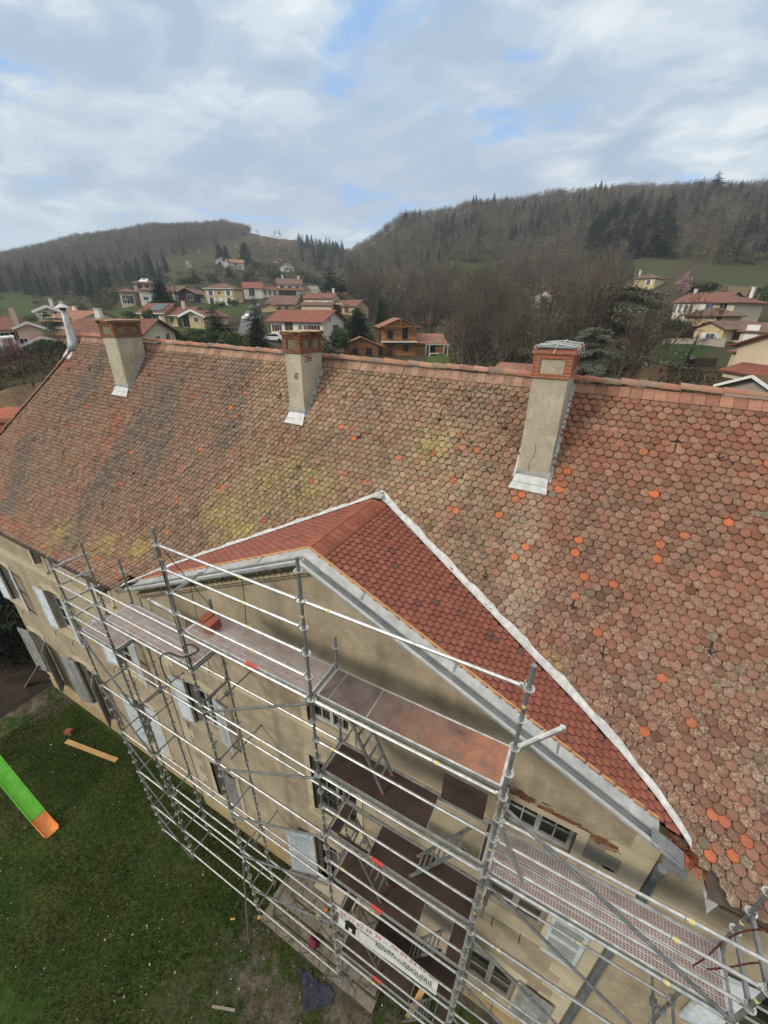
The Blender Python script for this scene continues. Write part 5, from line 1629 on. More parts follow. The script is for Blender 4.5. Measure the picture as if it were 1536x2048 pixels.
cord('hose', [(5.72, 0.30, -1.93), (5.76, 0.30, -1.60), (5.74, 0.25, -1.10), (5.76, 0.2, -0.60), (5.86, 0.15, -0.25), (6.05, 0.05, 0.05), (6.12, 0.03, 0.25)], 0.010, 'red rubber', 'dark red hose arching up from the far steel deck', 'hose')
cord('hose', [(5.88, 0.35, -1.93), (6.0, 0.32, -1.55), (6.12, 0.3, -1.15), (6.35, 0.3, -0.9), (6.8, 0.4, -0.8)], 0.010, 'red rubber', 'dark red hose trailing off the end of the far deck', 'hose')
tag(MB.build((lambda b: (b.path([(-3.92, 0.62, -0.45), (-3.93, 0.60, -0.75), (-3.99, 0.57, -0.93)], 0.012, 6), b)[1])(MB()), 'lifting_hook', 'dark red cloth'), 'dark red iron hook hanging over the middle deck', 'hook')

# ------------------------------------------------------------------ things on the ground
def plank(name, p, q, w, t, mat, label, cat='plank'):
    p, q = Vector(p), Vector(q); L = (q-p).length
    o = thing(name, label, cat, tuple(p), None, math.atan2(q.y-p.y, q.x-p.x))
    b = MB(); b.box((L/2, 0, t/2), (L, w, t)); ob = b.build('board', mat, None)
    me = ob.data
    bpy.data.objects.remove(ob); bpy.data.objects.remove(o)
    ob = bpy.data.objects.new(name, me); COL.objects.link(ob)
    ob.location = p; d = q-p
    ob.rotation_euler = (0, -math.asin(max(-1, min(1, d.z/L))), math.atan2(d.y, d.x))
    return tag(ob, label, cat)
plank('timber_plank', (-15.0, 0.27, ZG+0.05), (-12.12, 0.82, ZG+0.05), 0.19, 0.04, 'new pine', 'long fresh pine plank lying on the lawn by the brick')
plank('timber_plank', (-20.15, 0.98, ZG+0.02), (-18.95, 1.52, -10.4), 0.26, 0.035, 'grey board', 'weathered grey board leaning on the end of the facade')
plank('timber_offcut', (-3.10, -0.12, ZG+0.07), (-2.86, 0.06, ZG+0.07), 0.07, 0.03, 'new pine', 'short yellow offcut at the corner of the stone steps', 'offcut')
plank('timber_plank', (-2.90, -2.10, ZG+0.06), (-2.28, -1.85, ZG+0.06), 0.06, 0.02, 'grey board', 'thin split board lying on the grass near the lower frame edge')
plank('timber_plank', (2.05, 0.30, ZG+0.05), (2.22, 0.95, ZG+0.30), 0.16, 0.035, 'new pine', 'orange plank standing by the foot of the scaffold ladder')
plank('timber_offcut', (-3.85, -0.55, ZG+0.07), (-3.72, -0.47, ZG+0.07), 0.05, 0.02, 'new pine', 'tiny pale offcut lying alone on the middle of the lawn', 'offcut')
b = MB(); b.box((-15.32, 0.56, ZG+0.13), (0.30, 0.22, 0.2), Matrix.Rotation(0.5, 3, 'Z')); b.box((-15.32, 0.56, ZG+0.235), (0.24, 0.16, 0.012), Matrix.Rotation(0.5, 3, 'Z'))
tag(b.build('brick', 'terracotta brick'), 'single red brick lying on the lawn beside the pine plank', 'brick')

sl = thing('slide', 'bright green plastic slide with orange end on the lawn', 'slide', (-12.0, -1.9, ZG))
def slide_part(b, pts, w):
    """trough along pts (centre line)"""
    prof = [(-w/2-0.03, 0.14), (-w/2, 0.14), (-w/2+0.02, 0.02), (0, 0.0), (w/2-0.02, 0.02), (w/2, 0.14), (w/2+0.03, 0.14), (w/2+0.02, 0.10), (w/2-0.01, -0.02), (0, -0.035), (-w/2+0.01, -0.02), (-w/2-0.02, 0.10)]
    P = [Vector(p) for p in pts]
    def fn(i, q):
        a = P[max(i-1, 0)]; c = P[min(i+1, len(P)-1)]; d = (c-a).normalized(); s = d.cross(Vector((0, 0, 1))).normalized(); u = s.cross(d)
        return P[i]+s*q[0]+u*q[1]
    b.sweep(prof, fn, list(range(len(P))))
b = MB(); slide_part(b, [(-12.42, -1.95, -11.68), (-12.1, -1.95, -11.84), (-11.8, -1.95, -11.92), (-11.5, -1.95, -11.93)], 0.42)
b.build('slide_end', 'orange plastic', sl)
b = MB(); slide_part(b, [(-17.0, -1.95, -7.6), (-16.2, -1.95, -8.0), (-14.6, -1.95, -9.5), (-13.3, -1.95, -10.82), (-12.42, -1.95, -11.66)], 0.43)
b.build('slide_chute', 'green plastic', sl)
b = MB()
for x, z in ((-13.6, -10.65), (-15.4, -8.85), (-16.9, -7.75)):
    for y in (-2.12, -1.78): b.tube((x, y, ZG-0.1), (x, y, z), 0.03, 6)
b.build('slide_leg', 'grey board', sl)

bag = thing('bag', 'crumpled dark red bag slumped on the lower stone steps', 'bag', (-1.07, 0.16, -11.6))
b = MB(); b.lathe((-1.07, 0.22, -11.62), [(0.10, 0.0), (0.16, 0.06), (0.17, 0.14), (0.12, 0.22), (0.05, 0.27)], 10); ob = b.build('bag_body', 'dark red cloth', bag, smooth=True)
for v in ob.data.vertices: v.co = v.co+Vector((rng.uniform(-0.02, 0.02), rng.uniform(-0.02, 0.02), rng.uniform(-0.015, 0.015)))
b = MB(); b.path([(-1.17, 0.22, -11.42), (-1.12, 0.2, -11.30), (-1.02, 0.2, -11.30), (-0.97, 0.22, -11.42)], 0.014, 5); b.build('bag_handle', 'black rubber', bag)
tool = thing('power_tool', 'yellow and red power tool left on the perron landing', 'power tool', (-1.18, 0.68, -11.4))
b = MB(); b.box((-1.20, 0.72, -11.32), (0.22, 0.10, 0.13), Matrix.Rotation(0.6, 3, 'Z')); b.tube((-1.14, 0.80, -11.28), (-1.02, 0.98, -11.26), 0.05, 8); b.build('tool_body', 'yellow tape', tool)
b = MB(); b.box((-1.08, 0.88, -11.16), (0.10, 0.05, 0.13), Matrix.Rotation(0.6, 3, 'Z')); b.build('tool_grip', 'orange plastic', tool)
# blue-stained ground sheet
b = MB(); vs, fs = [], []
n, m = 18, 12; rg = random.Random(8)
for k in range(m+1):
    for i in range(n+1):
        u, v = i/n*2-1, k/m*2-1
        r = 1+0.25*math.sin(3*math.atan2(v, u))+rg.uniform(-0.1, 0.1)
        vs.append(Vector((-0.55+0.50*u*r, -0.56+0.32*v*r, ZG+0.075+0.03*rg.random())))
b._add(vs, [(k*(n+1)+i, k*(n+1)+i+1, (k+1)*(n+1)+i+1, (k+1)*(n+1)+i) for k in range(m) for i in range(n) if ((i/n*2-1)**2+(k/m*2-1)**2) < 1.05+rg.uniform(-0.25, 0.2)])
tag(b.build('ground_sheet', 'blue cloth', smooth=True), 'crumpled dark blue sheet trodden into the mud by the steps', 'ground sheet')
# ------------------------------------------------------------------ village houses
def house_mats():
    def wallm(n, c): 
        t = NT(n, 0.92, 0, 0.1); p = t.vec('Object'); a = t.noise(0.6, 6, 0.6, p)
        cc = t.ramp(a, [(0.3, tuple(x*0.86 for x in c)), (0.7, c)])
        t.color(t.mix(t.ramp(t.noise(0.9, 5, 0.6, t.vec('Object', (1, 1, 0.2))), [(0.55, 0.0), (0.8, 0.3)]), cc, tuple(x*0.6 for x in c))); t.bump(t.noise(14, 4, 0.6), 0.2, 0.02)
    for n, c in (('cream render', (0.66, 0.56, 0.39)), ('white render', (0.72, 0.68, 0.60)), ('yellow render', (0.58, 0.46, 0.26)), ('pink render', (0.60, 0.46, 0.35)),
                 ('beige render', (0.60, 0.51, 0.37)), ('tan render', (0.46, 0.34, 0.20)), ('grey render', (0.37, 0.33, 0.28)), ('rubble wall', (0.32, 0.26, 0.19)), ('dark timber', (0.06, 0.045, 0.035))): wallm(n, c)
    def roofm(n, c1, c2, moss=0.0):
        t = NT(n, 0.9, 0, 0.15); p = t.vec('Object')
        a = t.noise(0.8, 7, 0.65, p); w = t.wave(4.2, p, 0.4, 'SIN', 'X')
        w2 = t.wave(4.2, p, 0.4, 'SIN', 'Y')
        c = t.ramp(a, [(0.3, c1), (0.7, c2)])
        s = t.n.new('ShaderNodeSeparateXYZ'); t.l.new(t.geo.outputs['Normal'], s.inputs[0])
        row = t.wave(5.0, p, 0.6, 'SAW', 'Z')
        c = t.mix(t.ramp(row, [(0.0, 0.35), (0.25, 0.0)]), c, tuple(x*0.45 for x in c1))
        spk = t.voro(3.4, p, 'F1', 'Color')
        c = t.mix(0.22, c, spk, 'SOFT_LIGHT')
        if moss: c = t.mix(t.ramp(t.noise(1.6, 6, 0.7, p), [(0.42, 0.0), (0.6, moss)]), c, (0.085, 0.075, 0.035))
        t.color(c); t.bump(t.math('ADD', w, row), 0.5, 0.05)
    roofm('brown-red roof', (0.165, 0.075, 0.056), (0.235, 0.118, 0.088)); roofm('brown roof', (0.14, 0.085, 0.064), (0.215, 0.14, 0.108)); roofm('orange roof', (0.25, 0.125, 0.082), (0.34, 0.185, 0.125))
    roofm('red roof', (0.195, 0.075, 0.053), (0.275, 0.115, 0.08)); roofm('mossy roof', (0.15, 0.085, 0.055), (0.22, 0.135, 0.09), 0.8); roofm('pink roof', (0.255, 0.125, 0.092), (0.33, 0.175, 0.13))
    t = NT('larch boards', 0.8, 0, 0.2); p = t.vec('Object')
    z = t.wave(2.2, p, 0.0, 'SAW', 'Z'); a = t.noise(1.0, 6, 0.6, t.vec('Object', (0.35, 0.35, 5))); bl = t.noise(0.5, 4, 0.6, p)
    c = t.ramp(a, [(0.34, (0.17, 0.072, 0.028)), (0.52, (0.33, 0.148, 0.055)), (0.68, (0.44, 0.225, 0.09))])
    c = t.mix(t.ramp(bl, [(0.5, 0.0), (0.7, 0.55)]), c, (0.10, 0.065, 0.038))
    c = t.mix(t.ramp(z, [(0.0, 0.8), (0.10, 0.0)]), c, (0.03, 0.016, 0.008))
    t.color(c); t.bump(z, 0.5, 0.03)
    mat_mottled('white paint', (0.62, 0.62, 0.60), (0.72, 0.72, 0.70), 4, 0.6, bump=0)
    mat_mottled('maroon paint', (0.085, 0.018, 0.018), (0.12, 0.028, 0.026), 4, 0.6, bump=0)
    mat_mottled('blue paint', (0.05, 0.075, 0.13), (0.07, 0.10, 0.17), 4, 0.6, bump=0)
    mat_mottled('dark opening', (0.022, 0.02, 0.018), (0.045, 0.04, 0.036), 4, 0.6, bump=0)
    mat_mottled('brown paint', (0.07, 0.035, 0.022), (0.10, 0.05, 0.03), 4, 0.6, bump=0)
    mat_mottled('pale concrete', (0.34, 0.325, 0.29), (0.46, 0.44, 0.40), 1.0, 0.9, bump=0.2)
house_mats()

class House:
    """local frame: x along the front from its left corner, y away from the viewer, z up"""
    def __init__(s, name, label, cat, bl, br, group=None):
        A = far(*bl); B = far(*br)
        s.z = (A.z+B.z)/2
        d = Vector((B.x-A.x, B.y-A.y, 0)); s.w = d.length; s.ang = math.atan2(d.y, d.x)
        s.A = Vector((A.x, A.y, s.z)); s.D = bl[2]; s.bl = bl
        s.root = thing(name, label, cat, s.A, group, s.ang)
        mid = s.A+Vector((math.cos(s.ang), math.sin(s.ang), 0))*(s.w/2)
        CTRL.append((mid.x, mid.y, s.z-0.05))
    def h(s, py, px=None, D=None):
        P = far(px if px is not None else s.bl[0], py, D or s.D); return P.z-s.z
    def wing(s, x0, x1, y0, y1, h, style, pitch=0.34, wallm='cream render', roofm='brown-red roof', over=0.45, z0=-1.2, fascia=None, name_wall='wall'):
        b = MB(); w = x1-x0; d = y1-y0
        zb = z0
        if style == 'front':     # ridge runs away from the viewer
            hr = h+pitch*w/2
            b._add([Vector(p) for p in ((x0, y0, zb), (x1, y0, zb), (x1, y0, h), ((x0+x1)/2, y0, hr), (x0, y0, h), (x0, y1, zb), (x1, y1, zb), (x1, y1, h), ((x0+x1)/2, y1, hr), (x0, y1, h))],
                   [(0, 1, 2, 3, 4), (5, 9, 8, 7, 6), (0, 4, 9, 5), (1, 6, 7, 2)])
        elif style == 'side':
            hr = h+pitch*d/2; ym = (y0+y1)/2
            b._add([Vector(p) for p in ((x0, y0, zb), (x1, y0, zb), (x1, y0, h), (x0, y0, h), (x0, y1, zb), (x1, y1, zb), (x1, y1, h), (x0, y1, h), (x0, ym, hr), (x1, ym, hr))],
                   [(0, 1, 2, 3), (5, 4, 7, 6), (0, 3, 8, 7, 4), (1, 5, 6, 9, 2)])
        elif style == 'lean':    # falls towards the viewer
            hr = h+pitch*d
            b._add([Vector(p) for p in ((x0, y0, zb), (x1, y0, zb), (x1, y0, h), (x0, y0, h), (x0, y1, zb), (x1, y1, zb), (x1, y1, hr), (x0, y1, hr))],
                   [(0, 1, 2, 3), (5, 4, 7, 6), (0, 3, 7, 4), (1, 5, 6, 2)])
        else:
            hr = h+pitch*min(w, d)/2
            b._add([Vector(p) for p in ((x0, y0, zb), (x1, y0, zb), (x1, y0, h), (x0, y0, h), (x0, y1, zb), (x1, y1, zb), (x1, y1, h), (x0, y1, h))],
                   [(0, 1, 2, 3), (5, 4, 7, 6), (0, 3, 7, 4), (1, 5, 6, 2)])
        if wallm: b.build(name_wall, wallm, s.root)
        r = MB(); t = 0.13; o = over; e = pitch*o
        up = (0, 0, t)
        if style == 'front':
            xm = (x0+x1)/2; k = h+pitch*w/2
            r.slab([(x0-o, y0-o, h-e), (xm, y0-o, k), (xm, y1+o, k), (x0-o, y1+o, h-e)], up)
            r.slab([(xm, y0-o, k), (x1+o, y0-o, h-e), (x1+o, y1+o, h-e), (xm, y1+o, k)], up)
        elif style == 'side':
            ym = (y0+y1)/2; k = h+pitch*d/2
            r.slab([(x0-o, y0-o, h-e), (x1+o, y0-o, h-e), (x1+o, ym, k), (x0-o, ym, k)], up)
            r.slab([(x0-o, ym, k), (x1+o, ym, k), (x1+o, y1+o, h-e), (x0-o, y1+o, h-e)], up)
        elif style == 'lean':
            r.slab([(x0-o, y0-o, h-e), (x1+o, y0-o, h-e), (x1+o, y1, h+pitch*d), (x0-o, y1, h+pitch*d)], up)
        else:
            m = min(w, d)/2; k = h+pitch*m
            if w >= d: ra, rb = (x0+m, (y0+y1)/2, k), (x1-m, (y0+y1)/2, k)
            else: ra, rb = ((x0+x1)/2, y0+m, k), ((x0+x1)/2, y1-m, k)
            c = [(x0-o, y0-o, h-e), (x1+o, y0-o, h-e), (x1+o, y1+o, h-e), (x0-o, y1+o, h-e)]
            if w >= d:
                r.slab([c[0], c[1], rb, ra], up); r.slab([c[2], c[3], ra, rb], up); r.slab([c[3], c[0], ra], up); r.slab([c[1], c[2], rb], up)
            else:
                r.slab([c[0], c[1], ra], up); r.slab([c[1], c[2], rb, ra], up); r.slab([c[2], c[3], rb], up); r.slab([c[3], c[0], ra, rb], up)
        ro = r.build('roof', roofm, s.root)
        if fascia:
            f = MB()
            if style == 'front':
                xm = (x0+x1)/2; k = h+pitch*w/2
                f.bar((x0-o, y0-o-0.02, h-e+0.06), (xm, y0-o-0.02, k+0.06), 0.04, 0.004*s.D+0.02); f.bar((xm, y0-o-0.02, k+0.06), (x1+o, y0-o-0.02, h-e+0.06), 0.04, 0.004*s.D+0.02)
            else: f.bar((x0-o, y0-o-0.02, h-e+0.03), (x1+o, y0-o-0.02, h-e+0.03), 0.05, min(0.16, 0.003*s.D+0.02))
            f.build('fascia', fascia, ro)
        return ro
    def win(s, x, z, w=1.0, h=1.15, y=0.0, face='F', shut=None, glass='dark glass', frame='white paint', name='window', X=None):
        """window centred at x along a face; z = sill"""
        b = MB()
        def P(u, v, o):   # u along face, v up, o outwards
            if face == 'F': return (u, y-o, v)
            if face == 'R': return (X+o, u, v)
            return (X-o, u, v)
        def bx(mb, u0, u1, v0, v1, o0, o1):
            a, c = P(u0, v0, o0), P(u1, v1, o1); mb.box2(a, c)
        bx(b, x-w/2-0.07, x+w/2+0.07, z-0.09, z, 0, 0.09); bx(b, x-w/2-0.06, x+w/2+0.06, z+h, z+h+0.07, 0, 0.04)
        bx(b, x-w/2-0.06, x-w/2, z, z+h, 0, 0.04); bx(b, x+w/2, x+w/2+0.06, z, z+h, 0, 0.04); bx(b, x-0.03, x+0.03, z, z+h, 0.02, 0.035)
        wo = b.build(name, frame, s.root)
        g = MB(); bx(g, x-w/2, x+w/2, z, z+h, 0.0, 0.018); g.build('pane', glass, wo)
        if shut:
            for sg in (-1, 1):
                q = MB(); c = x+sg*(w/2+w*0.27+0.05); bx(q, c-w*0.26, c+w*0.26, z-0.03, z+h+0.03, 0.0, 0.05); q.build('shutter', shut, wo)
        return wo
    def chim(s, x, y, z0, z1, w=0.6, m='white render'):
        b = MB(); b.box2((x-w/2, y-w/2, z0), (x+w/2, y+w/2, z1)); b.box2((x-w/2-0.08, y-w/2-0.08, z1), (x+w/2+0.08, y+w/2+0.08, z1+0.1)); b.build('chimney', m, s.root)
    def part(s, name, m, fn):
        b = MB(); fn(b); return b.build(name, m, s.root)

def village():
    # --- far left: cream gabled house with a columned porch
    H = House('house', 'cream gabled house with a columned porch at the wood edge far left', 'house', (79, 643, 152), (128, 641, 150)); w = H.w
    h = H.h(622); H.wing(0, w, 0, 15, h, 'front', 0.38, 'cream render', 'orange roof', 0.7, fascia='white paint')
    for i in range(4): H.part('column', 'white paint', lambda b: b.box((0.3+i*1.25, -0.9, h/2-0.4), (0.3, 0.3, h-0.2)))
    H.win(2.0, 0.3, 1.3, 1.9); H.win(4.0, 0.3, 1.3, 1.9); H.win(6.4, 0.9, 1.0, 1.2); H.chim(w*0.45, 4, h, h+3.0, 0.7)
    # --- orange roofed long house in front of it
    H = House('house', 'long low house with a wide orange tiled roof, left of the metal flue', 'house', (92, 653, 120), (156, 662, 112)); w = H.w
    h = H.h(641); H.wing(0, w, 0, 11, h, 'side', 0.34, 'white render', 'orange roof', 0.6)
    for u in (0.15, 0.35, 0.55, 0.75): H.win(w*u, 0.4, 1.4, 1.7, shut='brown paint')
    H.chim(w*0.2, 6, h+1, h+2.8)
    # --- big dark red house behind the first chimney
    H = House('house', 'house with a broad ribbed dark red roof just beyond the first chimney stack', 'house', (134, 694, 70), (284, 694, 64)); w = H.w
    h = H.h(668); H.wing(0, w, 0, 8.5, h, 'side', 0.40, 'beige render', 'brown-red roof', 0.6)
    H.win(3.0, h-1.7, 1.1, 1.2); H.win(w-2.6, h-1.6, 1.0, 1.1); H.win(4.0, h-1.4, 0.9, 1.1, face='R', X=w); H.win(6.5, h-1.4, 0.9, 1.4, face='R', X=w); H.chim(w*0.22, 4.5, h+1, h+2.9, 0.7)
    # --- pink houses at the left edge
    H = House('house', 'pink rendered house with a stepped pair of gables by the white pergola', 'house', (46, 713, 92), (132, 703, 92)); w = H.w
    h = H.h(690); H.wing(w*0.10, w, 0, 9, h, 'front', 0.40, 'pink render', 'brown-red roof', 0.7, fascia='white paint')
    h2 = h+2.3; H.wing(w*0.02, w*0.62, 9.3, 20, h2, 'front', 0.42, 'pink render', 'brown-red roof', 0.6, fascia='white paint')
    H.wing(-w*0.62, w*0.05, 12, 22, h2-0.3, 'side', 0.36, 'cream render', 'brown-red roof', 0.5); H.wing(-w*0.75, -w*0.15, 4, 11, h-0.6, 'front', 0.36, 'cream render', 'brown-red roof', 0.4)
    H.win(-w*0.3, h2-2.2, 1.3, 1.3, y=12); H.win(-w*0.05, h2-2.2, 1.4, 1.4, y=12); H.win(w*0.14, 0.3, 1.0, 2.1); H.chim(w*0.05, 14, h2, h2+3.1, 0.8, 'pink render')
    P = thing('pergola', 'white flat roofed pergola with dark furniture beneath, left picture edge', 'pergola', far(0, 715, 88)); q = far(2, 716, 88); q2 = far(39, 712, 88)
    b = MB(); d = (q2-q); dn = Vector((-d.y, d.x, 0)).normalized()
    CTRL.append((q.x, q.y, q.z))
    for p in (q-d*0.3, q+d*0.28, q2, q2+dn*4, q+dn*4): b.box2((p.x-0.13, p.y-0.13, q.z-0.6), (p.x+0.13, p.y+0.13, q.z+2.5))
    b.build('post', 'white paint', P)
    b = MB(); b.slab([q-d*0.4+Vector((0, 0, 2.5)), q2+d*0.08+Vector((0, 0, 2.5)), q2+d*0.08+dn*4.3+Vector((0, 0, 2.5)), q-d*0.4+dn*4.3+Vector((0, 0, 2.5))], (0, 0, 0.3)); b.build('canopy', 'white paint', P)
    b = MB(); c = q+d*0.62+dn*2; b.box((c.x, c.y, q.z+0.45), (2.4, 1.2, 0.7)); b.build('sofa', 'dark opening', P)
    H = House('house', 'low russet roofed house between the pink gables and the dark conifer bush', 'house', (88, 703, 104), (121, 700, 101)); w = H.w
    h = H.h(688); H.wing(0, w, 0, 9, h, 'hip', 0.42, 'beige render', 'brown-red roof', 0.5); H.win(w/2, 0.6)
    # --- beige two storey house with roof panels
    H = House('house', 'two storey beige house of stacked hipped blocks with a pale roof panel', 'house', (244, 611, 152), (306, 607, 150)); w = H.w
    h = H.h(582); H.wing(0, w*0.42, 0, 9, h, 'hip', 0.34, 'pink render', 'brown roof', 0.7)
    H.wing(w*0.66, w*1.02, -1, 8, h+0.4, 'hip', 0.34, 'white render', 'brown roof', 0.6); H.wing(w*0.36, w*1.0, 5, 14, h+2.5, 'hip', 0.36, 'pink render', 'brown roof', 0.7)
    H.part('roof_panel', 'white paint', lambda b: b.slab([(w*0.55, 5.4, h+2.75), (w*0.82, 5.4, h+2.75), (w*0.80, 8.0, h+3.6), (w*0.57, 8.0, h+3.6)], (0, -0.02, 0.06)))
    H.win(w*0.17, h-2.1, 1.2, 1.2); H.win(w*0.12, 0.2, 1.0, 2.0); H.win(w*0.56, h+0.6, 1.3, 1.3, y=5, frame='brown paint'); H.win(w*0.78, h+0.6, 1.0, 1.3, y=5, frame='brown paint'); H.win(w*0.84, h-2.2, 1.2, 0.8, y=-1); H.win(w*0.3, 0.2, 1.8, 2.0)
    # --- brown gable
    H = House('house', 'house with a dark timber gable right of the slim cypresses', 'house', (358, 605, 162), (392, 602, 160)); w = H.w
    h = H.h(586); H.wing(0, w, 0, 12, h, 'front', 0.5, 'dark timber', 'brown roof', 0.8); H.wing(-w*0.85, 0.1, 3, 11, h+0.5, 'side', 0.42, 'white render', 'brown roof', 0.5); H.win(w*0.7, 0.5, 1.6, 1.6); H.win(-w*0.1, 0.1, 1.0, 2.4, y=3)
    # --- yellow villa
    H = House('villa', 'square yellow villa with a hipped roof and white shutters', 'house', (414, 610, 161), (470, 611, 158)); w = H.w
    h = H.h(576); H.wing(0, w, 0, 10, h, 'hip', 0.36, 'yellow render', 'brown roof', 0.5, fascia='white paint'); H.wing(-w*0.38, 0.0, 2, 9, h*0.47, 'hip', 0.30, 'cream render', 'brown roof', 0.4)
    for u in (0.2, 0.82): H.win(w*u, h-2.1, 1.1, 1.4, shut='white paint'); H.win(w*u, 0.1, 1.2, 2.1, shut='white paint')
    H.part('door', 'white paint', lambda b: b.box2((w*0.46, -0.04, 0), (w*0.60, 0.02, 2.2))); H.part('garage_door', 'white paint', lambda b: b.box2((-w*0.32, 1.95, -0.1), (-w*0.10, 2.02, 2.1)))
    H.part('round_window', 'brown paint', lambda b: b.tube((w*0.50, -0.03, h-1.4), (w*0.50, 0.02, h-1.4), 0.42, 12)); H.win(4, 0.9, 1.0, 1.6, face='R', X=w)
    # --- cream bungalow with solar panels
    H = House('bungalow', 'cream bungalow with black solar panels on its left roof and a front gable', 'house', (330, 654, 106), (402, 654, 102)); w = H.w
    h = H.h(630); H.wing(0, w*0.64, 1.2, 10, h, 'side', 0.36, 'yellow render', 'brown-red roof', 0.4, fascia='white paint'); H.wing(w*0.52, w*1.12, 0, 11, h-0.1, 'front', 0.42, 'yellow render', 'brown-red roof', 0.6, fascia='white paint')
    H.wing(-w*0.66, 0.0, 0.4, 9, h+0.45, 'side', 0.40, 'yellow render', 'brown-red roof', 0.5, fascia='white paint')
    H.part('solar_panel', 'solar panel', lambda b: b.slab([(-w*0.42, 0.7, h+0.75), (-w*0.05, 0.7, h+0.75), (-w*0.05, 4.0, h+2.05), (-w*0.42, 4.0, h+2.05)], (0, -0.04, 0.1)))
    H.win(w*0.14, 0.8, 0.7, 1.3, y=1.2, frame='yellow render'); H.win(w*0.62, 0.1, 1.3, 2.2, frame='brown paint'); H.win(w*0.9, 1.0, 0.8, 0.9); H.win(w*0.40, 0.0, 1.6, 2.3, y=1.19, glass='dark opening', frame='brown paint')
    H.win(-w*0.22, 0.9, 1.1, 1.4, y=0.4, shut='white paint'); H.win(-w*0.52, 0.6, 0.9, 1.8, y=0.4); H.chim(w*0.32, 4.5, h+1.2, h+2.7, 0.6, 'pink render')
    H.part('garden_wall', 'white render', lambda b: b.box2((-w*0.95, 0.2, -0.8), (-w*0.66, 0.5, 1.1)))
    # --- white row: house, link, two storey
    H = House('house', 'white house with an orange-red roof at the left end of a linked row', 'house', (489, 594, 172), (526, 592, 172)); w = H.w
    h = H.h(575.5); H.wing(0, w, 0, 10, h, 'side', 0.40, 'white render', 'red roof', 0.4); H.wing(w, w*1.85, 1, 10, h-0.8, 'side', 0.34, 'white render', 'brown-red roof', 0.3, name_wall='link_wall'); H.win(w*0.42, 0.2, 1.9, 2.4)
    for u in (1.15, 1.4, 1.65): H.win(w*u, 0.6, 0.6, 1.9, y=1, frame='tan render')
    H = House('house', 'two storey white house with two chimneys and a lean-to glass room on its right', 'house', (557, 596, 170), (605, 596, 170)); w = H.w
    h = H.h(567); H.wing(0, w, 2, 11, h, 'side', 0.42, 'white render', 'brown roof', 0.5); H.wing(-0.3, w+0.3, 0, 2, h*0.56, 'lean', 0.32, 'white render', 'brown-red roof', 0.5)
    H.part('porch_opening', 'dark opening', lambda b: b.box2((0.4, -0.04, 0.1), (w*0.74, 0.02, h*0.5))); H.wing(w+0.1, w*1.7, 3, 10, h*0.62, 'side', 0.42, 'white render', 'brown roof', 0.3)
    for u in (0.18, 0.5, 0.82): H.win(w*u, h-2.0, 1.3, 1.3, y=2, frame='tan render')
    for i in range(5): H.part('glazing_bar', 'white paint', lambda b: b.bar((w*1.3+i*0.7, 2.5, h*0.9), (w*1.45+i*0.75, 1.6, h*0.45), 0.12, 0.12))
    H.chim(w*0.22, 6.5, h+1, h+3.1, 0.55); H.chim(w*0.9, 6.5, h+1, h+2.9, 0.7)
    # --- tan roofs and the house with two white shutters
    H = House('house', 'low tan house with brown roofs behind the big spruce', 'house', (535, 618, 128), (590, 618, 126)); w = H.w
    h = H.h(608); H.wing(0, w, 0, 12, h, 'side', 0.36, 'tan render', 'brown roof', 0.5); H.wing(-w*0.1, w*0.45, -3, 0.2, h-0.8, 'front', 0.40, 'tan render', 'brown roof', 0.4); H.win(w*0.7, h-1.5, 1.2, 1.0)
    H = House('house', 'cream upper storey with two white closed shutters above a long lean-to roof', 'house', (602, 620, 121), (660, 620, 118)); w = H.w
    h = H.h(596); H.wing(0, w, 2, 9, h, 'side', 0.36, 'beige render', 'brown-red roof', 0.4); H.wing(0.2, w+0.4, 0, 2, h*0.42, 'lean', 0.3, 'pink render', 'brown roof', 0.4)
    for u in (0.27, 0.76): H.win(w*u, h-2.0, 1.1, 1.4, y=2, glass='white paint')
    H.chim(w*0.9, 5.5, h+0.8, h+2.4, 0.5); H.wing(w+0.4, w*1.5, 2, 7, h*0.55, 'side', 0.3, 'dark timber', 'brown roof', 0.3, fascia='white paint')
    # --- white house with maroon shutters
    H = House('house', 'white house with a long red roof and maroon shutters behind the middle stack', 'house', (546, 692, 94), (647, 692, 87)); w = H.w
    h = H.h(639.5); H.wing(0, w, 0, 8.5, h, 'side', 0.42, 'white render', 'red roof', 0.8)
    H.win(w*0.12, h-2.1, 1.1, 1.2, shut='maroon paint'); H.win(w*0.36, h-2.5, 1.9, 2.2, glass='dark opening', frame='grey render'); H.win(w*0.58, h-1.9, 0.85, 1.0, shut=None, glass='maroon paint'); H.win(w*0.68, h-1.9, 0.85, 1.0, glass='maroon paint')
    H.win(w*0.84, h-2.2, 1.3, 1.3, shut='maroon paint'); H.win(2.8, h-0.2, 0.5, 0.9, face='R', X=w); H.win(5.2, h-2.3, 1.0, 1.5, face='R', X=w, shut='maroon paint')
    def rail(b):
        b.bar((w*0.22, -1.3, h-2.0), (w*0.46, -1.3, h-2.0), 0.1, 0.1); b.bar((w*0.22, -1.3, h-3.0), (w*0.52, -1.3, h-3.0), 0.1, 0.1)
        for i in range(9): b.box((w*(0.22+0.03*i), -1.3, h-2.5), (0.06, 0.06, 1.0))
        b.bar((w*0.46, -1.3, h-2.0), (w*0.56, -1.3, h-3.2), 0.1, 0.1)
    H.part('balcony_rail', 'white paint', rail); H.part('balcony', 'pale concrete', lambda b: b.box2((w*0.2, -1.4, h-3.2), (w*0.54, 0.05, h-3.02)))
    # --- timber chalet
    H = House('chalet', 'golden timber chalet with a two storey gabled middle and low wings', 'chalet', (687, 717, 83), (892, 713, 86)); w = H.w
    h = H.h(690); hw = w*0.335
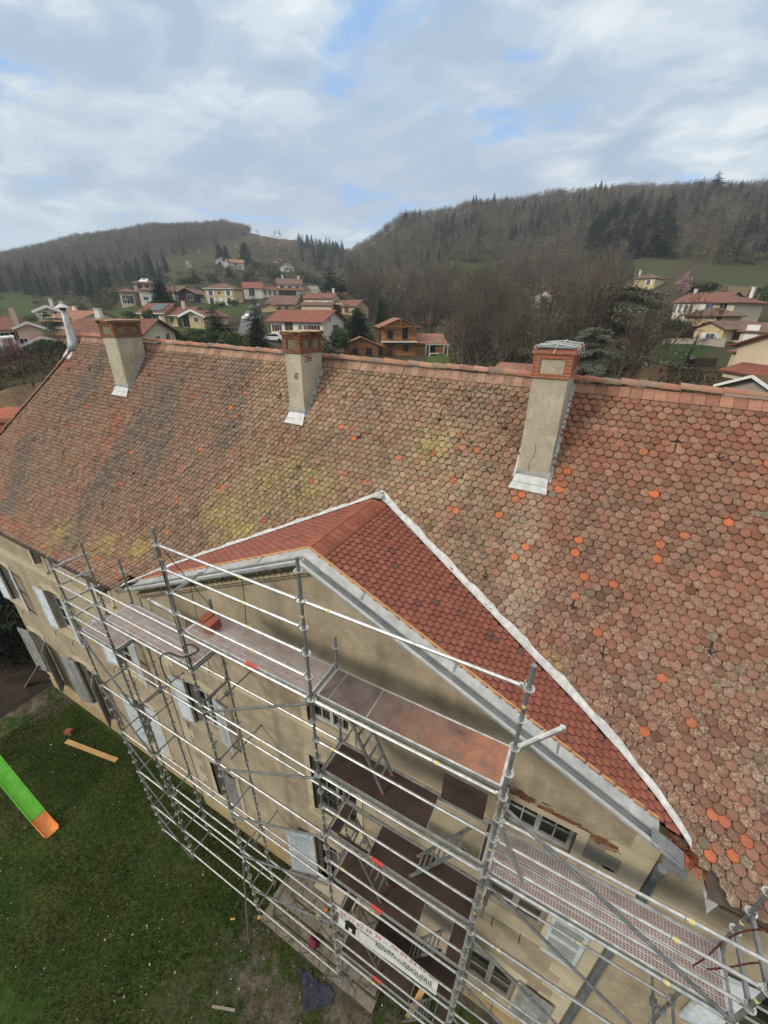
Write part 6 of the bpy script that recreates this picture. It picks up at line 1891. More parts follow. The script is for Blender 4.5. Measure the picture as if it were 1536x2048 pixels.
    H.wing(0, hw, 0, 8, h, 'front', 0.40, 'larch boards', 'pink roof', 0.7)
    ht = H.h(653, 773); x0, x1 = w*0.385, w*0.71
    H.wing(x0, x1, 1.5, 9.5, ht, 'front', 0.40, 'larch boards', 'pink roof', 0.9); H.wing(x1, w*1.0, 2.0, 9.5, h+0.35, 'side', 0.36, 'larch boards', 'pink roof', 0.5); H.wing(hw, x0+0.2, 2.6, 8, h-0.2, 'side', 0.3, 'larch boards', 'pink roof', 0.2)
    for u in (0.115, 0.245): H.win(w*u, h-1.75, 1.0, 1.15, frame='brown paint')
    for u in (0.455, 0.60): H.win(w*u, ht-2.2, 1.0, 1.3 if u < 0.5 else 1.9, y=1.5, frame='brown paint')
    H.win(w*0.61, 1.1, 1.0, 1.0, y=1.5, frame='brown paint')
    H.part('door', 'maroon paint', lambda b: b.box2((w*0.435, 1.44, 0), (w*0.475, 1.52, 2.25)))
    def dframe(b):
        for u in (0.415, 0.432, 0.478, 0.497): b.box2((w*u-0.06, 1.42, 0), (w*u+0.06, 1.50, 2.35))
        b.box2((w*0.41, 1.42, 2.35), (w*0.50, 1.50, 2.45))
    H.part('door_frame', 'brown paint', dframe)
    H.part('canopy', 'white paint', lambda b: b.box2((x0-0.3, 0.3, ht*0.49), (x1+0.1, 1.6, ht*0.49+0.14)))
    xm = (x0+x1)/2; kk = ht+0.4*(x1-x0)/2
    def truss(b):
        b.bar((x0-0.6, 0.62, ht-0.05), (x1+0.6, 0.62, ht-0.05), 0.16, 0.2); b.bar((xm, 0.62, ht), (xm, 0.62, kk-0.2), 0.16, 0.16)
        for sg in (-1, 1): b.bar((xm+sg*(x1-x0)*0.33, 0.62, ht), (xm, 0.62, kk-0.5), 0.14, 0.14)
    H.part('gable_truss', 'larch boards', truss)
    def perg(b):
        for x in (w*0.815, w*0.995):
            for y in (-1.2, 1.6): b.box((x, y, 1.15), (0.18, 0.18, 2.5))
        b.bar((w*0.79, -1.2, 2.45), (w*1.02, -1.2, 2.45), 0.16, 0.22); b.bar((w*0.79, 1.6, 2.45), (w*1.02, 1.6, 2.45), 0.16, 0.22); b.box2((w*0.80, -1.4, -0.5), (w*1.0, 2.0, -0.05))
    H.part('pergola', 'pale concrete', perg); H.part('glass_door', 'dark glass', lambda b: b.box2((w*0.83, 1.94, 0), (w*0.91, 2.02, 2.1))); H.part('terrace', 'pale concrete', lambda b: b.box2((w*0.36, -1.0, -0.8), (w*0.80, 1.5, -0.02)))
    tb = thing('garden_table', 'pale garden table on the chalet terrace', 'table', H.A, None, H.ang); b = MB(); b.box((w*0.88, 0.3, 0.72), (1.7, 0.8, 0.05))
    for sx in (-0.75, 0.75):
        for sy in (-0.33, 0.33): b.box((w*0.88+sx, 0.3+sy, 0.33), (0.07, 0.07, 0.74))
    b.build('table_top', 'white paint', tb)
    H = House('shed', 'small brown roofed lean-to at the left foot of the timber chalet', 'shed', (650, 722, 78), (686, 722, 78)); w = H.w
    H.wing(0, w, 0, 5, 1.6, 'lean', 0.35, 'larch boards', 'brown roof', 0.3)
    # --- houses higher up the left hill
    H = House('house', 'white gabled house with a terrace high on the left hillside', 'house', (432, 534, 300), (457, 531, 300)); w = H.w
    h = H.h(519); H.wing(0, w, 0, 12, h, 'front', 0.44, 'white render', 'orange roof', 0.8); H.wing(w, w*2.25, 3, 12, h-0.8, 'side', 0.42, 'white render', 'orange roof', 0.6); H.win(w*0.35, 0.3, 1.6, 2.0); H.win(w*0.68, 2.6, 1.6, 1.6); H.win(w*1.6, 0.8, 1.6, 1.6, y=3)
    H.part('terrace_roof', 'pale concrete', lambda b: b.box2((-w*0.8, 0, h*0.62), (0, 5, h*0.62+0.3)))
    H = House('house', 'white gabled house beside the dark trees below the hill crest', 'house', (560, 543, 322), (588, 541, 320)); w = H.w
    h = H.h(532); H.wing(0, w, 0, 14, h, 'front', 0.55, 'white render', 'brown roof', 0.9); H.win(w*0.5, 0.4, 1.6, 1.6); H.win(w*0.75, 0.4, 1.2, 1.4)
    H = House('house', 'half hidden pale house with a tan roof behind the hillside gable', 'house', (546, 528, 345), (557, 527, 345)); w = H.w
    h = H.h(521); H.wing(0, w, 0, 12, h, 'front', 0.4, 'white render', 'orange roof', 0.6); H.wing(w, w*2.8, 4, 12, h, 'side', 0.5, 'white render', 'brown roof', 0.5)
    H = House('cabin', 'tiny white gabled cabin among the dark trees right of the hill houses', 'cabin', (641, 532, 380), (651, 532, 380)); w = H.w
    H.wing(0, w, 0, 8, H.h(526), 'front', 0.5, 'white render', 'brown roof', 0.5); H.win(w/2, 1, 1.2, 1.3)
    H = House('outbuilding', 'small grey box with a white shutter on the slope left of the terrace house', 'outbuilding', (372, 532, 310), (384, 532, 310)); w = H.w
    H.wing(0, w, 0, 7, H.h(524), 'side', 0.2, 'grey render', 'brown roof', 0.3); H.win(w*0.3, 1, 1.6, 1.6, glass='white paint')
    H = House('house', 'pale house with a straw coloured roof deep between the two hills', 'house', (690, 592, 200), (710, 590, 200)); w = H.w
    h = H.h(580); H.wing(0, w, 0, 10, h, 'front', 0.45, 'beige render', 'brown roof', 0.6); H.win(w*0.4, 0.6, 1.2, 1.3)
    H = House('shed', 'tan open fronted shed with a brown roof above the chalet', 'shed', (684, 626, 116), (711, 625, 114)); w = H.w
    H.wing(0, w, 0, 7, H.h(612), 'side', 0.4, 'tan render', 'brown-red roof', 0.4); H.part('door', 'brown paint', lambda b: b.box2((w*0.2, -0.03, 0), (w*0.5, 0.02, 1.9)))
    # --- white house among the bare trees
    H = House('house', 'white house with double gables and turquoise shutters among bare trees', 'house', (1046, 647, 128), (1104, 646, 126)); w = H.w
    h = H.h(588); H.wing(w*0.30, w, 0, 10, h, 'front', 0.42, 'white render', 'brown-red roof', 0.5); H.wing(0, w*0.52, 2, 11, h-0.2, 'front', 0.40, 'grey render', 'orange roof', 0.5); H.wing(-1, w*0.9, -3, 0.0, h*0.36, 'lean', 0.25, 'white render', 'brown roof', 0.3)
    H.win(w*0.60, h-2.6, 1.1, 1.7, glass='blue paint', shut='white paint'); H.win(w*0.2, h-2.4, 1.2, 1.4, y=2); H.win(w*0.85, h-3.6, 0.8, 1.6)
    for u in (0.05, 0.25, 0.45, 0.7): H.win(w*u, 0.3, 0.9, 1.7, y=-3)
    H = House('house', 'low house with a faded orange roof behind the cedar top', 'house', (1160, 600, 150), (1212, 598, 150)); w = H.w
    H.wing(0, w, 0, 9, H.h(588), 'side', 0.36, 'tan render', 'orange roof', 0.5)
    H = House('house', 'yellow house with a hipped roof and white chimney above the cedar', 'house', (1263, 577, 168), (1306, 577, 166)); w = H.w
    h = H.h(557); H.wing(0, w, 0, 9, h, 'hip', 0.40, 'yellow render', 'brown roof', 0.5); H.win(w*0.72, h-1.9, 0.9, 1.3, shut='white paint'); H.wing(-w*0.7, w*0.1, 1, 8, h*0.35, 'hip', 0.3, 'yellow render', 'orange roof', 0.3); H.chim(0.4, 3.0, h, h+2.4, 0.5)
    # --- long farmhouse on the right
    H = House('farmhouse', 'long cream farmhouse with a brown roof and slim dark windows', 'house', (1340, 646, 112), (1427, 642, 108)); w = H.w
    h = H.h(604); H.wing(0, w, 0, 9, h, 'side', 0.36, 'white render', 'brown-red roof', 0.5); H.wing(w*0.98, w*1.42, -1.5, 8.5, h-0.1, 'hip', 0.38, 'beige render', 'brown-red roof', 0.7)
    for u in (0.14, 0.40): H.win(w*u, h-2.0, 0.5, 1.5, frame='white render'); H.win(w*u-1.0, h-2.0, 0.5, 1.5, frame='white render')
    H.win(w*0.83, h-2.2, 1.7, 1.8, glass='blue paint', frame='grey render'); H.win(w*1.2, h-1.9, 1.2, 1.5, y=-1.5); H.chim(w*1.36, 4, h+0.6, h+2.3, 0.5); H.chim(w*0.05, 5, h+1, h+2.4, 0.5)
    H = House('annex', 'square yellow annex with a pyramid roof in front of the long farmhouse', 'annex', (1365, 648, 96), (1440, 648, 94)); w = H.w
    H.wing(0, w, 0, 8.5, H.h(629), 'hip', 0.36, 'yellow render', 'brown roof', 0.7); H.win(w*0.93, 0.5, 0.6, 1.6, glass='dark opening', frame='brown paint')
    H = House('bungalow', 'tan gabled bungalow with pale blue shutters behind a low wall', 'house', (1384, 679, 80), (1441, 681, 78)); w = H.w
    h = H.h(655); H.wing(0, w, 0, 9, h, 'front', 0.42, 'yellow render', 'brown roof', 0.5); H.wing(w, w*2.5, 2.5, 9, h-0.3, 'side', 0.30, 'beige render', 'brown roof', 0.4)
    H.win(w*0.60, h-2.0, 1.1, 1.3, glass='blue paint', shut='white paint', frame='white paint'); H.win(w*1.12, h-1.4, 0.7, 0.8, y=2.5, frame='brown paint'); H.part('door', 'white paint', lambda b: b.box2((w*1.35, 2.46, 0), (w*1.75, 2.52, 2.1)))
    W = thing('garden_wall', 'low pale concrete wall running in front of the tan bungalow', 'wall', far(1330, 687, 76))
    a, c = far(1325, 687, 77), far(1450, 688, 73); b = MB(); b.bar(a+Vector((0, 0, 0.1)), c+Vector((0, 0, 0.1)), 0.25, 1.2); b.build('wall', 'grey render', W)
    # --- big cream gable at the right edge
    H = House('house', 'big cream gable house with a stone side wall at the right picture edge', 'house', (1456, 752, 47), (1640, 795, 41)); w = H.w
    h = H.h(690, 1474); H.wing(0, w, 0, 14, h, 'front', 0.33, 'cream render', 'red roof', 0.5)
    H.part('stone_wall', 'rubble wall', lambda b: b.box2((-0.1, 0.3, -1.5), (0.02, 13, h-0.3)))
    H.wing(w*0.16, w*1.0, -1.6, 0.0, h*0.30, 'lean', 0.30, 'cream render', 'red roof', 0.3); H.wing(-2.9, -0.12, 2.0, 8.0, h*0.72, 'lean', 0.10, 'cream render', 'pink roof', 0.3)
    H.win(5.0, 0.8, 1.0, 1.7, face='L', X=-2.9, frame='grey render'); H.part('gate', 'pale concrete', lambda b: b.box2((-2.95, 2.6, 0.2), (-2.9, 4.4, 2.2)))
    # --- near roofs just behind the ridge on the right
    H = House('house', 'grey gabled house with white verge boards close behind the ridge, right', 'house', (1440, 806, 31), (1548, 834, 29)); w = H.w
    h = H.h(768, 1432); H.wing(0, w, 0, 12, h, 'front', 0.40, 'grey render', 'mossy roof', 0.4, fascia='white paint')
    H.wing(-5.2, -0.3, 3.5, 6.5, h-1.3, 'lean', 0.16, 'cream render', 'orange roof', 0.4)
    H = House('barn', 'stone barn with a mossy hipped roof among bare branches behind the ridge', 'barn', (1224, 785, 40), (1284, 790, 38.5)); w = H.w
    H.wing(0, w, 0, 5.0, H.h(762), 'hip', 0.85, 'rubble wall', 'mossy roof', 0.3)
    H = House('house', 'low salmon roofed house peeping over the ridge left of the tall stack', 'house', (985, 775, 44), (1050, 780, 43)); w = H.w
    h = H.h(744); H.wing(0, w*1.05, 0, 5.0, h, 'side', 0.25, 'beige render', 'pink roof', 0.4, fascia=None); H.wing(w*1.2, w*1.8, 1, 5.0, h, 'side', 0.2, 'grey render', 'brown roof', 0.3)
    H = House('house', 'mossy pyramid roofed house low at the left picture edge', 'house', (-30, 850, 40), (48, 850, 38)); w = H.w
    H.wing(0, w, 0, 9, H.h(805), 'hip', 0.5, 'grey render', 'mossy roof', 0.5)
    H = House('outbuilding', 'stone outbuilding crowned by a wide brick chimney beyond the hip', 'outbuilding', (-20, 905, 27), (50, 912, 25.5)); w = H.w
    zc = H.h(872, 30); H.wing(0, w, 0, 1.6, zc, 'side', 0.05, 'beige render', 'mossy roof', 0.1, z0=-6); zt = H.h(822, 20)
    H.part('brick_head', 'chimney brick', lambda b: (b.box2((-0.1, -0.1, zc), (w+0.1, 1.7, zt-0.2)), b.box2((-0.3, -0.3, zt-0.2), (w+0.3, 1.9, zt))))
village()
# paving and screens of the court beside the cream gable
def court():
    o = thing('garden_screen', 'dark slatted screens around a small paved court beside the cream gable', 'screen', far(1385, 730, 50))
    b = MB()
    for i, (px, py, D) in enumerate(((1392, 718, 54), (1415, 716, 54), (1378, 738, 49), (1416, 742, 48))):
        p = far(px, py, D); b.box((p.x, p.y, p.z-0.6), (1.9, 0.08, 1.2), Matrix.Rotation(0.3, 3, 'Z'))
    b.build('slat_panel', 'dark timber', o)
    f = thing('wire_fence', 'thin dark wire fence slanting across the green field on the right', 'fence', far(1380, 712, 55))
    b = MB(); pts = [far(px, py, D) for px, py, D in ((1393, 684, 74), (1386, 698, 66), (1379, 714, 59), (1372, 730, 53), (1366, 742, 48))]
    for p in pts: b = MB(); b.tube(p-Vector((0, 0, 0.5)), p+Vector((0, 0, 1.6)), 0.05, 5); b.build('post', 'dark iron', f)
    b = MB()
    for p, q in zip(pts[:-1], pts[1:]):
        for h in (0.2, 0.6, 1.0, 1.4): b.tube(p+Vector((0, 0, h)), q+Vector((0, 0, h)), 0.018, 4)
    b.build('wire', 'dark iron', f)
court()
build_terrain()
# asphalt drive and a parked car by the big spruce
def drive():
    b = MB(); pts = [(470, 662, 88), (500, 662, 88), (505, 630, 118), (520, 606, 150), (500, 606, 150), (482, 634, 116)]
    P = []
    for p in pts:
        q = far(*p); P.append(q)
    L = [P[0], P[5], P[4]]; Rr = [P[1], P[2], P[3]]
    n = 14
    def lerp(A, t):
        t *= len(A)-1; i = min(int(t), len(A)-2); return A[i].lerp(A[i+1], t-i)
    rows = []
    for k in range(n+1):
        a, c = lerp(L, k/n), lerp(Rr, k/n); rows.append([a.lerp(c, s/4) for s in range(5)])
    for r in rows:
        for q in r: q.z = gz(q.x, q.y)+0.12
    for k in range(n):
        for s in range(4): b.quad(rows[k][s], rows[k][s+1], rows[k+1][s+1], rows[k+1][s])
    o = b.build('asphalt_drive', 'asphalt', fix=True); o['kind'] = 'structure'
    def car(px, py, D, rz, label):
        q = far(px, py, D); z = gz(q.x, q.y)
        c = thing('car', label, 'car', (q.x, q.y, z+0.1), None, rz)
        b = MB(); side = [(-2.1, 0.35), (-2.1, 0.85), (-1.35, 0.98), (-0.75, 1.45), (0.75, 1.48), (1.55, 1.0), (2.1, 0.9), (2.1, 0.35)]
        b.slab([(x, -0.85, zz_) for x, zz_ in side], (0, 1.7, 0)); b.build('body', 'car paint', c)
        b = MB(); b.slab([(-1.15, -0.87, 1.02), (-0.72, -0.87, 1.38), (0.70, -0.87, 1.40), (1.35, -0.87, 1.02)], (0, 1.74, 0)); b.build('window', 'dark glass', c)
        for x in (-1.3, 1.3):
            for y in (-0.8, 0.8): w_ = MB(); w_.tube((x, y-0.1, 0.32), (x, y+0.1, 0.32), 0.32, 12); w_.build('wheel', 'tyre', c)
    car(503, 638, 112, 1.3, 'silver car parked on the drive beside the big spruce')
    car(549, 684, 88, 0.4, 'white car half hidden by the big spruce below the white house')
drive()
# ------------------------------------------------------------------ trees
class TM:
    """collects triangles and tubes with face tints"""
    def __init__(s): s.V = []; s.F = []; s.T = []
    def tri(s, a, b, c, t):
        o = len(s.V); s.V += [a, b, c]; s.F.append((o, o+1, o+2)); s.T.append(t)
    def tube(s, p, q, r, r2, n, t):
        d = np.array(q)-np.array(p); L = np.linalg.norm(d)
        if L < 1e-6: return
        d = d/L; a = np.cross(d, (0.3, 0.9, 0.2)); a /= np.linalg.norm(a); b = np.cross(d, a)
        o = len(s.V)
        for c, rr in ((p, r), (q, r2)):
            for k in range(n):
                w = 2*math.pi*k/n; s.V.append(tuple(np.array(c)+a*rr*math.cos(w)+b*rr*math.sin(w)))
        for k in range(n):
            k2 = (k+1) % n
            s.F += [(o+k, o+k2, o+n+k2), (o+k, o+n+k2, o+n+k)]; s.T += [t, t]
    def mesh(s, name, mat):
        o = np_mesh(name, np.array(s.V), np.array(s.F), mat, tint=np.array(s.T)); me = o.data
        bpy.data.objects.remove(o); return me
    def arrays(s): return np.array(s.V, float), np.array(s.F), np.array(s.T)

def unit(v): return v/max(np.linalg.norm(v), 1e-9)
def gen_bare(seed, H=10.0, spread=0.75, col=(0.105, 0.088, 0.070), fine=1.0, trunk_h=0.28, lean=(0, 0)):
    R = np.random.default_rng(seed); tr, cr = TM(), TM()
    col = np.array(col)
    def rnd_dir(d, ang):
        a = unit(np.cross(d, R.normal(size=3))); return unit(d*math.cos(ang)+a*math.sin(ang))
    def branch(p, d, L, r, lvl):
        n = (4, 3, 2, 2, 1)[lvl]
        q = p
        tips = []
        for i in range(n):
            d = unit(d+R.normal(size=3)*0.10+np.array([lean[0]*0.05, lean[1]*0.05, 0.10*(lvl > 0)]))
            e = q+d*L/n; r0 = r*(1-0.6*i/n); r1 = r*(1-0.6*(i+1)/n)
            t = tuple(col*(0.75+0.5*R.random()))
            (tr if lvl == 0 else cr).tube(q, e, r0, r1, (7, 5, 4, 3, 3)[lvl], t); q = e
            tips.append((q.copy(), d.copy(), r1))
        return tips
    d0 = unit(np.array([lean[0]*0.3, lean[1]*0.3, 1.0]))
    t0 = branch(np.zeros(3), d0, H*0.62, H*0.017, 0)
    for k in range(int(9)):
        u = trunk_h+(1-trunk_h)*k/8.0
        i = min(int(u*4), 3); p, d, r = t0[i]
        base = np.array(t0[i-1][0] if i > 0 else (0, 0, 0)); f = u*4-i
        p = base+(p-base)*min(1, f)
        L = H*(0.42-0.16*u)*R.uniform(0.8, 1.2)
        d1 = rnd_dir(d, R.uniform(0.45, 0.95)*spread if k < 7 else R.uniform(0.1, 0.45)*spread)
        t1 = branch(p, d1, L, H*0.0075*(1.2-0.6*u), 1)
        for q, dd, rr in t1:
            for _ in range(3):
                d2 = rnd_dir(dd, R.uniform(0.35, 0.9)*(0.6+0.4*spread))
                t2 = branch(q, d2, L*R.uniform(0.35, 0.6), rr*0.6, 2)
                for q2, dd2, r2 in t2:
                    for _ in range(int(round(4*fine))):
                        d3 = rnd_dir(dd2, R.uniform(0.3, 1.0)); L3 = L*R.uniform(0.14, 0.30)
                        s = unit(np.cross(d3, R.normal(size=3)))*H*0.0013
                        t = tuple(col*(0.7+0.7*R.random())); e = q2+d3*L3
                        cr.tri(tuple(q2-s), tuple(q2+s), tuple(e), t)
                        for _ in range(2):
                            m = q2+d3*L3*R.uniform(0.3, 0.9); d4 = rnd_dir(d3, R.uniform(0.4, 0.9)); cr.tri(tuple(m-s*0.8), tuple(m+s*0.8), tuple(m+d4*L3*R.uniform(0.35, 0.7)), t)
    return tr, cr
def gen_conifer(seed, H=10.0, W=2.2, layers=30, nb=9, col=(0.022, 0.040, 0.024), tip=(0.050, 0.075, 0.040), droop=0.35, shape=0.85, jag=0.25, base=0.05):
    R = np.random.default_rng(seed); tr, cr = TM(), TM()
    tr.tube((0, 0, -0.5), (0, 0, H*0.97), H*0.016, 0.02, 7, (0.08, 0.06, 0.045))
    col, tip = np.array(col), np.array(tip)
    for i in range(layers):
        u = i/(layers-1); z = H*(base+(0.98-base)*u)
        rad_ = W*(1-u)**shape*(1+R.normal(0, 0.06))+0.08
        n = max(4, int(nb*(1-u*0.5)))
        a0 = R.uniform(0, 6.28)
        for k in range(n):
            a = a0+6.283*k/n+R.normal(0, 0.15); L = rad_*max(0.35, 1+R.normal(0, jag))
            d = np.array([math.cos(a), math.sin(a), 0.0]); s = np.array([-d[1], d[0], 0])
            m = 5
            for j in range(m):
                f = (j+0.6)/m; p = d*L*f+np.array([0, 0, z-droop*L*f*f+0.10*L*f])
                for sg in (-1, 1):
                    w = L*(0.42-0.22*f)*R.uniform(0.7, 1.2)
                    q = p+s*sg*w+d*w*0.55+np.array([0, 0, -w*0.35+R.normal(0, 0.05*L)])
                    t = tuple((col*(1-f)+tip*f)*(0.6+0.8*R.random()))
                    cr.tri(tuple(p-d*0.12*L), tuple(p+d*0.16*L), tuple(q), t)
                if R.random() < 0.7:
                    cr.tri(tuple(p-s*0.08*L), tuple(p+s*0.08*L), tuple(p+np.array([0, 0, 0.10*L])+d*0.14*L), tuple(tip*(0.7+0.6*R.random())))
    return tr, cr
def gen_shrub(seed, W=1.5, H=1.8, n=1500, col=(0.03, 0.055, 0.02), col2=(0.06, 0.09, 0.035), leaf=0.10, stem=True, blobs=9, flat=1.0):
    R = np.random.default_rng(seed); tr, cr = TM(), TM()
    for k in range(5):
        a = R.uniform(0, 6.28); tr.tube((0, 0, -0.3), (math.cos(a)*W*0.4, math.sin(a)*W*0.4, H*0.6), 0.04*H/1.8, 0.012, 4, (0.07, 0.055, 0.04))
    C = np.stack([R.normal(0, 0.42*W, blobs), R.normal(0, 0.42*W, blobs), R.uniform(0.30, 0.80, blobs)*H], -1); rr = R.uniform(0.30, 0.52, blobs)*W
    for i in range(n):
        k = R.integers(blobs); v = unit(R.normal(size=3)); p = C[k]+v*rr[k]*(R.uniform(0.55, 1.05))*np.array([1, 1, 0.8*flat])
        if p[2] < 0.02: p[2] = abs(p[2])*0.3
        a, b = R.normal(size=3)*leaf, R.normal(size=3)*leaf
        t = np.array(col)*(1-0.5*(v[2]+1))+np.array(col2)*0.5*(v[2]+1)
        cr.tri(tuple(p), tuple(p+a), tuple(p+b), tuple(t*(0.6+0.8*R.random())))
    return tr, cr
def gen_cedar(seed, H=13.0, W=8.0):
    R = np.random.default_rng(seed); tr, cr = TM(), TM(); bark = (0.075, 0.062, 0.05)
    tr.tube((0, 0, -1.5), (0.2, 0, H*0.35), H*0.030, H*0.022, 8, bark); tr.tube((0.2, 0, H*0.35), (0.5, 0.2, H*0.92), H*0.022, 0.06, 7, bark)
    for k in range(34):
        u = R.uniform(0.14, 0.97); z = H*u*0.95
        L = W*(1.0-0.62*u**2.0)*R.uniform(0.55, 1.12); a = k*2.399+R.normal(0, 0.3)
        d = np.array([math.cos(a), math.sin(a), 0.0]); s = np.array([-d[1], d[0], 0])
        pts = []; p = np.array([0.3*u, 0.1, z])
        rise = R.uniform(0.10, 0.40)
        m = 9
        for j in range(m+1):
            f = j/m; q = np.array([0.3*u, 0.1, z])+d*L*f+np.array([0, 0, L*(rise*f-0.42*f*f)])+s*L*0.05*math.sin(3*f+k)
            pts.append(q)
        for j in range(m): cr.tube(pts[j], pts[j+1], 0.10*(1-j/m)*H/13+0.018, 0.10*(1-(j+1)/m)*H/13+0.018, 4, bark)
        # flat sprays of needles along the limb
        for j in range(2, m+1):
            f = j/m
            for _ in range(19):
                w = L*0.30*(1.15-0.55*f)
                c = pts[j]+s*R.uniform(-w, w)+d*R.uniform(-0.6, 0.6)+np.array([0, 0, R.normal(0.05, 0.10)-0.10*abs(R.normal())])
                for _ in range(8):
                    p0 = c+R.normal(size=3)*np.array([0.30, 0.30, 0.07]); v = unit(d*0.5+R.normal(size=3)*np.array([1, 1, 0.45])); l = R.uniform(0.16, 0.42)
                    sd = unit(np.cross(v, (0.1, 0.1, 1)))*l*R.uniform(0.12, 0.26)
                    up = R.random()
                    t = (np.array((0.13, 0.145, 0.112))*(1-up)+np.array((0.36, 0.38, 0.29))*up)*(0.7+0.5*R.random())
                    cr.tri(tuple(p0-sd), tuple(p0+sd), tuple(p0+v*l+np.array([0, 0, -0.05])), tuple(t))
    return tr, cr

def register(gen, tm='bark', cm='twigs'):
    tr, cr = gen
    return (tr.mesh('trunk', tm), cr.mesh('crown', cm))
def plant(kind, name, label, cat, px, py, D, s, group=None, rz=None, sxy=1.0, sink=0.15, loc=None):
    if loc is None:
        P = far(px, py, D); x, y = P.x, P.y; z = gz(x, y)
    else: x, y, z = loc
    o = bpy.data.objects.new(name, None); COL.objects.link(o)
    o.location = (x, y, z-sink*s); o.scale = (s*sxy, s*sxy, s); o.rotation_euler = (0, 0, rng.uniform(0, 6.28) if rz is None else rz)
    tag(o, label, cat, group)
    for nm, me in zip(('trunk', 'crown'), kind):
        c = bpy.data.objects.new(nm, me); COL.objects.link(c); c.parent = o
    return o
def top_h(px, py_top, py_base, D): return far(px, py_top, D).z-gz(*far(px, py_base, D).xy)

BARE = [register(gen_bare(20+i, 10.0, 0.75+0.12*i, c)) for i, c in enumerate(((0.105, 0.088, 0.07), (0.12, 0.10, 0.082), (0.095, 0.082, 0.062), (0.13, 0.105, 0.09), (0.11, 0.10, 0.075)))]
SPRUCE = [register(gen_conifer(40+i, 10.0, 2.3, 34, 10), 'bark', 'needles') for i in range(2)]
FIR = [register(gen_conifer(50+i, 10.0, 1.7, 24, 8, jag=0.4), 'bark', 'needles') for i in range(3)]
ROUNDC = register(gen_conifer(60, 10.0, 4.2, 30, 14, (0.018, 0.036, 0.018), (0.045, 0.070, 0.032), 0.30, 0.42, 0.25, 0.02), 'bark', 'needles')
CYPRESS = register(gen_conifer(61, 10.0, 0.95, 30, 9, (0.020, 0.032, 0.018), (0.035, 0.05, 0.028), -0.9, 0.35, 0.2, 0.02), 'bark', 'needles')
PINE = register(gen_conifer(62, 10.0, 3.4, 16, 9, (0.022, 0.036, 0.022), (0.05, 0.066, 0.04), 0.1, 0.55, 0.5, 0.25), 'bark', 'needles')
POPLAR = register(gen_bare(70, 10.0, 0.28, (0.20, 0.165, 0.125), 1.4, 0.08))
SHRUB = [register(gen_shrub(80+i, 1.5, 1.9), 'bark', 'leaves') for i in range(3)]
SHRUB_PALE = register(gen_shrub(84, 1.5, 1.6, 1300, (0.07, 0.085, 0.035), (0.13, 0.13, 0.055)), 'bark', 'leaves')
YELLOW = register(gen_shrub(85, 1.6, 1.5, 1200, (0.17, 0.12, 0.02), (0.30, 0.21, 0.035)), 'bark', 'leaves')
PURPLE_T = gen_bare(90, 6.0, 1.05, (0.085, 0.065, 0.06), 1.0, 0.22)
def bloom(gen, c1, c2, n, leaf, seed):
    tr, cr = gen; R = np.random.default_rng(seed); V = np.array(cr.V); F = np.array(cr.F)
    tips = V[F[:, 2]]
    for p in tips[R.integers(len(tips)//3, len(tips), n)]:
        q = p+R.normal(size=3)*leaf*1.5; t = np.array(c1)*(1-R.random())+np.array(c2)*R.random()
        cr.tri(tuple(q), tuple(q+R.normal(size=3)*leaf), tuple(q+R.normal(size=3)*leaf), tuple(t*(0.7+0.6*R.random())))
    return tr, cr
PURPLE = register(bloom(PURPLE_T, (0.13, 0.055, 0.085), (0.20, 0.10, 0.13), 2600, 0.07, 1), 'bark', 'blossom')
PINKM = register(bloom(gen_bare(91, 6.0, 0.9, (0.10, 0.08, 0.07), 1.0, 0.2), (0.40, 0.24, 0.27), (0.55, 0.40, 0.42), 3400, 0.11, 2), 'bark', 'blossom')
WHITEB = register(bloom(gen_bare(92, 6.0, 0.9, (0.12, 0.10, 0.085), 1.0, 0.2), (0.36, 0.35, 0.28), (0.45, 0.44, 0.36), 2200, 0.10, 3), 'bark', 'blossom')
CEDAR = register(gen_cedar(95), 'bark', 'cedar needles')
POLLARD = register(gen_bare(96, 5.0, 1.5, (0.16, 0.135, 0.105), 0.6, 0.8))
BUSHY = register(gen_bare(97, 5.0, 1.35, (0.17, 0.125, 0.08), 2.2, 0.02))
DARKB = register(gen_bare(98, 10.0, 1.15, (0.085, 0.064, 0.052), 2.4, 0.18, (0.9, 0.1)))

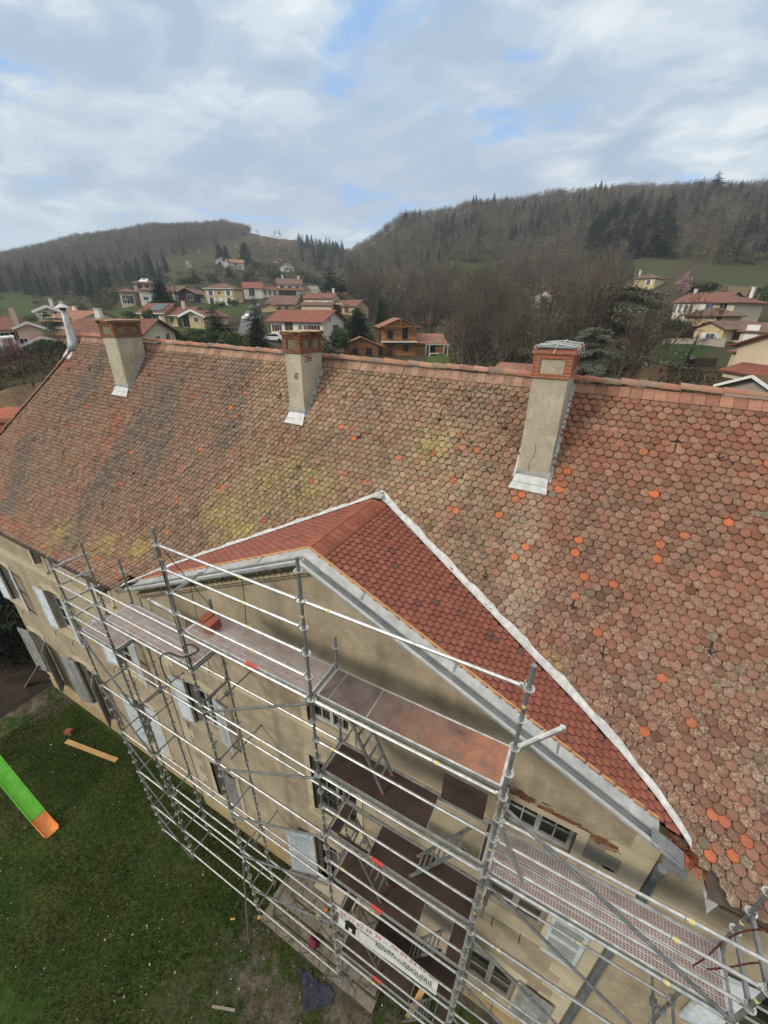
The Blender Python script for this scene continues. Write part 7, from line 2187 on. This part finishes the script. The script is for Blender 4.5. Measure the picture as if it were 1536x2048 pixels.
def single_trees():
    def by_top(kind, name, label, cat, px, top, base, D, href, group=None, sxy=1.0):
        h = top_h(px, top, base, D); return plant(kind, name, label, cat, px, base, D, max(0.15, h/href), group, sxy=sxy)
    by_top(SPRUCE[0], 'spruce', 'tall dark spruce standing left of the white house with maroon shutters', 'tree', 520, 580, 706, 74, 10, sxy=1.05)
    by_top(ROUNDC, 'conifer', 'dense rounded dark conifer just left of the timber chalet', 'tree', 716, 610, 690, 88, 10, sxy=0.9)
    by_top(ROUNDC, 'conifer', 'broad dark conifer between the beige two storey house and the brown gable', 'tree', 326, 556, 608, 142, 10, sxy=0.95)
    by_top(CYPRESS, 'cypress', 'slim dark cypress, left one of the pair before the brown gable', 'tree', 346, 563, 608, 148, 10); by_top(CYPRESS, 'cypress', 'slim dark cypress, right one of the pair before the brown gable', 'tree', 355, 566, 608, 148, 10)
    by_top(SHRUB[0], 'evergreen_bush', 'leafy evergreen bush beside the right gable wall of the white house', 'bush', 668, 640, 690, 80, 2.0, sxy=0.8)
    by_top(ROUNDC, 'conifer', 'dark conifer at the edge of the bare wood behind the chalet', 'tree', 762, 590, 655, 112, 10, sxy=0.55)
    by_top(CYPRESS, 'conifer', 'tall thin ivy green conifer among bare trees right of the chalet gable', 'tree', 868, 590, 660, 115, 10, sxy=1.1)
    for px, top, base, D, lab in ((662, 528, 592, 185, 'spreading dark cedar left of the gap between the hills'), (682, 545, 590, 190, 'smaller dark cedar nearest the gap between the hills'), (462, 528, 566, 250, 'dark spreading cedar below the hillside terrace house'), (392, 535, 575, 235, 'dark rounded evergreen above the yellow villa')):
        by_top(PINE, 'cedar', lab, 'tree', px, top, base, D, 10, sxy=1.0)
    for px, top, base, D, lab in ((440, 487, 516, 330, 'left one of two dark pines behind the hillside terrace house'), (491, 481, 522, 325, 'taller dark pine right of the hillside terrace house'), (452, 490, 515, 332, 'lower dark pine close behind the hillside house')):
        by_top(ROUNDC, 'pine', lab, 'tree', px, top, base, D, 10, sxy=0.7)
    by_top(SHRUB[1], 'fir', 'small bluish fir in the garden before the cream bungalow', 'tree', 306, 612, 662, 96, 2.0, sxy=0.45)
    by_top(PINE, 'pine', 'loose feathery pine before the cream bungalow lawn', 'tree', 438, 600, 690, 78, 10, sxy=0.9)
    by_top(POLLARD, 'pollard', 'bare pollarded tree in front of the cream bungalow gable', 'tree', 401, 628, 656, 98, 4.4)
    by_top(YELLOW, 'forsythia', 'yellow flowering bush left of the big spruce', 'bush', 487, 660, 690, 76, 1.9, sxy=1.2)
    by_top(PURPLE, 'flowering_tree', 'purple blossoming tree below the pink gabled houses', 'tree', 52, 684, 762, 46, 5.6, sxy=1.05)
    by_top(PINKM, 'magnolia', 'pink flowering magnolia above the long farmhouse roof', 'tree', 1357, 556, 600, 128, 5.6, sxy=0.95)
    by_top(BUSHY, 'bare_bush', 'sandy brown leafless round bush right of the chalet pergola', 'bush', 930, 664, 722, 82, 4.2, sxy=1.0)
    for i, (px, top, base, D) in enumerate(((1226, 478, 552, 196), (1218, 488, 552, 199), (1414, 468, 540, 235), (1406, 476, 541, 238))):
        by_top(POPLAR, 'poplar', ('pale bare poplar pressed against the dark spruce grove' if i < 2 else 'pale bare poplar on the slope above the ploughed strip'), 'tree', px, top, base, D, 9.6, 'pale bare poplars', sxy=1.0)
    by_top(SPRUCE[1], 'spruce', 'young dark spruce behind the yellow hipped house, left', 'tree', 1232, 541, 566, 178, 10); by_top(SPRUCE[0], 'spruce', 'pointed dark spruce standing in the meadow behind the yellow hipped house', 'tree', 1258, 526, 566, 180, 10)
    # big cedar and its lower neighbour
    h = top_h(1185, 560, 742, 52); plant(CEDAR, 'cedar', 'huge grey-green layered cedar rising behind the ridge right of centre', 'tree', 1190, 742, 52, h/12.2, sxy=1.4, rz=0.7)
    plant(CEDAR, 'cedar', 'low grey-green cedar peeping over the ridge beside the tall stack', 'tree', 1178, 775, 40, 0.42, rz=2.2)
    for i, (px, top, base, D, r, lab) in enumerate(((1262, 600, 775, 40, 0.2, 'dark leafless tree leaning right over the mossy barn'), (1225, 640, 780, 38, 1.0, 'dark bare tree tangled in front of the big cedar'), (1310, 590, 770, 44, 0.1, 'dark bare tree with slanting branches left of the green field'))):
        by_top(DARKB, 'bare_tree', lab, 'tree', px, top, base, D, 9.0, 'dark bare trees behind the ridge', sxy=0.9)
    # crest trees that stand out against the sky
    for px, top, base, D, k, lab in ((516, 458, 474, 600, 0, 'solitary bare tree on the left hill crest'), (549, 460, 476, 600, 1, 'bare crest tree, left of a close pair'), (563, 458, 477, 600, 2, 'rounder bare crest tree, right of a close pair'), (501, 461, 472, 610, 3, 'small bare tree ending the crest wood on the left hill')):
        by_top(BARE[k], 'crest_tree', lab, 'tree', px, top, base, D, 9.3, 'bare trees along the hill crest', sxy=1.1)
    for px, top, base, D, k, lab in ((811, 414, 440, 400, 0, 'pointed fir at the left end of the right hill crest'), (829, 413, 436, 402, 1, 'fir second from the left on the right hill crest'), (839, 412, 434, 402, 2, 'fir third from the left on the right hill crest')):
        by_top(FIR[k], 'fir', lab, 'tree', px, top, base, D, 10, 'firs on the right hill crest', sxy=1.9)
    for px, top, base, D, lab, w in ((1420, 341, 410, 385, 'tallest dark conifer on the right hill skyline', 1.15), (1394, 352, 408, 385, 'lopsided conifer left of the tallest skyline tree', 0.8), (1470, 361, 405, 385, 'slender conifer on the skyline right of the tallest tree', 0.9), (1452, 362, 400, 390, 'thin conifer between the tallest tree and the slender one', 0.7), (1520, 360, 405, 385, 'dark conifer on the skyline at the right picture edge', 0.9)):
        by_top(FIR[1], 'conifer', lab, 'tree', px, top, base, D, 10, 'conifers on the right skyline', sxy=2.2*w)
    # hedges, bushes and small garden trees
    hed = [(60, 640, 150, 1.5, 'clipped'), (100, 638, 150, 1.2, ''), (265, 640, 125, 1.3, ''), (290, 640, 122, 1.2, ''), (105, 655, 118, 1.4, ''), (82, 712, 72, 1.0, ''), (98, 708, 70, 1.2, ''), (112, 702, 74, 1.0, ''), (118, 712, 66, 1.0, ''),
           (345, 690, 74, 1.4, ''), (372, 690, 76, 1.3, ''), (400, 690, 78, 1.5, ''), (420, 700, 70, 1.6, ''), (460, 700, 66, 1.5, ''), (470, 612, 150, 1.4, ''), (440, 614, 152, 1.3, ''), (8, 742, 60, 1.0, ''),  (330, 612, 140, 1.5, ''),
           (700, 640, 100, 1.8, ''), (660, 700, 78, 1.4, ''), (915, 715, 80, 1.0, ''), (950, 730, 74, 1.3, ''), (970, 735, 72, 1.5, ''), (940, 740, 66, 1.4, ''), (1312, 600, 120, 2.0, ''), (1400, 578, 150, 2.3, ''), (1380, 582, 150, 2.0, ''), (1420, 580, 152, 2.0, ''), (1520, 596, 145, 2.4, ''), (1350, 668, 84, 1.7, ''), (1372, 672, 82, 1.2, ''),
           (500, 560, 240, 3.2, ''), (545, 562, 250, 3.2, ''), (610, 566, 240, 3.0, ''), (520, 545, 300, 3.0, ''), (600, 552, 290, 3.2, ''), (640, 575, 220, 3.4, ''), (420, 568, 240, 3.0, ''), (370, 575, 230, 3.2, ''), (300, 585, 210, 3.0, ''), (230, 596, 200, 3.0, '')]
    for i, (px, py, D, s, _) in enumerate(hed):
        plant(SHRUB[i % 3] if i % 5 else SHRUB_PALE, 'garden_bush', 'rounded evergreen garden bush on the slopes around the village houses', 'bush', px, py, D, s*0.85, 'garden bushes around the houses', sxy=1.15)
    for px, py, D, s in ((395, 510, 370, 1.0), (330, 505, 430, 1.0), (470, 500, 420, 0.9)):
        plant(WHITEB, 'blossom_tree', 'white blossoming wild tree on the left hillside', 'tree', px, py, D, s, 'blossoming trees on the left hill')
single_trees()

def scatter(polys, dmin, dmax, n, seed, dens=None, az=(-78, 42)):
    R = np.random.default_rng(seed); out = []; it = 0
    while len(out) < n and it < 14:
        it += 1
        m = 30000
        a = rad(-YAWD)+np.radians(R.uniform(-62, 62, m)); D = np.sqrt(R.uniform(dmin**2, dmax**2, m))
        x = CAM.x+D*np.sin(a); y = CAM.y+D*np.cos(a); z = ground(x, y)
        pp = project(np.stack([x, y, z], -1)); k = np.zeros(m, bool)
        for P in polys: k |= in_poly(pp[:, :2], P)
        k &= pp[:, 2] > 1
        if dens is not None: k &= R.random(m) < dens(x, y, pp)
        out += list(zip(x[k], y[k], z[k]))
    return np.array(out[:n]) if out else np.zeros((0, 3))
YAWD = 27.738
OPEN = [f[0] for f in FIELDS]
def clear(x, y, pp):
    k = np.ones(len(x))
    for P in OPEN: k[in_poly(pp[:, :2], P)] = 0
    return k

W_LEFT = [(-60, 516), (120, 482), (250, 458), (400, 448), (500, 452), (502, 470), (440, 492), (330, 520), (240, 556), (100, 592), (-60, 606)]
W_GAP = [(500, 480), (600, 488), (690, 512), (700, 545), (650, 560), (560, 545), (480, 520)]
W_RIGHT = [(690, 512), (800, 436), (900, 408), (1050, 390), (1130, 378), (1300, 374), (1600, 376), (1600, 530), (1430, 538), (1345, 520), (1225, 528), (1000, 575), (900, 592), (700, 606)]
W_VAL = [(700, 606), (880, 590), (1010, 575), (1120, 580), (1240, 590), (1240, 700), (1100, 735), (960, 742), (900, 690), (830, 660), (735, 640)]
def mass(name, gens, pts, smin, smax, mat, cols, seed, label=None, sxy=(0.8, 1.2)):
    R = np.random.default_rng(seed); Vs, Fs, Ts = [], [], []; o = 0
    if len(pts) == 0: return
    which = R.integers(len(gens), size=len(pts))
    for g, (V, F, T) in enumerate(gens):
        P = pts[which == g]; n = len(P)
        if n == 0: continue
        s = R.uniform(smin, smax, n); w = s*R.uniform(*sxy, n); a = R.uniform(0, 6.28, n)
        c, q = np.cos(a)[:, None], np.sin(a)[:, None]
        X = (V[:, 0][None]*c-V[:, 1][None]*q)*w[:, None]+P[:, 0:1]; Y = (V[:, 0][None]*q+V[:, 1][None]*c)*w[:, None]+P[:, 1:2]; Z = V[:, 2][None]*s[:, None]+P[:, 2:3]-0.3
        Vs.append(np.stack([X, Y, Z], -1).reshape(-1, 3)); Fs.append((F[None]+(np.arange(n)*len(V))[:, None, None]+o).reshape(-1, 3)); o += n*len(V)
        col = np.array(cols)[R.integers(len(cols), size=n)]*(0.45+0.95*R.random((n, 1)))*(0.6+0.7*fbm(P[:, 0]/55, P[:, 1]/55, seed)[:, None])
        Ts.append((col[:, None, :]*(T[None]/T.mean())).reshape(-1, 3))
    ob = np_mesh(name, np.concatenate(Vs), np.concatenate(Fs), mat, tint=np.concatenate(Ts)); ob['kind'] = 'stuff'
    if label: ob['label'] = label
    return ob
def low_bare(seed, spread=0.8, brush=False):
    """bare crown seen from far away: a light trunk and a rounded cloud of coarse twig strokes"""
    R = np.random.default_rng(seed); t = TM()
    rx, rz, cz = (1.9, 1.1, 1.0) if brush else (2.3*spread, 3.2, 5.9)
    if not brush:
        t.tube((0, 0, -0.4), (R.normal(0, 0.15), R.normal(0, 0.15), 5.5), 0.17, 0.07, 3, (1.15, 1.1, 1.05))
    for _ in range(105 if not brush else 75):
        v = unit(R.normal(size=3)); k = R.uniform(0.25, 1.0)**0.6
        p = np.array([v[0]*rx*k, v[1]*rx*k, cz+v[2]*rz*k])
        d = unit(v*np.array([0.8, 0.8, 0.5])+R.normal(size=3)*0.55+np.array([0, 0, 0.55])); l = R.uniform(0.5, 1.25); w = R.uniform(0.05, 0.13)
        s = unit(np.cross(d, R.normal(size=3)))*w; q = p-d*l*0.5
        c = R.uniform(0.55, 1.45)
        t.tri(tuple(q-s), tuple(q+s), tuple(p+d*l*0.6), (c, c, c))
    if not brush:
        for _ in range(8):
            a = R.uniform(0, 6.28); e = R.uniform(0.3, 0.9); z = R.uniform(2.2, 5.0); d = np.array([math.cos(a)*math.sin(e), math.sin(a)*math.sin(e), math.cos(e)]); s = unit(np.cross(d, (0.2, 0.3, 1)))*0.07
            t.tri((-s[0], -s[1], z-s[2]), (s[0], s[1], z+s[2]), tuple(np.array([0, 0, z])+d*2.6), (1.1, 1.05, 1.0))
    return t.arrays()
def low_fir(seed, W=2.0):
    R = np.random.default_rng(seed); t = TM()
    for i in range(11):
        u = i/10; z = 10*(0.04+0.95*u); r = W*(1-u)**0.8+0.12
        n = 9; a0 = R.uniform(0, 6.28)
        for k in range(n):
            a = a0+6.283*k/n; L = r*R.uniform(0.7, 1.3); b = a+0.55
            v = R.uniform(0.6, 1.4)
            t.tri((0, 0, z+0.9), (math.cos(a)*L, math.sin(a)*L, z-0.25*L), (math.cos(b)*L*0.75, math.sin(b)*L*0.75, z-0.1*L), (v, v, v))
    return t.arrays()
def woods():
    LB = [low_bare(100+i, 0.8+0.12*i) for i in range(6)]; BR = [low_bare(120+i, 1.0, True) for i in range(4)]; LF = [low_fir(130+i, 1.7+0.3*i) for i in range(3)]
    greys = [(0.150, 0.120, 0.096), (0.178, 0.140, 0.116), (0.128, 0.106, 0.084), (0.180, 0.150, 0.128), (0.125, 0.120, 0.072), (0.145, 0.135, 0.09)]
    pts = scatter([W_LEFT], 250, 690, 3600, 1, clear); mass('bare_woodland', LB, pts, 0.75, 1.2, 'twigs', greys, 2)
    pts = scatter([W_RIGHT], 190, 470, 4200, 3, clear); mass('bare_woodland', LB, pts, 0.55, 1.15, 'twigs', greys, 4)
    pts = scatter([W_RIGHT], 170, 400, 1900, 31, lambda x, y, pp: clear(x, y, pp)*(fbm(x/40, y/40, 9) > 0.40)); mass('hill_brush', BR, pts, 1.0, 2.2, 'twigs', [(0.13, 0.128, 0.065), (0.165, 0.145, 0.095), (0.155, 0.13, 0.10), (0.11, 0.115, 0.06)], 32)
    pts = scatter([W_GAP], 250, 620, 420, 5, clear); mass('bare_woodland', LB+BR, pts, 0.8, 1.2, 'twigs', greys, 6)
    pts = scatter([W_VAL], 92, 240, 620, 7, clear); mass('valley_brush', BR, pts, 0.8, 1.6, 'twigs', [(0.14, 0.112, 0.082), (0.165, 0.13, 0.095), (0.15, 0.112, 0.095), (0.115, 0.11, 0.065)], 8)
    pts = scatter([W_VAL], 120, 240, 330, 71, clear); mass('bare_woodland', LB, pts, 0.8, 1.15, 'twigs', greys, 72)
    greens = [(0.016, 0.030, 0.021), (0.021, 0.037, 0.025), (0.014, 0.026, 0.020), (0.028, 0.043, 0.028)]
    P = [(-60, 545), (60, 530), (150, 535), (260, 545), (330, 535), (345, 560), (240, 590), (100, 606), (-60, 612)]
    pts = scatter([P], 170, 420, 120, 9, clear); mass('conifer_wood', LF, pts, 0.7, 1.25, 'needles', greens, 10, sxy=(1.1, 1.7))
    pts = scatter([[(600, 492), (690, 512), (692, 545), (640, 545), (590, 520)]], 300, 560, 70, 11, clear); mass('conifer_wood', LF, pts, 0.9, 1.6, 'needles', greens, 12, sxy=(1.1, 1.7))
    pts = scatter([W_LEFT], 330, 560, 70, 13, lambda x, y, pp: clear(x, y, pp)*(fbm(x/70, y/70, 2) > 0.5)); mass('conifer_wood', LF, pts, 0.7, 1.1, 'needles', greens, 14, sxy=(1.1, 1.7))
    pts = scatter([W_RIGHT], 230, 385, 90, 15, lambda x, y, pp: clear(x, y, pp)*(fbm(x/45, y/45, 12) > 0.56)); mass('conifer_wood', LF, pts, 0.7, 1.1, 'needles', greens, 16, sxy=(1.2, 1.8))
    for j, (P, n_) in enumerate((([(1140, 405), (1245, 395), (1245, 450), (1140, 455)], 26), ([(850, 450), (965, 440), (960, 505), (860, 500)], 24), ([(1010, 430), (1100, 415), (1110, 480), (1020, 490)], 18), ([(1360, 400), (1536, 395), (1536, 440), (1380, 450)], 20), ([(930, 408), (1010, 400), (1010, 425), (930, 432)], 9), ([(1440, 480), (1536, 470), (1536, 520), (1440, 528)], 14))):
        pts = scatter([P], 200, 425, n_, 60+j, None); mass('conifer_wood', LF, pts, 0.7, 1.25, 'needles', greens, 80+j, sxy=(1.2, 1.8))
    # undergrowth on the open slopes
    pts = scatter([[(-60, 600), (300, 560), (500, 520), (690, 560), (690, 640), (500, 600), (200, 625), (-60, 640)]], 130, 330, 420, 17, clear); mass('hill_brush', BR, pts, 0.6, 1.5, 'twigs', [(0.10, 0.10, 0.055), (0.12, 0.105, 0.075), (0.075, 0.085, 0.04)], 18)
    pts = scatter([[(-200, 690), (60, 690), (130, 700), (200, 720), (100, 800), (-200, 900)], [(900, 735), (1400, 760), (1500, 800), (900, 800)]], 26, 70, 240, 19, None); mass('garden_brush', BR, pts, 0.35, 0.8, 'twigs', [(0.075, 0.075, 0.035), (0.09, 0.072, 0.05)], 20)
    # spruce grove: single trees
    R = random.Random(5)
    P = [(1175, 470), (1245, 440), (1345, 425), (1348, 515), (1230, 524), (1180, 516)]
    pts = scatter([P], 190, 330, 78, 21, None)
    for i, p in enumerate(pts):
        plant(FIR[i % 3], 'grove_spruce', 'tall dark spruce in the close grove on the right hillside', 'tree', 0, 0, 0, R.uniform(1.0, 1.5), 'spruce grove on the right hillside', sxy=R.uniform(1.4, 1.9), loc=tuple(p))
    # bare valley trees near enough to be told apart
    pts = scatter([W_VAL, [(690, 560), (1180, 560), (1180, 600), (690, 610)]], 86, 200, 190, 23, lambda x, y, pp: clear(x, y, pp)*~in_poly(pp[:, :2], [(1030, 636), (1118, 636), (1126, 705), (1022, 705)]))
    for i, p in enumerate(pts):
        plant(BARE[i % 5], 'valley_tree', 'tall leafless tree in the grey wood filling the valley', 'tree', 0, 0, 0, R.uniform(0.85, 1.45), 'bare trees of the valley wood', sxy=R.uniform(0.75, 1.0), loc=tuple(p))
woods()

def near_wood():
    R = random.Random(15)
    pts = scatter([[(905, 726), (1195, 732), (1195, 790), (930, 768)]], 44, 88, 46, 33, None)
    for p in pts:
        plant(BARE[R.randrange(5)], 'copse_tree', 'leafless grey tree in the copse close behind the ridge', 'tree', 0, 0, 0, R.uniform(0.75, 1.15), 'bare trees of the copse behind the ridge', sxy=R.uniform(0.7, 0.95), loc=tuple(p))
    BR = [low_bare(220+i, 1.0, True) for i in range(4)]
    pts = scatter([[(905, 722), (1195, 730), (1195, 800), (930, 775)]], 40, 90, 170, 34, None)
    mass('copse_brush', BR, pts, 0.5, 1.1, 'twigs', [(0.12, 0.095, 0.07), (0.14, 0.11, 0.085), (0.10, 0.095, 0.05)], 35)
near_wood()

# dark evergreen growth past the far end of the facade
def end_hedge():
    big = register(gen_shrub(140, 2.4, 3.2, 3600, (0.010, 0.017, 0.008), (0.020, 0.030, 0.012), 0.13, blobs=14), 'bark', 'leaves')
    for i, (x, y, s) in enumerate(((-23.2, 1.9, 1.0), (-25.4, 0.2, 1.2), (-27.5, 2.2, 1.35), (-22.6, 4.4, 1.15), (-25.0, 4.6, 1.3), (-29.5, -0.6, 1.3), (-31.0, 3.0, 1.5))):
        plant(big, 'evergreen_shrub', 'black-green evergreen shrub in the gloom past the far end of the facade', 'bush', 0, 0, 0, s, 'dark shrubs past the facade end', loc=(x, y, ZG))
end_hedge()
for o in bpy.data.objects:
    if '_w' in o: del o['_w']
# ------------------------------------------------------------------ haze over the valley
t = bpy.data.materials.new('haze'); t.use_nodes = True
t.node_tree.nodes.clear()
vo = t.node_tree.nodes.new('ShaderNodeOutputMaterial'); pv = t.node_tree.nodes.new('ShaderNodeVolumePrincipled')
pv.inputs['Color'].default_value = (0.80, 0.88, 0.97, 1); pv.inputs['Density'].default_value = 0.00040; pv.inputs['Anisotropy'].default_value = 0.2
t.node_tree.links.new(pv.outputs[0], vo.inputs['Volume'])
b = MB(); b.box2((-1500, -1510, -45), (1510, 1500, 190))
MATS['haze'] = t
hz = b.build('haze', 'haze'); hz['kind'] = 'stuff'
S.cycles.volume_bounces = 0
